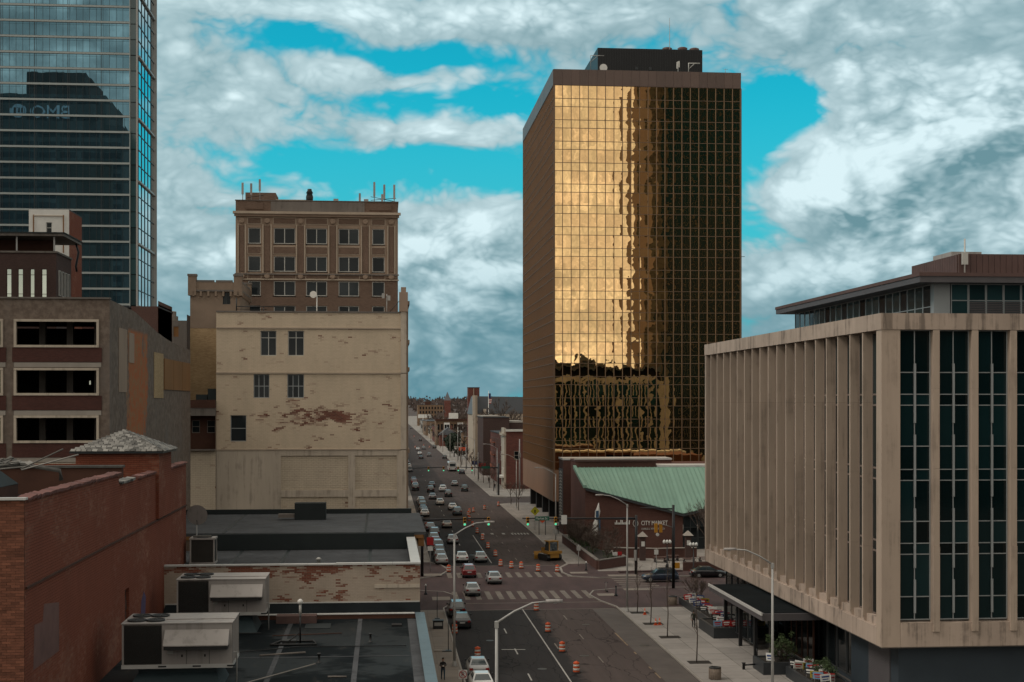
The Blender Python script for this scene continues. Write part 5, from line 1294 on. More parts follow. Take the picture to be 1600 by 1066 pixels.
MB().box(36.75, 37.5, 499.85, 500.0, 24.4, 26.2).build('flag_canton', 'flag_blue', fp)
# ------------------------------------------------------------------ vehicles
PAINT = {}
def paint(name, col, rough=.3, met=0.0):
    m = bpy.data.materials.new('paint_' + name); m.use_nodes = True; b = m.node_tree.nodes['Principled BSDF']
    b.inputs['Base Color'].default_value = c4(col); b.inputs['Roughness'].default_value = rough; b.inputs['Metallic'].default_value = met
    b.inputs['Coat Weight'].default_value = .5; b.inputs['Coat Roughness'].default_value = .08
    n = NT(m.node_tree); geo = n.n('ShaderNodeNewGeometry').outputs['Position']
    n.t.links.new(n.v('SCALE', tuple(col), scale=n.m('ADD', .8, n.m('MULTIPLY', n.noise(geo, 1.5, 3).outputs[0], .4))), b.inputs['Base Color'])
    PAINT[name] = m; M['paint_' + name] = m
for nm, c_ in dict(white=(.55, .54, .52), silver=(.27, .265, .26), beige=(.30, .26, .21), black=(.012, .012, .014), grey=(.11, .115, .12), red=(.16, .012, .014), blue=(.02, .03, .05), green=(.015, .03, .028), slate=(.07, .09, .105), yellow=(.30, .15, .025)).items(): paint(nm, c_)
glass('car_glass', (.02, .03, .034), 0, .06, 0, 1, .4, 1.0)
plain('tyre', (.014, .014, .014), .9, .2, 3); plain('rim', (.22, .22, .22), .4, .1, 3, spec=.6); plain('plate', (.4, .4, .38), .6, .1, 3)
plain('lens_red', (.22, .012, .01), .25, .1, 3, spec=.6); plain('lens_clear', (.45, .45, .43), .2, .1, 3, spec=.7); plain('trim_dark', (.02, .02, .021), .6, .15, 3)
SHAPES = {
 'sedan': dict(st=[(-2.35, .66, .36, .82), (-2.27, .84, .28, .97), (-1.7, .90, .24, 1.02), (0, .91, .22, .99), (1.0, .91, .22, .96), (1.9, .87, .24, .83), (2.28, .76, .30, .68), (2.36, .60, .36, .60)],
               gh=(-1.85, 1.12, .82, .97, -1.0, .2, .60, 1.45)),
 'suv': dict(st=[(-2.3, .72, .42, .95), (-2.24, .88, .32, 1.10), (-1.7, .93, .28, 1.12), (0, .94, .26, 1.08), (1.0, .93, .26, 1.05), (1.85, .90, .28, .98), (2.25, .80, .34, .85), (2.34, .62, .42, .74)],
             gh=(-2.18, 1.1, .86, 1.06, -1.85, .3, .68, 1.68)),
 'hatch': dict(st=[(-2.0, .70, .40, .90), (-1.95, .84, .30, 1.02), (-1.4, .89, .24, 1.02), (0, .90, .22, 1.0), (.9, .89, .22, .97), (1.7, .85, .25, .86), (2.1, .72, .32, .70)],
               gh=(-1.9, 1.2, .82, .97, -1.45, .3, .62, 1.5)),
}
def car_proto(kind):
    S = SHAPES[kind]; root = link('car_proto', None)
    rings = []
    for y_, w_, zb, zt in S['st']:
        rings.append([(-w_ * .86, y_, zb), (w_ * .86, y_, zb), (w_, y_, zb + .16), (w_, y_, zt - .2), (w_ * .93, y_, zt - .04), (w_ * .8, y_, zt), (-w_ * .8, y_, zt), (-w_ * .93, y_, zt - .04), (-w_, y_, zt - .2), (-w_, y_, zb + .16)])
    body = MB().loft(rings, True, True)
    y0, y1, wb, zb, t0, t1, wtp, ztp = S['gh']
    def ring(k):
        a, b, w_, z_ = y0 + (t0 - y0) * k, y1 + (t1 - y1) * k, wb + (wtp - wb) * k, zb + (ztp - zb) * k
        return [Vector((-w_, a, z_)), Vector((w_, a, z_)), Vector((w_, b, z_)), Vector((-w_, b, z_))]
    r0, r1 = ring(0), ring(.93)
    top = [Vector((q.x * .9, (q.y - (t0 + t1) / 2) * .9 + (t0 + t1) / 2, ztp)) for q in ring(1)]
    body.loft([r0, r1, top], True, False)
    b_o = body.build('body', PAINT['white'], root)
    for nm, i, j, sx in (('rear_window', 0, 1, 0), ('windscreen', 2, 3, 0), ('side_window', 1, 2, 1), ('side_window', 3, 0, 1)):
        A, B, C, D = r0[i], r0[j], r1[j], r1[i]
        nrm = (B - A).cross(D - A).normalized() * .012
        def at(s_, t_): return A.lerp(B, s_).lerp(D.lerp(C, s_), t_) + nrm
        if sx:
            for s0, s1 in ((.08, .47), (.52, .9)):
                MB().quad(at(s0, .2), at(s1, .2), at(s1, .93), at(s0, .93)).build(nm, 'car_glass', root)
        else: MB().quad(at(.07, .14), at(.93, .14), at(.9, .95), at(.1, .95)).build(nm, 'car_glass', root)
    wy = 1.42 if kind != 'hatch' else 1.28; wr = .33 if kind != 'suv' else .37
    for sx in (-1, 1):
        for sy in (-1, 1):
            xo, xi = sx * .915, sx * .68
            w_ = MB().loft([[(xx, sy * wy + r * math.cos(a), wr + r * math.sin(a)) for a in [k * math.pi / 8 for k in range(16)]] for xx, r in ((xi, wr), (xo - sx * .03, wr), (xo, wr * .9))], True, True).build('wheel', 'tyre', root)
            MB().loft([[(xx, sy * wy + r * math.cos(a), wr + r * math.sin(a)) for a in [k * math.pi / 6 for k in range(12)]] for xx, r in ((xo, wr * .62), (xo + sx * .012, wr * .55))]).build('rim', 'rim', w_)
    back, zt_ = S['st'][1][0], S['st'][1][3]; front, zf = S['st'][-2][0], S['st'][-2][3]
    for sx in (-1, 1):
        MB().box(min(sx * .52, sx * .82), max(sx * .52, sx * .82), back - .1, back + .1, zt_ - .26, zt_ - .08).build('tail_light', 'lens_red', root)
        MB().box(min(sx * .45, sx * .74), max(sx * .45, sx * .74), front - .1, front + .06, zf - .18, zf - .04).build('headlight', 'lens_clear', root)
        MB().box(min(sx * .9, sx * 1.06), max(sx * .9, sx * 1.06), .68, .86, .98 if kind != 'suv' else 1.06, 1.12 if kind != 'suv' else 1.22).build('mirror', 'trim_dark', root)
    MB().box(-.82, .82, back - .13, back + .02, .32, .46).build('bumper', 'trim_dark', root)
    MB().box(-.27, .27, back - .115, back - .06, zt_ - .36, zt_ - .22).build('number_plate', 'plate', root)
    if kind == 'suv':
        for sx in (-1, 1): MB().box(sx * .6 - .03, sx * .6 + .03, -1.6, .2, 1.68, 1.74).build('roof_rail', 'trim_dark', root)
    return root
protos = {k: car_proto(k) for k in SHAPES}
used_proto = set()
def copy_obj(src, parent=None):
    c = src.copy(); COL.objects.link(c); c.parent = parent; c.name = src.name.split('.')[0]
    return c
def car(kind, colr, x, y, label, rot=0, group='cars on the main street'):
    p = protos[kind]
    r = link('car', None); tag(r, label, 'car', group); r.location = (x, y, .005); r.rotation_euler = (0, 0, R(rot + random.uniform(-1.5, 1.5)))
    for ch in p.children:
        c = copy_obj(ch, r)
        if ch.name.startswith('body'):
            c.material_slots[0].link = 'OBJECT'; c.material_slots[0].material = PAINT[colr]
        for g_ in ch.children: copy_obj(g_, c)
    return r
LEN = {'sedan': 2.35, 'suv': 2.3, 'hatch': 2.0}
CARS = [
 ('sedan', 'silver', 7.9, 118.1, 'silver sedan parked beside the circled letter sign at the bottom'), ('sedan', 'white', 7.75, 111.6, 'pale sedan cut off by the bottom picture edge'),
 ('sedan', 'black', 7.95, 143.9, 'black sedan parked at left kerb just before the crossing'), ('suv', 'black', 7.8, 151.5, 'black car parked ahead of the black sedan by the crossing'),
 ('sedan', 'silver', 10.5, 167.9, 'silver sedan driving over the near crosswalk'), ('sedan', 'silver', 13.95, 178.8, 'silver grey sedan in the middle of the brick crossing'),
 ('suv', 'red', 11.1, 185.6, 'red car with pale roof on the far crosswalk'), ('sedan', 'white', 11.2, 203.4, 'white sedan just past the far crosswalk in the left lane'),
 ('sedan', 'silver', 13.85, 203.2, 'silver sedan beside the solid white line past the crossing'), ('sedan', 'silver', 11.15, 230.2, 'silver sedan behind the near lamp post, past the crossing'),
 ('sedan', 'silver', 8.15, 200.5, 'pale blue silver sedan, nearest parked car past the crossing'), ('sedan', 'grey', 8.2, 207.0, 'dark grey sedan parked second past the crossing'),
 ('hatch', 'black', 8.3, 213.6, 'black hatchback parked third past the crossing'), ('suv', 'slate', 8.3, 220.0, 'slate blue car parked fourth past the crossing'),
 ('sedan', 'red', 8.25, 227.0, 'dark red sedan parked in the left row past the crossing'), ('hatch', 'grey', 8.2, 233.8, 'dark grey hatchback parked ahead of the dark red sedan'),
 ('suv', 'black', 8.6, 241.5, 'black car with roof rails in the left parked row'), ('sedan', 'grey', 8.3, 253.5, 'grey sedan parked in front of the left traffic drum'),
 ('sedan', 'beige', 11.5, 259.5, 'beige sedan under the left signal arm'), ('suv', 'slate', 14.9, 288.6, 'slate blue car next to the orange drums'),
 ('sedan', 'white', 14.6, 302.3, 'white sedan with bright rear next to the drum cluster'), ('sedan', 'white', 12.5, 317.6, 'cream white sedan in the left lane in mid distance'),
 ('sedan', 'grey', 11.5, 336.6, 'grey sedan ahead of the cream white sedan'), ('suv', 'black', 15.6, 345.3, 'black car in the middle lane ahead of the white sedan'),
 ('suv', 'white', 15.1, 366, 'white tall car ahead of the black middle lane car'), ('suv', 'black', 11.9, 363, 'black tall car in the left lane in mid distance'),
 ('sedan', 'slate', 13.0, 386, 'slate sedan beyond the two black cars'), ('sedan', 'silver', 19.4, 390, 'silver sedan alone in the right middle lane'),
 ('suv', 'green', 20.8, 366, 'dark green van-like car in the right lane'), ('sedan', 'white', 8.2, 285.9, 'white sedan parked by the left kerb beside the signal arm root'),
 ('sedan', 'slate', 8.2, 297.6, 'blue grey sedan parked at left beyond the signal arm'), ('sedan', 'black', 8.3, 291.7, 'black sedan between parked white and blue grey sedans'),
 ('hatch', 'green', 8.4, 309, 'dark green hatchback parked at left beyond the blue sedan'), ('suv', 'black', 8.4, 316, 'black tall car parked at left in mid distance'),
 ('sedan', 'white', 8.4, 324, 'white sedan parked at the end of the left row'), ('suv', 'black', 8.2, 371, 'black car with pale roof at the left kerb beyond the crossing'),
 ('sedan', 'white', 8.4, 384, 'white sedan parked at left beyond the second crossing'), ('suv', 'red', 8.4, 397, 'dark red car parked at the left behind the cream wall edge'),
 ('sedan', 'slate', 8.5, 410, 'slate sedan parked at left far away beside the cream edge'), ('sedan', 'grey', 8.5, 470, 'grey sedan in the far left parked row'),
 ('suv', 'white', 8.6, 497, 'white car in the far left parked row'), ('sedan', 'slate', 8.6, 533, 'slate blue sedan farthest in the left parked row'),
 ('hatch', 'blue', 25.0, 456, 'dark blue hatchback parked behind the white bus'), ('sedan', 'white', 15.6, 624, 'pale sedan far down the middle lane'),
 ('sedan', 'black', 15.0, 578, 'dark sedan far off just left of centre lane'), ('suv', 'grey', 19.1, 602, 'grey tall car far off in the right lane'),
 ('suv', 'black', 24.6, 577, 'black car far off at the right kerb'), ('sedan', 'white', 16.2, 683, 'white sedan very far beside a drum'),
 ('suv', 'grey', 19.2, 692, 'grey car very far between two drums'), ('suv', 'black', 25.2, 710, 'black van at right kerb near the green sign'),
 ('suv', 'black', 21.5, 845, 'black car alone on the pale far road'), ('sedan', 'black', 19.6, 1250, 'dark car near the end of the visible road, left one'),
 ('sedan', 'black', 23.5, 1235, 'dark car near the end of the visible road, right one'),
]
for kind, colr, x, yb, lab in CARS: car(kind, colr, x, yb + LEN[kind], lab)
car('suv', 'blue', 35.3, 180.2, 'dark blue car crossing from the right behind the signal post', 90, 'cars on the side street')
car('sedan', 'black', 42.5, 184.2, 'black sedan partly hidden by the stone office corner', -90, 'cars on the side street')
for p in protos.values():
    for ch in list(p.children):
        for g_ in list(ch.children): bpy.data.objects.remove(g_)
        bpy.data.objects.remove(ch)
    bpy.data.objects.remove(p)
# city bus
bs = thing('city_bus', 'white city bus in the right lane far down the street', 'bus', (22.7, 473, 0))
MB().loft([[(22.7 + sx * w_, yy, zz) for sx, zz in ((-1, .4), (1, .4), (1, 2.8), (.88, 3.05), (-.88, 3.05), (-1, 2.8))] for yy, w_ in ((473, 1.2), (473.2, 1.28), (484, 1.28), (484.3, 1.2))]).build('body', 'paint_white', bs)
MB().box(21.75, 23.65, 472.95, 473.0, 1.75, 2.65).build('rear_window', 'car_glass', bs)
for k in range(6):
    for sx in (-1, 1): piece('side_window', 22.7 + sx * 1.285 - .01, 22.7 + sx * 1.285 + .01, 473.8 + k * 1.6, 475.2 + k * 1.6, 1.6, 2.6, 'car_glass', bs)
for sx in (-1, 1):
    piece('tail_light', 22.7 + sx * 1.0 - .15, 22.7 + sx * 1.0 + .15, 472.93, 473.0, .8, 1.2, 'lens_red', bs)
    for yy in (475.5, 481.5):
        MB().loft([[(22.7 + xx * sx, yy + r * math.cos(a), .48 + r * math.sin(a)) for a in [k * math.pi / 6 for k in range(12)]] for xx, r in ((.95, .48), (1.3, .48))]).build('wheel', 'tyre', bs)
MB().box(21.5, 23.9, 472.9, 473, .4, .65).build('bumper', 'trim_dark', bs)
MB().box(21.8, 23.6, 474, 477, 3.05, 3.3).build('roof_pod', 'hvac_paint', bs)

# tracked loader parked in the closed lanes
dz = thing('bulldozer', 'yellow tracked bulldozer with dark cab parked beyond the drums', 'bulldozer', (0, 0, 0))
def dtrack(sx):
    prof = [(-1.5, .5), (-1.25, .12), (-.9, 0), (1.0, 0), (1.4, .2), (1.55, .6), (1.3, .95), (-1.1, .95), (-1.4, .8)]
    MB().prism(prof, 'x', sx * .95 - .25, sx * .95 + .25).build('track', 'dark_metal', dz)
    for k in range(9): piece('track_shoe', sx * .95 - .28, sx * .95 + .28, -1.0 + k * .25, -.88 + k * .25, .945, 1.0, 'steel', dz)
dtrack(-1); dtrack(1)
MB().box(-.7, .7, -1.5, 1.5, .45, 1.15).build('chassis', 'paint_yellow', dz)
MB().prism([(.2, 1.1), (1.6, 1.1), (1.6, 1.75), (.2, 1.9)], 'x', -.55, .55).build('engine_hood', 'paint_yellow', dz)
MB().box(-1.15, 1.15, -1.6, -.2, 1.05, 1.45).build('fender', 'paint_yellow', dz)
MB().loft([[(-.75, -1.2, 1.4), (.75, -1.2, 1.4), (.75, .25, 1.4), (-.75, .25, 1.4)], [(-.62, -1.1, 2.75), (.62, -1.1, 2.75), (.62, .1, 2.75), (-.62, .1, 2.75)]]).build('cab', 'car_glass', dz)
MB().box(-.78, .78, -1.25, .3, 2.75, 2.9).build('cab_roof', 'paint_yellow', dz)
for sx in (-1, 1): piece('cab_post', sx * .7 - .06, sx * .7 + .06, -1.2, -1.08, 1.4, 2.75, 'paint_yellow', dz)
MB().prism([(1.95, .05), (2.15, .05), (2.05, .6), (2.25, 1.15), (2.1, 1.15), (1.9, .6)], 'x', -1.5, 1.5).build('blade', 'paint_yellow', dz)
for sx in (-1, 1): MB().tube([(sx * .7, .6, .5), (sx * .7, 2.0, .5)], .1, 6).build('push_arm', 'paint_yellow', dz)
MB().tube([(.35, 1.0, 1.8), (.35, 1.0, 2.6)], .06, 6).build('exhaust', 'black_metal', dz)
dz.location = (24.1, 206.2, .005); dz.rotation_euler = (0, 0, R(22))

# ------------------------------------------------------------------ drums and cones
plain('drum_orange', (.55, .085, .022), .5, .12, 2, spec=.4); plain('drum_white', (.60, .57, .52), .5, .12, 2, spec=.4); plain('rubber', (.02, .018, .017), .9, .2, 3)
dp = {}
def drum(x, y, label):
    t = thing('traffic_drum', label, 'traffic drum', (x, y, .005), 'orange and white drums closing the right lanes')
    if not dp:
        bands = [(.29, .06), (.285, .22), (.275, .40), (.265, .56), (.255, .72), (.24, .90)]
        for k in range(5):
            r0, z0 = bands[k]; r1, z1 = bands[k + 1]
            dp[k] = (MB().lathe([(r0, z0), (r0, z1 - .02), (r1, z1)], 0, 0, 14).mesh('drum_band', 'drum_white' if k in (1, 3) else 'drum_orange'))
        dp['base'] = MB().lathe([(.40, 0), (.40, .05), (.30, .09)], 0, 0, 14, False).mesh('drum_base', 'rubber')
        dp['handle'] = MB().lathe([(.2, .9), (.2, .94), (.07, .95), (.07, 1.0)], 0, 0, 10).mesh('drum_handle', 'drum_orange')
    for k in range(5): link('band', dp[k], t, (x, y, .005))
    link('base', dp['base'], t, (x, y, .005)); link('handle', dp['handle'], t, (x, y, .005))
DR = [(16.3, 120, 'orange drum nearest the camera, right of the solid white line'), (16.35, 130.1, 'second orange drum from the camera along the solid white line'), (16.35, 141.5, 'third orange drum from the camera along the solid white line'),
      (16.75, 156.1, 'fourth orange drum under the centre lamp head at the crossing'), (8.4, 128, 'orange drum in the left parking lane ahead of the silver sedan'), (7.0, 141.3, 'orange drum half hidden by the left lamp post'),
      (8.75, 192.9, 'orange drum at the left corner by the pale silver sedan'), (16.3, 199, 'orange drum at the end of the white line past the crossing'), (17.6, 196.5, 'orange drum second from left in the row past the far crosswalk'),
      (18.9, 195.8, 'bright orange drum third in the row past the far crosswalk'), (20.9, 192.5, 'orange drum right of centre in the row past the far crosswalk'), (23.4, 191.5, 'orange drum next to the right kerb at the far crosswalk'),
      (16.55, 211.7, 'orange drum beside the silver sedan past the crossing'), (16.3, 223.6, 'orange drum second beyond the far crosswalk along the white line'), (16.4, 237.2, 'orange drum where the solid white line ends'),
      (16.3, 249.5, 'orange drum just below the signal arm, right of the lane'), (16.3, 263, 'orange drum directly under the left green signals'), (16.5, 275.9, 'orange drum behind the left signal arm'),
      (17.0, 287.6, 'orange drum at the front of the far cluster'), (17.7, 295, 'orange drum in the middle of the far cluster'), (18.65, 297.4, 'orange drum at the right of the far cluster'),
      (21.5, 304.6, 'bright orange drum alone on the far grey lanes'), (25.3, 314.5, 'orange drum by the right kerb before the second crossing'), (7.7, 261, 'orange drum at the left kerb by the roof edge'),
      (15.7, 721, 'tiny drum very far left in the street'), (20.6, 742, 'tiny drum very far in mid street'), (22.9, 721, 'tiny drum very far right in the street'), (19.9, 949, 'tiny drum farthest away on the pale road')]
for x, y, lab in DR: drum(x, y, lab)
def cone(x, y, label):
    t = thing('traffic_cone', label, 'traffic cone', (x, y, .135), 'cones at the tree pits')
    MB().box(x - .2, x + .2, y - .2, y + .2, .135, .17).build('base', 'drum_orange', t)
    MB().lathe([(.15, .17), (.03, .85)], x, y, 12).build('body', 'drum_orange', t); MB().lathe([(.108, .42), (.085, .55)], x, y, 12).build('band', 'drum_white', t)
cone(28.0, 151.4, 'single orange cone at the farthest tree pit'); cone(27.8, 144.2, 'left one of two orange cones at the second tree pit'); cone(28.25, 144.4, 'right one of two orange cones at the second tree pit')

# ------------------------------------------------------------------ lamp posts, signals, signs
def lamp(x, y, h, dirx, label, arm=2.7):
    t = thing('street_lamp', label, 'street lamp', (x, y, .13), 'cobra head street lamps')
    MB().tube([(x, y, .13), (x, y, h)], [.12, .075], 10).build('pole', 'steel', t)
    MB().lathe([(.24, .13), (.24, .22), (.15, .55), (.13, .6)], x, y, 10, False).build('base', 'steel', t)
    MB().tube([(x, y, h - .1), (x + dirx * arm * .35, y, h + .5), (x + dirx * arm * .7, y, h + .92), (x + dirx * arm, y, h + 1.0)], [.065, .055, .05, .045], 8).build('arm', 'steel', t)
    MB().box(x - .1, x + .1, y - .1, y + .1, h - .35, h - .02).build('bracket', 'steel', t)
    x2 = x + dirx * arm
    hd = MB().loft([[(x2 + dirx * q, y + s_ * w_, h + 1.0 + dz_) for s_, dz_ in ((-1, -.06), (1, -.06), (.7, .1), (-.7, .1))] for q, w_ in ((-.1, .06), (.15, .14), (.6, .15), (.8, .06))], True, True).build('lamp_head', 'hvac_paint', t)
    MB().lathe([(.11, h + .90), (.13, h + .95)], x2 + dirx * .4, y, 10).build('lens', 'lens_clear', hd)
lamp(5.9, 74.6, 11.5, 1, 'near street lamp rising from the bottom centre with arm to the right')
lamp(6.08, 123.3, 11.6, 1, 'tall street lamp on the left pavement beside the parked cars')
lamp(27.3, 98.3, 11.67, -1, 'street lamp in front of the stone office fins')
lamp(26.46, 153.6, 11.9, -1, 'street lamp at the right corner before the crossing')
lamp(27.8, 229.7, 11.4, -1, 'street lamp against the gold tower corner')
lamp(28.5, 306, 10.8, -1, 'street lamp in front of the red brick shop'); lamp(27.9, 351, 11.7, -1, 'street lamp at the second crossing, right side')
lamp(27.9, 440, 11.5, -1, 'far street lamp beside the bus'); lamp(27.9, 540, 11.5, -1, 'street lamp far down the right pavement')
up_ = thing('utility_pole', 'plain pale utility pole beside the gold tower', 'pole', (33.2, 348, 0))
MB().tube([(33.2, 348, 0), (33.2, 348, 14)], [.2, .14], 8).build('shaft', 'hvac_paint', up_); MB().box(32.9, 33.5, 347.6, 348, 9.5, 10.6).build('transformer', 'hvac_paint', up_)
M_em = {}
def emit(name, col, k):
    m, n, b, pos = new_mat(name, .4, .4); b.inputs['Base Color'].default_value = c4(col); b.inputs['Emission Color'].default_value = c4(col); b.inputs['Emission Strength'].default_value = k
emit('signal_green', (.12, .85, .50), .7)
plain('signal_yellow', (.42, .19, .015), .5, .1, 2, spec=.4); plain('sign_green', (.012, .085, .055), .5, .1, 2); plain('sign_yellow', (.45, .42, .03), .5, .1, 2); plain('sign_orange', (.60, .08, .025), .5, .1, 2); plain('sign_red', (.30, .015, .015), .5, .1, 2); plain('sign_white', (.55, .54, .51), .5, .1, 2)
def signal_head(x, y, zc, parent, on=True, fy=-1):
    h = MB().box(x - .19, x + .19, min(y, y - fy * .22), max(y, y - fy * .22), zc - .56, zc + .56).build('signal_head', 'signal_yellow', parent)
    for k, mt in enumerate(('lens_red', 'black_metal', 'signal_green' if on else 'black_metal')):
        z0 = zc + .37 - k * .37; yf = y + fy * .01
        MB().loft([[(x + r * math.cos(a), yy, z0 + r * math.sin(a)) for a in [q * math.pi / 8 for q in range(16)]] for r, yy in ((.16, yf), (.13, yf + fy * .02))]).build('lens', mt if mt != 'lens_red' else 'black_metal', h)
        MB().loft([[(x + .175 * math.cos(a), yy, z0 + .175 * math.sin(a)) for a in [q * math.pi / 8 for q in range(9)]] for yy in (yf, yf + fy * .26)], False, False, False).build('visor', 'signal_yellow', h)
def mast(px, py, h, zarm, xe, heads, label):
    t = thing('signal_mast', label, 'traffic light', (px, py, .13), 'mast arm traffic signals')
    MB().tube([(px, py, .13), (px, py, h)], [.2, .17], 10).build('pole', 'black_metal', t)
    MB().tube([(px, py, zarm), (xe, py, zarm + .15)], [.15, .08], 8).build('arm', 'black_metal', t)
    for x in heads: signal_head(x, py - .25, zarm - .25, t)
    return t
ms = mast(33.4, 187, 8.0, 7.55, 18.2, (18.9, 22.6), 'right signal mast with long black arm and street name sign')
piece('street_sign', 19.85, 21.75, 186.7, 186.75, 7.4, 7.95, 'sign_green', ms); text('lettering', 'Market St', .42, 'sign_white', ms, (19.95, 186.68, 7.55), (1, 0, 0), (0, 0, 1), .005, font_scale=.93)
piece('lane_sign', 23.35, 24.1, 186.7, 186.75, 6.9, 8.1, 'sign_white', ms); piece('controller', 33.1, 33.4, 186.6, 186.85, 2.0, 3.4, 'steel', ms)
mast(5.0, 187.5, 8.0, 7.55, 13.95, (10.6, 13.75), 'left signal mast arm reaching over the lanes from behind the low roof')
mast(5.4, 350, 8, 6.9, 15.0, (10.9, 14.6), 'far left signal mast at the second crossing'); ms2 = mast(28.2, 350, 8, 6.9, 17.6, (18.2, 21.6), 'far right signal mast at the second crossing')
piece('street_sign', 24, 26, 349.7, 349.8, 6.7, 7.3, 'sign_green', ms2)
s2 = thing('signal_post', 'black signal post with yellow heads seen from behind, beside the dark blue car', 'traffic light', (35.46, 172.5, .13))
MB().tube([(35.46, 172.5, .13), (35.46, 172.5, 10.4)], [.2, .16], 10).build('pole', 'black_metal', s2); MB().tube([(35.46, 172.5, 9.9), (31.4, 172.9, 10.05)], [.1, .04], 8).build('arm', 'black_metal', s2)
MB().tube([(35.46, 172.5, 7.6), (33.6, 172.0, 8.2)], .05, 6).build('bracket', 'steel', s2)
for x in (33.25, 33.85): signal_head(x, 172.4, 7.6, s2, False, 1)
MB().loft([[(33.4 + r * math.cos(a), yy, 6.8 + r * math.sin(a)) for a in [q * math.pi / 8 for q in range(16)]] for r, yy in ((.2, 172.0), (.2, 172.15))]).build('camera_dome', 'sign_white', s2)
MB().box(35.65, 36.2, 172.2, 172.5, 2.6, 3.3).build('walk_signal', 'signal_yellow', s2)
def post_sign(name, label, x, y, h, plate, mat, cat='sign', diamond=False, base=.13, extra=None):
    t = thing(name, label, cat, (x, y, base))
    MB().tube([(x, y, base), (x, y, h)], .04, 6).build('post', 'steel', t)
    w_, zc = plate
    if diamond: MB().prism([(x, zc - w_), (x + w_, zc), (x, zc + w_), (x - w_, zc)], 'y', y - .08, y - .045).build('plate', mat, t)
    else: MB().box(x - w_, x + w_, y - .08, y - .045, zc - w_ * 1.2, zc + w_ * 1.2).build('plate', mat, t)
    return t
t = post_sign('warning_sign', 'yellow diamond pedestrian warning sign above the right pavement', 27.0, 254, 3.9, (.85, 3.5), 'sign_yellow', diamond=True)
MB().box(26.9, 27.1, 253.89, 253.915, 3.15, 3.75).build('figure', 'black_metal', t)
t = thing('work_sign', 'red orange sign on two dark posts by the right kerb', 'sign', (27.2, 244, .13))
for x in (26.65, 27.75): MB().tube([(x, 244, .13), (x, 244, 3.2)], .06, 6).build('post', 'dark_metal', t)
MB().prism([(26.7, 2.6), (27.2, 2.2), (27.7, 2.6), (27.7, 3.0), (26.7, 3.0)], 'y', 243.9, 243.94).build('plate', 'sign_orange', t)
t = thing('parking_sign', 'square white sign with a circled struck-out letter near the bottom edge', 'sign', (6.2, 112, .13))
MB().box(5.75, 6.65, 111.8, 112.3, .13, .75).build('base', 'dark_metal', t)
MB().tube([(6.2, 112.05, .7), (6.2, 112.05, 1.3)], .04, 6).build('post', 'dark_metal', t)
piece('plate', 5.86, 6.54, 111.98, 112.02, 1.22, 1.92, 'sign_white', t)
MB().loft([[(6.2 + r * math.cos(a), yy, 1.57 + r * math.sin(a)) for a in [q * math.pi / 12 for q in range(24)]] for r, yy in ((.31, 111.975), (.31, 111.965), (.255, 111.965), (.255, 111.975))], False).build('ring', 'sign_red', t)
text('lettering', 'P', .48, 'black_metal', t, (6.06, 111.965, 1.41), (1, 0, 0), (0, 0, 1), .004)
MB().prism([(5.98, 1.76), (6.02, 1.80), (6.42, 1.38), (6.38, 1.34)], 'y', 111.955, 111.96).build('slash', 'sign_red', t)
t = post_sign('kerb_sign', 'red sign over a small round sign on the left corner post', 6.2, 192, 4.9, (.45, 4.3), 'sign_red'); MB().box(5.85, 6.55, 191.92, 191.95, 3.0, 3.6).build('lower_plate', 'sign_white', t)
for x, y, lab in ((27.0, 196.5, 'small grey parking sign by the brick planter'), (26.8, 222, 'thin sign post beside the planter wall'), (36.8, 190.5, 'white parking sign left of the market pillar')):
    post_sign('street_sign_post', lab, x, y, 3.2, (.28, 2.7), 'sign_white' if y < 192 else 'steel')
def bollard(x, y, label):
    t = thing('bollard', label, 'bollard', (x, y, .13), 'black corner bollards')
    MB().lathe([(.22, .13), (.22, .2), (.09, .4), (.08, 1.15)], x, y, 10).build('post', 'black_metal', t); MB().lathe([(.08, 1.15), (.11, 1.2), (.1, 1.3), (.03, 1.4)], x, y, 10).build('cap', 'sign_white' if y < 180 and x < 20 or y > 190 else 'black_metal', t)
bollard(27.4, 191.9, 'black bollard with pale cap at the market corner'); bollard(4.95, 169.5, 'black bollard on the left brick corner'); bollard(27.3, 166.3, 'black bollard on the right brick corner')
t = thing('electric_scooter', 'small upright electric scooter on the right brick corner', 'scooter', (26.8, 170.3, .13))
MB().box(26.7, 26.9, 169.8, 170.7, .22, .28).build('deck', 'dark_metal', t); MB().tube([(26.8, 170.7, .25), (26.8, 170.6, 1.2)], .03, 6).build('stem', 'steel', t); MB().tube([(26.55, 170.6, 1.2), (27.05, 170.6, 1.2)], .025, 6).build('handlebar', 'black_metal', t)
for yy in (169.75, 170.75): MB().loft([[(26.8 + xx, yy + .11 * math.cos(a), .24 + .11 * math.sin(a)) for a in [q * math.pi / 5 for q in range(10)]] for xx in (-.03, .03)]).build('wheel', 'tyre', t)
t = thing('news_rack', 'dark news box on the left pavement beside a thin post', 'news box', (5.5, 144, .13))
MB().box(4.95, 5.95, 143.6, 144.4, .13, .9).build('cabinet', 'trim_dark', t); MB().box(5.05, 5.85, 143.57, 143.6, .45, .8).build('door', 'steel', t); MB().box(4.9, 6.0, 143.55, 144.45, .9, 1.0).build('lid', 'dark_metal', t)
for k, (x, y, lab) in enumerate(((5.6, 150.5, 'thin black post behind the news box'), (5.9, 131, 'thin black post on the left pavement by a fallen board'))):
    t = thing('sign_post', lab, 'post', (x, y, .13)); MB().tube([(x, y, .13), (x, y, 3.0)], .035, 6).build('shaft', 'black_metal', t); MB().box(x - .25, x + .25, y - .2, y + .2, .13, .2).build('foot', 'black_metal', t)
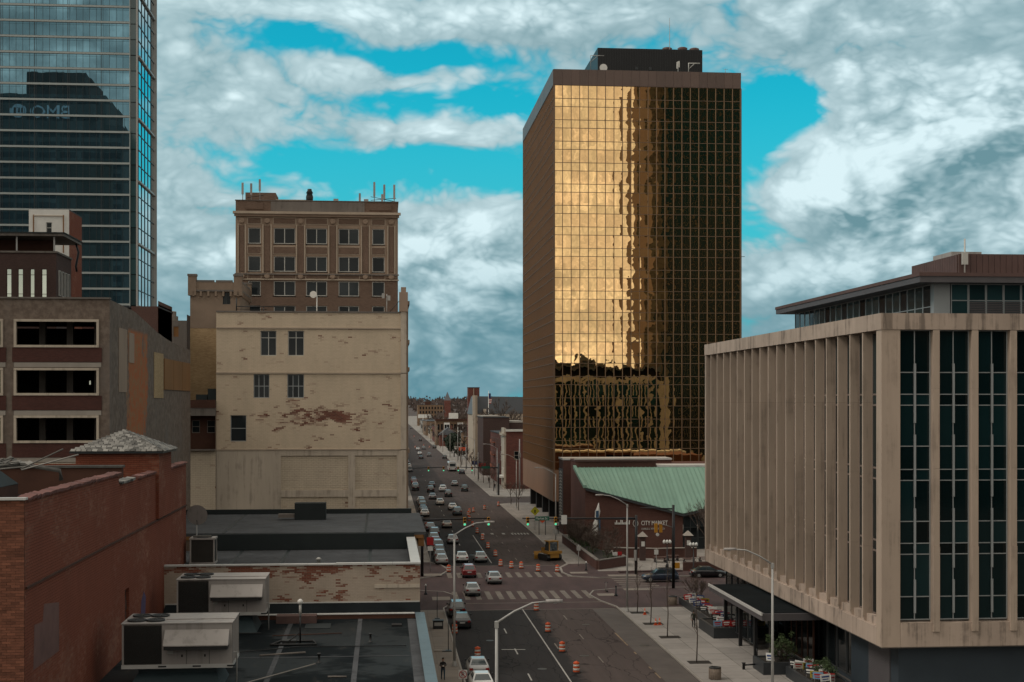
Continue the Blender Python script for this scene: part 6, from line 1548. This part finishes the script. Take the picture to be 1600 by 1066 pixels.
t = thing('fallen_board', 'pale board lying at the foot of a thin post on the left pavement', 'board', (5.2, 130.6, .13)); MB().box(4.6, 5.3, 130.4, 130.8, .13, .28).build('panel', 'concrete', t); MB().box(5.3, 6.2, 130.5, 130.7, .13, .2).build('foot_bar', 'black_metal', t)
plain('can_tan', (.22, .175, .14), .85, .2, 3)
for x, y, lab in ((32.5, 158.5, 'tan ribbed litter bin at the far end of the plaza'), (27.25, 115.6, 'tan ribbed litter bin near the bottom of the plaza')):
    t = thing('litter_bin', lab, 'litter bin', (x, y, .13), 'tan plaza litter bins')
    MB().lathe([(.46, .13), (.48, 1.05)], x, y, 20).build('drum', 'can_tan', t); MB().lathe([(.5, 1.05), (.5, 1.13), (.34, 1.14), (.3, 1.0)], x, y, 20).build('rim', 'dark_metal', t)
    for k in range(20):
        a = k * math.pi / 10; MB().box(x + .49 * math.cos(a) - .02, x + .49 * math.cos(a) + .02, y + .49 * math.sin(a) - .02, y + .49 * math.sin(a) + .02, .16, 1.02).build('rib', 'can_tan', t)
def globe_lamp(x, y, label):
    t = thing('plaza_lamp', label, 'street lamp', (x, y, .13), 'old style plaza lamps')
    MB().lathe([(.25, .13), (.22, .6), (.09, .8), (.07, 3.6)], x, y, 10).build('post', 'black_metal', t); MB().tube([(x - .4, y, 3.55), (x, y, 3.7), (x + .4, y, 3.55)], .04, 6).build('crossbar', 'black_metal', t)
    for sx in (-.4, 0, .4): MB().lathe([(.06, 3.55), (.2, 3.7), (.22, 3.85), (.12, 4.05), (.02, 4.12)], x + sx, y, 12).build('globe', 'sign_white', t)
globe_lamp(38.8, 193, 'plaza lamp with pale globes right of the signal mast'); globe_lamp(41.6, 189, 'plaza lamp with pale globes beside the stone office edge')
# ------------------------------------------------------------------ trees, shrubs, planters
plain('bark', (.075, .058, .047), .95, .3, 3, bmp=.2); plain('twig', (.085, .062, .05), .95, .25, 2); plain('leaf_dark', (.030, .048, .016), .8, .5, 2.5); plain('leaf_green', (.032, .05, .016), .8, .45, 2.5); plain('granite', (.030, .033, .036), .45, .2, 2.0)
plain('far_conifer', (.022, .032, .02), .9, .5, .4)
RMIN = [.004]
def branch(mb, p, d, L, r, lev, rg, n=3, spread=.55, kids=3):
    q = p + d * L; mid = p + d * L * .5 + Vector((rg.uniform(-1, 1), rg.uniform(-1, 1), rg.uniform(-.4, .6))) * L * .06
    mb.tube([p, mid, q], [r, r * .8, r * .6], n + (2 if lev > 2 else 0))
    if lev == 0: return
    for k in range(kids):
        t_ = rg.uniform(.45, 1.0); b0 = p.lerp(q, t_)
        nd = (d + Vector((rg.uniform(-1, 1), rg.uniform(-1, 1), rg.uniform(-.35, .75))) * spread).normalized()
        branch(mb, b0, nd, L * rg.uniform(.55, .8), max(r * .55, RMIN[0]), lev - 1, rg, n, spread, kids)
def bare_tree(x, y, h, label, r=.18, lev=4, seed=1, group=None, base=.13, spread=.6, kids=3, trunk=.35):
    rg = random.Random(seed); t = thing('bare_tree', label, 'tree', (x, y, base), group)
    top = Vector((x + rg.uniform(-.2, .2), y, base + h * trunk))
    MB().tube([(x, y, base), (x + rg.uniform(-.1, .1), y, base + h * trunk * .5), top], [r, r * .85, r * .7], 8).build('trunk', 'bark', t)
    cr = MB()
    for k in range(4):
        a = k * 1.57 + rg.uniform(-.4, .4); branch(cr, top, Vector((math.cos(a) * spread, math.sin(a) * spread, 1)).normalized(), h * .28, r * .55, lev - 1, rg, 3, .6, kids)
    cr.build('crown', 'twig', t)
for i, (x, y, h, lab) in enumerate(((27.45, 152.9, 5.6, 'thin sapling in the farthest tree pit beside the single cone'), (27.45, 145.1, 6.0, 'thin sapling in the second tree pit beside two cones'), (27.5, 136.7, 7.2, 'tall thin sapling in the third tree pit'), (27.4, 123.2, 7.0, 'thin sapling in the nearest tree pit'))):
    pit = struct(MB().box(x - .75, x + 1.25, y - .75, y + .75, .12, .137).build('tree_pit', 'soil'))
    rg = random.Random(50 + i); t = thing('sapling', lab, 'tree', (x, y, .137), 'saplings along the plaza kerb')
    MB().tube([(x, y, .13), (x + .08, y, h * .35), (x - .05, y, h * .7), (x + .04, y, h)], [.055, .05, .035, .015], 7).build('trunk', 'bark', t)
    cr = MB()
    for k in range(22):
        z0 = rg.uniform(.35, .97) * h; a = rg.uniform(0, 6.28)
        branch(cr, Vector((x, y, z0)), Vector((math.cos(a) * .5, math.sin(a) * .5, 1)).normalized(), rg.uniform(.5, 1.0), .014, 1, rg, 3, .5, 2)
    cr.build('crown', 'twig', t)
RMIN[0] = .07
bare_tree(43, 482, 25, 'large bare tree in front of the slate roofed hall', .6, 6, 5, base=0, spread=.8, kids=3, trunk=.25)
RMIN[0] = .022
bare_tree(50, 213, 8, 'bare tree by the dark glass wall beside the stone office', .13, 5, 8, spread=.7)
bare_tree(28.4, 300, 6.5, 'small bare street tree before the gold tower far end', .09, 4, 9); bare_tree(28.2, 366, 6.5, 'small bare street tree by the red brick shop', .09, 4, 10); bare_tree(28.2, 380, 6.0, 'second small bare street tree by the red brick shop', .09, 4, 12); bare_tree(28.2, 404, 6.5, 'bare street tree by the fire escape building', .09, 4, 13); bare_tree(28.4, 318, 6, 'reddish bare street tree at the second crossing', .09, 4, 14)
def leaf_mass(mb, cx, cy, cz, rx, ry, rz, n, s0, s1, rg, zmin=None):
    for k in range(n):
        while True:
            p = Vector((rg.uniform(-1, 1), rg.uniform(-1, 1), rg.uniform(-1, 1)))
            if .25 < p.length < 1: break
        c = Vector((cx + p.x * rx, cy + p.y * ry, cz + p.z * rz))
        if zmin is not None and c.z < zmin: continue
        a = Vector((rg.uniform(-1, 1), rg.uniform(-1, 1), rg.uniform(-1, 1))).normalized(); b = a.orthogonal().normalized(); s_ = rg.uniform(s0, s1)
        mb.quad(c - a * s_, c + b * s_ * .5, c + a * s_, c - b * s_ * .5)
rg = random.Random(21)
for i, (x, y, h, w_) in enumerate(((29.5, 600, 9, 5), (30.5, 640, 10, 6), (33, 690, 9, 6), (31, 575, 7, 4))):
    t = thing('evergreen_tree', ('dark round evergreen left of the lamp beyond the bus', 'dark evergreen in front of the row houses', 'dark evergreen below the white bay windows', 'low dark evergreen nearest along the far right pavement')[i], 'tree', (x, y, 0), 'dark evergreens down the street')
    MB().tube([(x, y, 0), (x, y, h * .5)], [.25, .15], 6).build('trunk', 'bark', t); mb = MB()
    for q in range(5): leaf_mass(mb, x + rg.uniform(-1, 1) * w_ * .3, y + rg.uniform(-2, 2), h * rg.uniform(.4, .75), w_ * .45, w_ * .45, h * .28, 260, .3, .7, rg)
    mb.build('crown', 'far_conifer', t)
RMIN[0] = .015
# brick planter with scrub at the market corner
mp = thing('brick_planter', 'long brick planter wall wedge at the market corner', 'planter', (31, 205, .13))
pl = [(29.15, 192.7), (33.6, 197.2), (33.6, 199.5), (31.2, 217), (30.9, 230), (29.1, 230)]
def wall_run(name, a, b, z0, z1, wd, mat, parent):
    v = Vector((b[0] - a[0], b[1] - a[1], 0)); n_ = Vector((-v.y, v.x, 0)).normalized() * wd / 2; A = Vector((a[0], a[1], 0)); B = Vector((b[0], b[1], 0))
    return MB().prism([(q.x, q.y) for q in (A - n_, B - n_, B + n_, A + n_)], 'z', z0, z1).build(name, mat, parent)
for a, b in ((pl[5], pl[0]), (pl[0], pl[1]), (pl[1], pl[2])):
    wall_run('wall', a, b, .1, 1.35, .42, 'brick_market', mp); wall_run('coping', a, b, 1.35, 1.47, .55, 'concrete_dark', mp)
MB().prism(pl, 'z', .1, 1.05).build('soil', 'soil', mp)
sb = thing('scrub', 'brown and green scrub filling the brick planter', 'shrub', (31, 208, 1.05))
mb, tw_ = MB(), MB()
for k in range(26):
    yy = rg.uniform(195.5, 229); xx = rg.uniform(29.5, min(33.2, 29.9 + max(.3, 3.3 - abs(yy - 198) * .08)))
    leaf_mass(mb, xx, yy, 1.5, .8, 1.2, .55, 60, .06, .16, rg, 1.0)
    for q in range(7): branch(tw_, Vector((xx, yy, 1.0)), Vector((rg.uniform(-.5, .5), rg.uniform(-.5, .5), 1)).normalized(), rg.uniform(.8, 1.9), .035, 3, rg, 3, .7, 3)
mb.build('leaves', 'leaf_dark', sb); tw_.build('twigs', 'twig', sb)
for x, y, c_, lab in ((32.3, 197.6, 'sign_white', 'small white sign standing in the brick planter'), (33.0, 198.0, 'sign_red', 'small red sign standing in the brick planter')):
    t = thing('planter_sign', lab, 'sign', (x, y, 1.05)); MB().box(x - .35, x + .35, y - .03, y, 1.5, 2.0).build('plate', c_, t); MB().tube([(x, y + .02, 1.0), (x, y + .02, 1.5)], .02, 5).build('stake', 'steel', t)
# market plaza clutter
pw = thing('plaza_wall', 'low brick terrace wall with pale coping in front of the market', 'wall', (40, 212, .13))
for a, b in (((33.8, 208), (40, 206)), ((40, 206), (46, 207))): wall_run('wall', a, b, .1, 1.5, .4, 'brick_market', pw); wall_run('coping', a, b, 1.5, 1.62, .55, 'concrete', pw)
pw = thing('plaza_step_wall', 'low dark red wall along the side street pavement by the cars', 'wall', (46, 192, .13)); wall_run('wall', (40.5, 190.5), (58, 190.2), .1, 1.3, .5, 'brick_market', pw); wall_run('steps', (31.5, 189.2), (40.2, 189.9), .1, .32, .9, 'red_paving', pw)
for x, y, lab in ((37.3, 203.5, 'brick kiosk pillar with pyramid cap and white notice'), (44.2, 204.5, 'slim brick kiosk pillar behind the signal post')):
    t = thing('kiosk_pillar', lab, 'pillar', (x, y, .13)); MB().box(x - .4, x + .4, y - .4, y + .4, .13, 3.6).build('shaft', 'brick_dark', t); MB().loft([[(x - .7, y - .7, 3.6), (x + .7, y - .7, 3.6), (x + .7, y + .7, 3.6), (x - .7, y + .7, 3.6)], [(x - .05, y - .05, 4.3), (x + .05, y - .05, 4.3), (x + .05, y + .05, 4.3), (x - .05, y + .05, 4.3)]]).build('cap', 'concrete', t); MB().box(x - .25, x + .25, y - .43, y - .4, 2.2, 2.9).build('notice', 'sign_white', t)
for i, (x, y) in enumerate(((39.4, 201), (41.6, 203), (45.8, 200.5), (47.8, 202.5), (43.2, 199))):
    t = thing('picnic_table', ('dark picnic table left of the kiosk pillar on the market plaza', 'dark picnic table behind the plaza lamp', 'red brown picnic table right of the signal post', 'picnic table nearest the dark glass wall', 'picnic table in the middle of the market plaza')[i], 'table', (x, y, .13), 'picnic tables on the market plaza')
    MB().box(x - .9, x + .9, y - .4, y + .4, .82, .88).build('top', 'louvre_brown', t)
    for s_ in (-1, 1): MB().box(x - .9, x + .9, y + s_ * .75 - .14, y + s_ * .75 + .14, .52, .57).build('bench', 'louvre_brown', t); MB().box(x + s_ * .7 - .05, x + s_ * .7 + .05, y - .8, y + .8, .13, .52).build('leg', 'dark_metal', t); MB().box(x + s_ * .7 - .05, x + s_ * .7 + .05, y - .2, y + .2, .52, .82).build('leg', 'dark_metal', t)
# granite planters of the stone office with shrubs and yard signs
PLN = [('granite planter farthest along the office front', 33.4, 35.4, 150.8, 159.5, .9), ('granite planter second from the far end of the office', 32.9, 34.6, 142.8, 150.0, 1.0), ('wide granite planter in front of the canopy', 31.8, 37.6, 135.4, 142.0, 1.15), ('granite planter beside the office entrance', 31.7, 35.4, 116.9, 120.4, 1.15), ('granite planter near the bottom edge beside the office', 33.4, 36.6, 108, 116.2, 1.0)]
for lab, x0, x1, y0, y1, h in PLN:
    t = thing('granite_planter', lab, 'planter', ((x0 + x1) / 2, (y0 + y1) / 2, .13), 'granite planters of the stone office')
    MB().box(x0, x1, y0, y0 + .25, .13, h).box(x0, x1, y1 - .25, y1, .13, h).box(x0, x0 + .25, y0 + .25, y1 - .25, .13, h).box(x1 - .25, x1, y0 + .25, y1 - .25, .13, h).build('wall', 'granite', t); MB().box(x0 + .25, x1 - .25, y0 + .25, y1 - .25, .13, h - .12).build('soil', 'soil', t)
for i, (x, y, z, rx, ry, rz, lab) in enumerate(((36.2, 138.6, 1.7, 1.0, 1.6, .95, 'rounded green shrub in the planter by the canopy'), (33.9, 118.6, 2.0, 1.3, 1.1, 1.3, 'loose green shrub in the planter by the entrance'), (35.4, 112, 1.5, .9, 2.5, .7, 'low dark scrub behind the lowest yard signs'))):
    t = thing('shrub', lab, 'shrub', (x, y, .9)); mb, st_ = MB(), MB(); leaf_mass(mb, x, y, z, rx, ry, rz * .7, 500, .05, .13, rg, .8)
    for q in range(14): leaf_mass(mb, x + rg.uniform(-1, 1) * rx, y + rg.uniform(-1, 1) * ry, z + rg.uniform(-.3, 1.0) * rz, .3, .35, .3, 70, .04, .11, rg, .8)
    for q in range(10): branch(st_, Vector((x, y, .8)), Vector((rg.uniform(-.6, .6), rg.uniform(-.6, .6), 1)).normalized(), rz * .8, .03, 2, rg, 3, .6, 3)
    mb.build('leaves', 'leaf_green' if i < 2 else 'leaf_dark', t); st_.build('stems', 'twig', t)
t = thing('bare_shrub', 'tangled bare shrub at the far end of the office', 'shrub', (35.6, 158, .13)); st_ = MB()
for q in range(16): branch(st_, Vector((35.2 + rg.uniform(-1, 1), 157.5 + rg.uniform(-2.5, 2.5), .8)), Vector((rg.uniform(-.5, .5), rg.uniform(-.5, .5), 1)).normalized(), rg.uniform(.9, 1.6), .03, 3, rg, 3, .6, 3)
st_.build('branches', 'twig', t); MB().tube([(35.2, 157.5, .13), (35.2, 157.5, .9)], .06, 6).build('stem', 'bark', t)
# campaign-style yard signs
plain('sign_blue', (.03, .055, .16), .6, .1, 2); plain('sign_sky', (.14, .25, .36), .6, .1, 2); plain('sign_grey', (.20, .20, .20), .6, .1, 2); plain('sign_gold', (.26, .20, .03), .6, .1, 2); plain('sign_black', (.02, .02, .022), .6, .1, 2)
SC = {'red': ('sign_red', 'sign_white'), 'white': ('sign_white', 'sign_red'), 'blue': ('sign_blue', 'sign_white'), 'grey': ('sign_grey', 'sign_white'), 'gold': ('sign_gold', 'sign_black'), 'sky': ('sign_sky', 'sign_red'), 'pale': ('sign_white', 'sign_blue'), 'black': ('sign_black', 'sign_white')}
ysn = {}
def yard_sign(c_, x, y, z, where, rz=0, s_=1.0):
    k_ = (c_, where); ysn[k_] = ysn.get(k_, 0) + 1
    t = thing('yard_sign', '%s yard sign with %s print, %s of its kind %s' % (dict(pale='pale', sky='sky blue').get(c_, c_), SC[c_][1].split('_')[1], ('first second third fourth fifth sixth'.split()[ysn[k_] - 1]), where), 'yard sign', (0, 0, 0), 'yard signs ' + where)
    MB().box(-.38 * s_, .38 * s_, -.02, .02, .25, .25 + .5 * s_).build('board', SC[c_][0], t)
    MB().box(-.28 * s_, .28 * s_, -.028, -.02, .25 + .26 * s_, .25 + .38 * s_).box(-.24 * s_, .20 * s_, -.027, -.02, .25 + .1 * s_, .25 + .17 * s_).build('print', SC[c_][1], t)
    for sx in (-.25, .25): MB().tube([(sx * s_, 0, -.1), (sx * s_, 0, .3)], .012, 4).build('stake', 'steel', t)
    t.location = (x, y, z); t.rotation_euler = (R(random.uniform(-6, 6)), R(random.uniform(-7, 7)), R(rz + random.uniform(-14, 14)))
W3 = 'on the wide planter edge'
for k, c_ in enumerate(('sky', 'red', 'red', 'white', 'white', 'gold')): yard_sign(c_, 32.3 + k * .86, 135.75, 1.02, W3, 0, 1.1)
W2 = 'in the middle planter'
for k in range(15): yard_sign(('red', 'grey', 'white', 'pale', 'black', 'red', 'blue')[k % 7], 33.2 + random.uniform(0, 1.1), 137.0 + k * .85, .95, W2, -15, 1.1)
W1 = 'in the farthest planter'
for k in range(9): yard_sign(('blue', 'red', 'gold', 'pale', 'white', 'blue', 'red', 'pale', 'white')[k], 33.7 + (k % 3) * .55, 150.9 + k * .8, .85, W1, -10, 1.15)
W5 = 'in the lowest planter'
for k in range(17): yard_sign(('white', 'pale', 'red', 'sky', 'gold', 'white', 'pale', 'black')[k % 8], 33.7 + random.uniform(0, 1.5), 108.4 + k * .45, .9, W5, random.choice((-25, 0, 40)), 1.1)
yard_sign('pale', 32.4, 117.2, 1.02, 'beside the entrance', -60, 1.3)
t = thing('standpipe', 'dark pipe fitting sticking out of the planter beside the entrance', 'pipe', (31.7, 118.9, .13)); MB().tube([(31.7, 119.6, .55), (30.8, 119.6, .5)], .07, 8).build('pipe', 'black_metal', t); MB().lathe([(.12, .13), (.12, .6), (.2, .7)], 30.7, 119.6, 10).build('head', 'black_metal', t); MB().tube([(32.0, 120.2, 1.0), (32.0, 120.2, 1.8)], .05, 6).build('riser', 'black_metal', t)
t = thing('bicycle', 'dark bicycle leaning by the near plaza lamp post', 'bicycle', (28.2, 101, .13))
for yy in (100.5, 101.6):
    w_ = MB(); ring_ = [(28.1, yy + .33 * math.cos(a), .47 + .33 * math.sin(a)) for a in [k * math.pi / 10 for k in range(21)]]; w_.tube(ring_, .025, 5).build('wheel', 'tyre', t)
MB().tube([(28.1, 100.5, .47), (28.1, 100.9, .95), (28.1, 101.45, .9), (28.1, 101.05, .45), (28.1, 100.5, .47)], .022, 5).tube([(28.1, 101.6, .47), (28.1, 101.42, 1.1)], .022, 5).build('frame', 'black_metal', t); MB().tube([(27.85, 101.4, 1.12), (28.35, 101.4, 1.12)], .02, 5).build('handlebar', 'black_metal', t); MB().box(28.0, 28.2, 100.75, 101.0, .98, 1.04).build('saddle', 'black_metal', t)

# ------------------------------------------------------------------ people
plain('skin', (.28, .16, .11), .6, .1, 6); plain('hair', (.02, .014, .01), .8, .2, 6); plain('cloth_black', (.012, .012, .013), .9, .2, 4); plain('denim', (.025, .045, .065), .9, .2, 4); plain('cloth_olive', (.028, .03, .022), .9, .2, 4); plain('shoe', (.02, .018, .016), .7, .2, 4)
def person(x, y, z, rz, top, legs, label, arms='phone', stride=.16, hood=False):
    """one continuous skinned body; dress colours by region; hair as a child"""
    J = {'pelvis': (0, 0, .95, .155, .115), 'waist': (0, 0, 1.08, .14, .105), 'chest': (0, .01, 1.30, .175, .12), 'neckb': (0, 0, 1.46, .085, .075), 'neck': (0, -.01, 1.52, .052, .055), 'headb': (0, -.025, 1.59, .075, .09), 'head': (0, -.03, 1.68, .08, .10), 'headt': (0, -.01, 1.76, .055, .065)}
    E_ = [('pelvis', 'waist'), ('waist', 'chest'), ('chest', 'neckb'), ('neckb', 'neck'), ('neck', 'headb'), ('headb', 'head'), ('head', 'headt')]
    for s_, n_ in ((-1, 'l'), (1, 'r')):
        st = stride * s_
        J['hip' + n_] = (s_ * .10, 0, .88, .095, .1); J['knee' + n_] = (s_ * .11, -st * .6 - .02, .50, .065, .07); J['ank' + n_] = (s_ * .11, -st * .9 + .03, .09, .045, .05); J['toe' + n_] = (s_ * .12, -st * .9 - .14, .045, .042, .035)
        E_ += [('pelvis', 'hip' + n_), ('hip' + n_, 'knee' + n_), ('knee' + n_, 'ank' + n_), ('ank' + n_, 'toe' + n_)]
        J['sho' + n_] = (s_ * .19, 0, 1.42, .065, .07)
        if arms == 'phone': J['elb' + n_] = (s_ * .25, .02, 1.14, .05, .05); J['wri' + n_] = (s_ * .08, -.24, 1.15, .033, .033); J['pal' + n_] = (s_ * .04, -.30, 1.17, .03, .04)
        else: J['elb' + n_] = (s_ * .25, .03 + st * .3, 1.14, .05, .05); J['wri' + n_] = (s_ * .25, -.08 + st * .9, .90, .033, .033); J['pal' + n_] = (s_ * .25, -.1 + st, .82, .025, .042)
        E_ += [('chest', 'sho' + n_), ('sho' + n_, 'elb' + n_), ('elb' + n_, 'wri' + n_), ('wri' + n_, 'pal' + n_)]
        P = Vector(J['pal' + n_][:3]); Dv = (P - Vector(J['wri' + n_][:3])).normalized(); side = Dv.cross(Vector((1, 0, 0)) if arms != 'phone' else Vector((0, 0, 1))).normalized(); curl = Vector((-s_, 0, 0)) if arms != 'phone' else Vector((0, 0, 1))
        for f_, (o_, L_) in enumerate(((-.032, .07), (-.011, .085), (.011, .08), (.032, .06))):
            a_ = P + side * o_ + Dv * .04; b_ = a_ + Dv * L_ * .6; c_ = b_ + Dv * L_ * .3 + curl * L_ * .4
            J['f%d%s' % (f_, n_)] = (*b_, .009, .009); J['g%d%s' % (f_, n_)] = (*c_, .008, .008); E_ += [('pal' + n_, 'f%d%s' % (f_, n_)), ('f%d%s' % (f_, n_), 'g%d%s' % (f_, n_))]
        th = P - side * .045 + curl * .02; J['th' + n_] = (*th, .011, .011); J['tt' + n_] = (*(th + Dv * .05 + curl * .01), .009, .009); E_ += [('pal' + n_, 'th' + n_), ('th' + n_, 'tt' + n_)]
    J['nose'] = (0, -.135, 1.665, .014, .014); E_ += [('head', 'nose')]
    names = list(J); me = bpy.data.meshes.new('body'); me.from_pydata([J[k][:3] for k in names], [(names.index(a), names.index(b)) for a, b in E_], [])
    tmp = bpy.data.objects.new('tmp_body', me); COL.objects.link(tmp); tmp.modifiers.new('skin', 'SKIN')
    if not me.skin_vertices:
        bpy.context.view_layer.objects.active = tmp; bpy.ops.mesh.customdata_skin_add()
    for i, k in enumerate(names):
        me.skin_vertices[0].data[i].radius = J[k][3:5]; me.skin_vertices[0].data[i].use_root = (k == 'pelvis')
    tmp.modifiers.new('sub', 'SUBSURF').levels = 1
    dg = bpy.context.evaluated_depsgraph_get(); dg.update()
    out = bpy.data.meshes.new_from_object(tmp.evaluated_get(dg)); bpy.data.objects.remove(tmp)
    for m2 in (top, legs, 'skin', 'shoe'): out.materials.append(M[m2])
    wl, wr = Vector(J['wril'][:3]), Vector(J['wrir'][:3])
    for p in out.polygons:
        c = p.center; p.use_smooth = True
        hand = min((c - wl).length, (c - wr).length) < .06 or any((c - Vector(J['pal' + q][:3])).length < .14 for q in 'lr')
        p.material_index = 3 if c.z < .11 else 2 if (hand or c.z > 1.50) else 1 if (c.z < .93 and abs(c.x) < .21) else 0
    o = link('person', out); tag(o, label, 'person'); o.location = (x, y, z); o.rotation_euler = (0, 0, R(rz))
    hr = MB().loft([[(r * .95 * math.cos(a), -.012 + r * 1.12 * math.sin(a) + (.02 if zz < 1.72 else 0), zz) for a in [q * math.pi / 8 for q in range(16)]] for r, zz in ((.055, 1.60), (.085, 1.66), (.098, 1.73), (.09, 1.79), (.05, 1.825), (.01, 1.835))], True, True)
    # open the hair over the face: push its front back
    hr.v = [(vx, vy if vy > -.06 or vz > 1.745 else -.055, vz) for vx, vy, vz in hr.v]
    h_o = link('hair', hr.mesh('hair', 'hair' if not hood else top), o)
    for sx in (-1, 1):
        link('ear', MB().box(sx * .082 - .012, sx * .082 + .012, -.05, -.015, 1.64, 1.70).mesh('ear', 'skin'), o)
        link('eye', MB().box(sx * .032 - .011, sx * .032 + .011, -.128, -.118, 1.685, 1.697).mesh('eye', 'hair'), o)
    link('mouth', MB().box(-.022, .022, -.122, -.112, 1.622, 1.63).mesh('mouth', 'sign_red'), o)
    return o
person(4.85, 117.4, .13, 0, 'cloth_black', 'denim', 'person in black jacket and jeans on the left pavement looking at hands')
ph = thing('phone', 'small pale phone held by the person on the left pavement', 'phone', (0, 0, 0)); MB().box(-.035, .035, -.008, .008, -.07, .07).build('screen', 'sign_white', ph); ph.location = (4.85, 117.02, 1.33); ph.rotation_euler = (R(-40), 0, 0)
person(31.3, 142.1, .13, 165, 'cloth_olive', 'cloth_black', 'person in dark clothes walking away across the plaza', 'walk', hood=True)
person(30.1, 245.6, .13, 180, 'cloth_black', 'cloth_black', 'person in black walking below the upright market sign', 'walk')
person(28.9, 372, .13, 10, 'cloth_black', 'denim', 'person in black on the pavement beside the red brick shop', 'walk'); person(29.6, 402, .13, 190, 'cloth_olive', 'cloth_black', 'person far off by the fire escape building', 'walk')

# more of the far right pavement: bare trees, poles and shop signs
rg = random.Random(77); RMIN[0] = .05
for i, (x, y, h) in enumerate(((28.3, 425, 7), (28.1, 455, 7), (28.4, 490, 8), (28.2, 520, 8), (29.5, 550, 9), (28.4, 720, 9), (29, 790, 9), (28.2, 860, 10), (29.5, 960, 10), (28.6, 1070, 11))):
    bare_tree(x, y, h, 'bare street tree on the right pavement, number %s beyond the fire escape building' % ('one two three four five six seven eight nine ten'.split()[i]), .1, 4, 200 + i, 'bare trees down the right pavement')
for i, (x, y, h, mt) in enumerate(((27.2, 412, 8.5, 'steel'), (27.3, 475, 9, 'steel'), (27.2, 505, 9, 'concrete'), (27.3, 590, 10, 'concrete'), (27.2, 660, 10, 'steel'), (27.4, 740, 11, 'concrete'), (27.2, 830, 11, 'concrete'), (27.4, 930, 12, 'concrete'))):
    t = thing('utility_pole', 'thin far utility pole, %s along the right kerb past the second crossing' % ('first second third fourth fifth sixth seventh eighth'.split()[i]), 'pole', (x, y, .12), 'far utility poles'); MB().tube([(x, y, .1), (x, y, h)], [.14, .09], 6).build('shaft', mt, t); MB().box(x - .8, x + .8, y - .06, y + .06, h - .6, h - .45).build('crossarm', 'concrete_dark', t)
for i, (x, y, z, w_, mt, lab) in enumerate(((29.6, 430, 4, 1.1, 'sign_red', 'red shop sign below the brown block'), (29.8, 462, 3.4, 1.4, 'sign_blue', 'blue hoarding beside the bus'), (28.6, 520, 6, 1.3, 'sign_orange', 'bright red board above the right pavement'), (29.5, 565, 5, 1.6, 'sign_white', 'white board far along the right pavement'), (30, 650, 6, 1.4, 'sign_red', 'small red board near the evergreens'), (30.5, 870, 6, 2.2, 'sign_gold', 'orange yellow board near the road end'))):
    t = thing('shop_sign', lab, 'sign', (x, y, .12)); MB().box(x - w_, x + w_, y - .1, y, z - .6, z + .6).build('board', mt, t); MB().tube([(x, y + .1, .1), (x, y + .1, z)], .08, 6).build('post', 'steel', t)

ORD = 'first second third fourth fifth sixth seventh eighth ninth tenth eleventh twelfth thirteenth fourteenth'.split()
for i, (x, y) in enumerate(((33.5, 745), (39, 800), (46, 720), (52, 690), (58, 760), (66, 830), (44, 870), (36, 905), (54, 930), (70, 1010), (48, 1040), (62, 1120), (40, 1180), (80, 1200))):
    hw, hh = 4.5 + (i % 3), 6 + (i * 7) % 4
    t = thing('far_house', 'small %s gabled house among the far rooftops, %s counted away from the row houses' % (('red brick', 'pale stone', 'tan brick', 'dark brick')[i % 4], ORD[i]), 'house', (x, y, 0), 'far gabled houses')
    MB().box(x - hw, x + hw, y, y + 10, 0, hh).build('wall', ('brick_far_red', 'limestone', 'brick_far_tan', 'brick_dark')[i % 4], t)
    MB().prism([(x - hw - .5, hh), (x + hw + .5, hh), (x, hh + 4)], 'y', y - .4, y + 10.4).build('roof', ('slate_roof', 'rust_dark')[i % 2], t)
    piece('chimney', x + 1.5, x + 2.3, y + 4, y + 5, hh + 2, hh + 5, 'brick_far_red', t)
    for k in (-1, 1): piece('window', x + k * hw * .45 - .6, x + k * hw * .45 + .6, y - .06, y, hh - 3.2, hh - 1.4, 'glass_far', t)
RMIN[0] = .09
for i, (x, y, h) in enumerate(((47, 560, 20), (36, 640, 17), (42, 700, 16), (56, 800, 18), (34, 830, 15), (48, 960, 18), (38, 1080, 17), (60, 1050, 18))):
    bare_tree(x, y, h, 'bare spreading tree among the far rooftops, %s counted away from the limestone hall' % ORD[i], .4, 5, 300 + i, 'bare trees among the far rooftops', 0, .8, 3, .28)
RMIN[0] = .02
bare_tree(33.4, 211, 4.6, 'bare tree rising behind the brick planter below the white banner', .08, 5, 400, spread=.8); bare_tree(30.3, 214, 5.5, 'bare bushy tree in the brick planter by the market wall', .09, 5, 401, base=1.0, spread=.9, trunk=.2)
bare_tree(30.2, 204, 4.8, 'bare bushy tree nearer in the brick planter', .08, 5, 402, base=1.0, spread=.9, trunk=.2); bare_tree(47.5, 207, 8.5, 'bare tree between the picnic tables and the glass wall', .12, 5, 403, spread=.8)
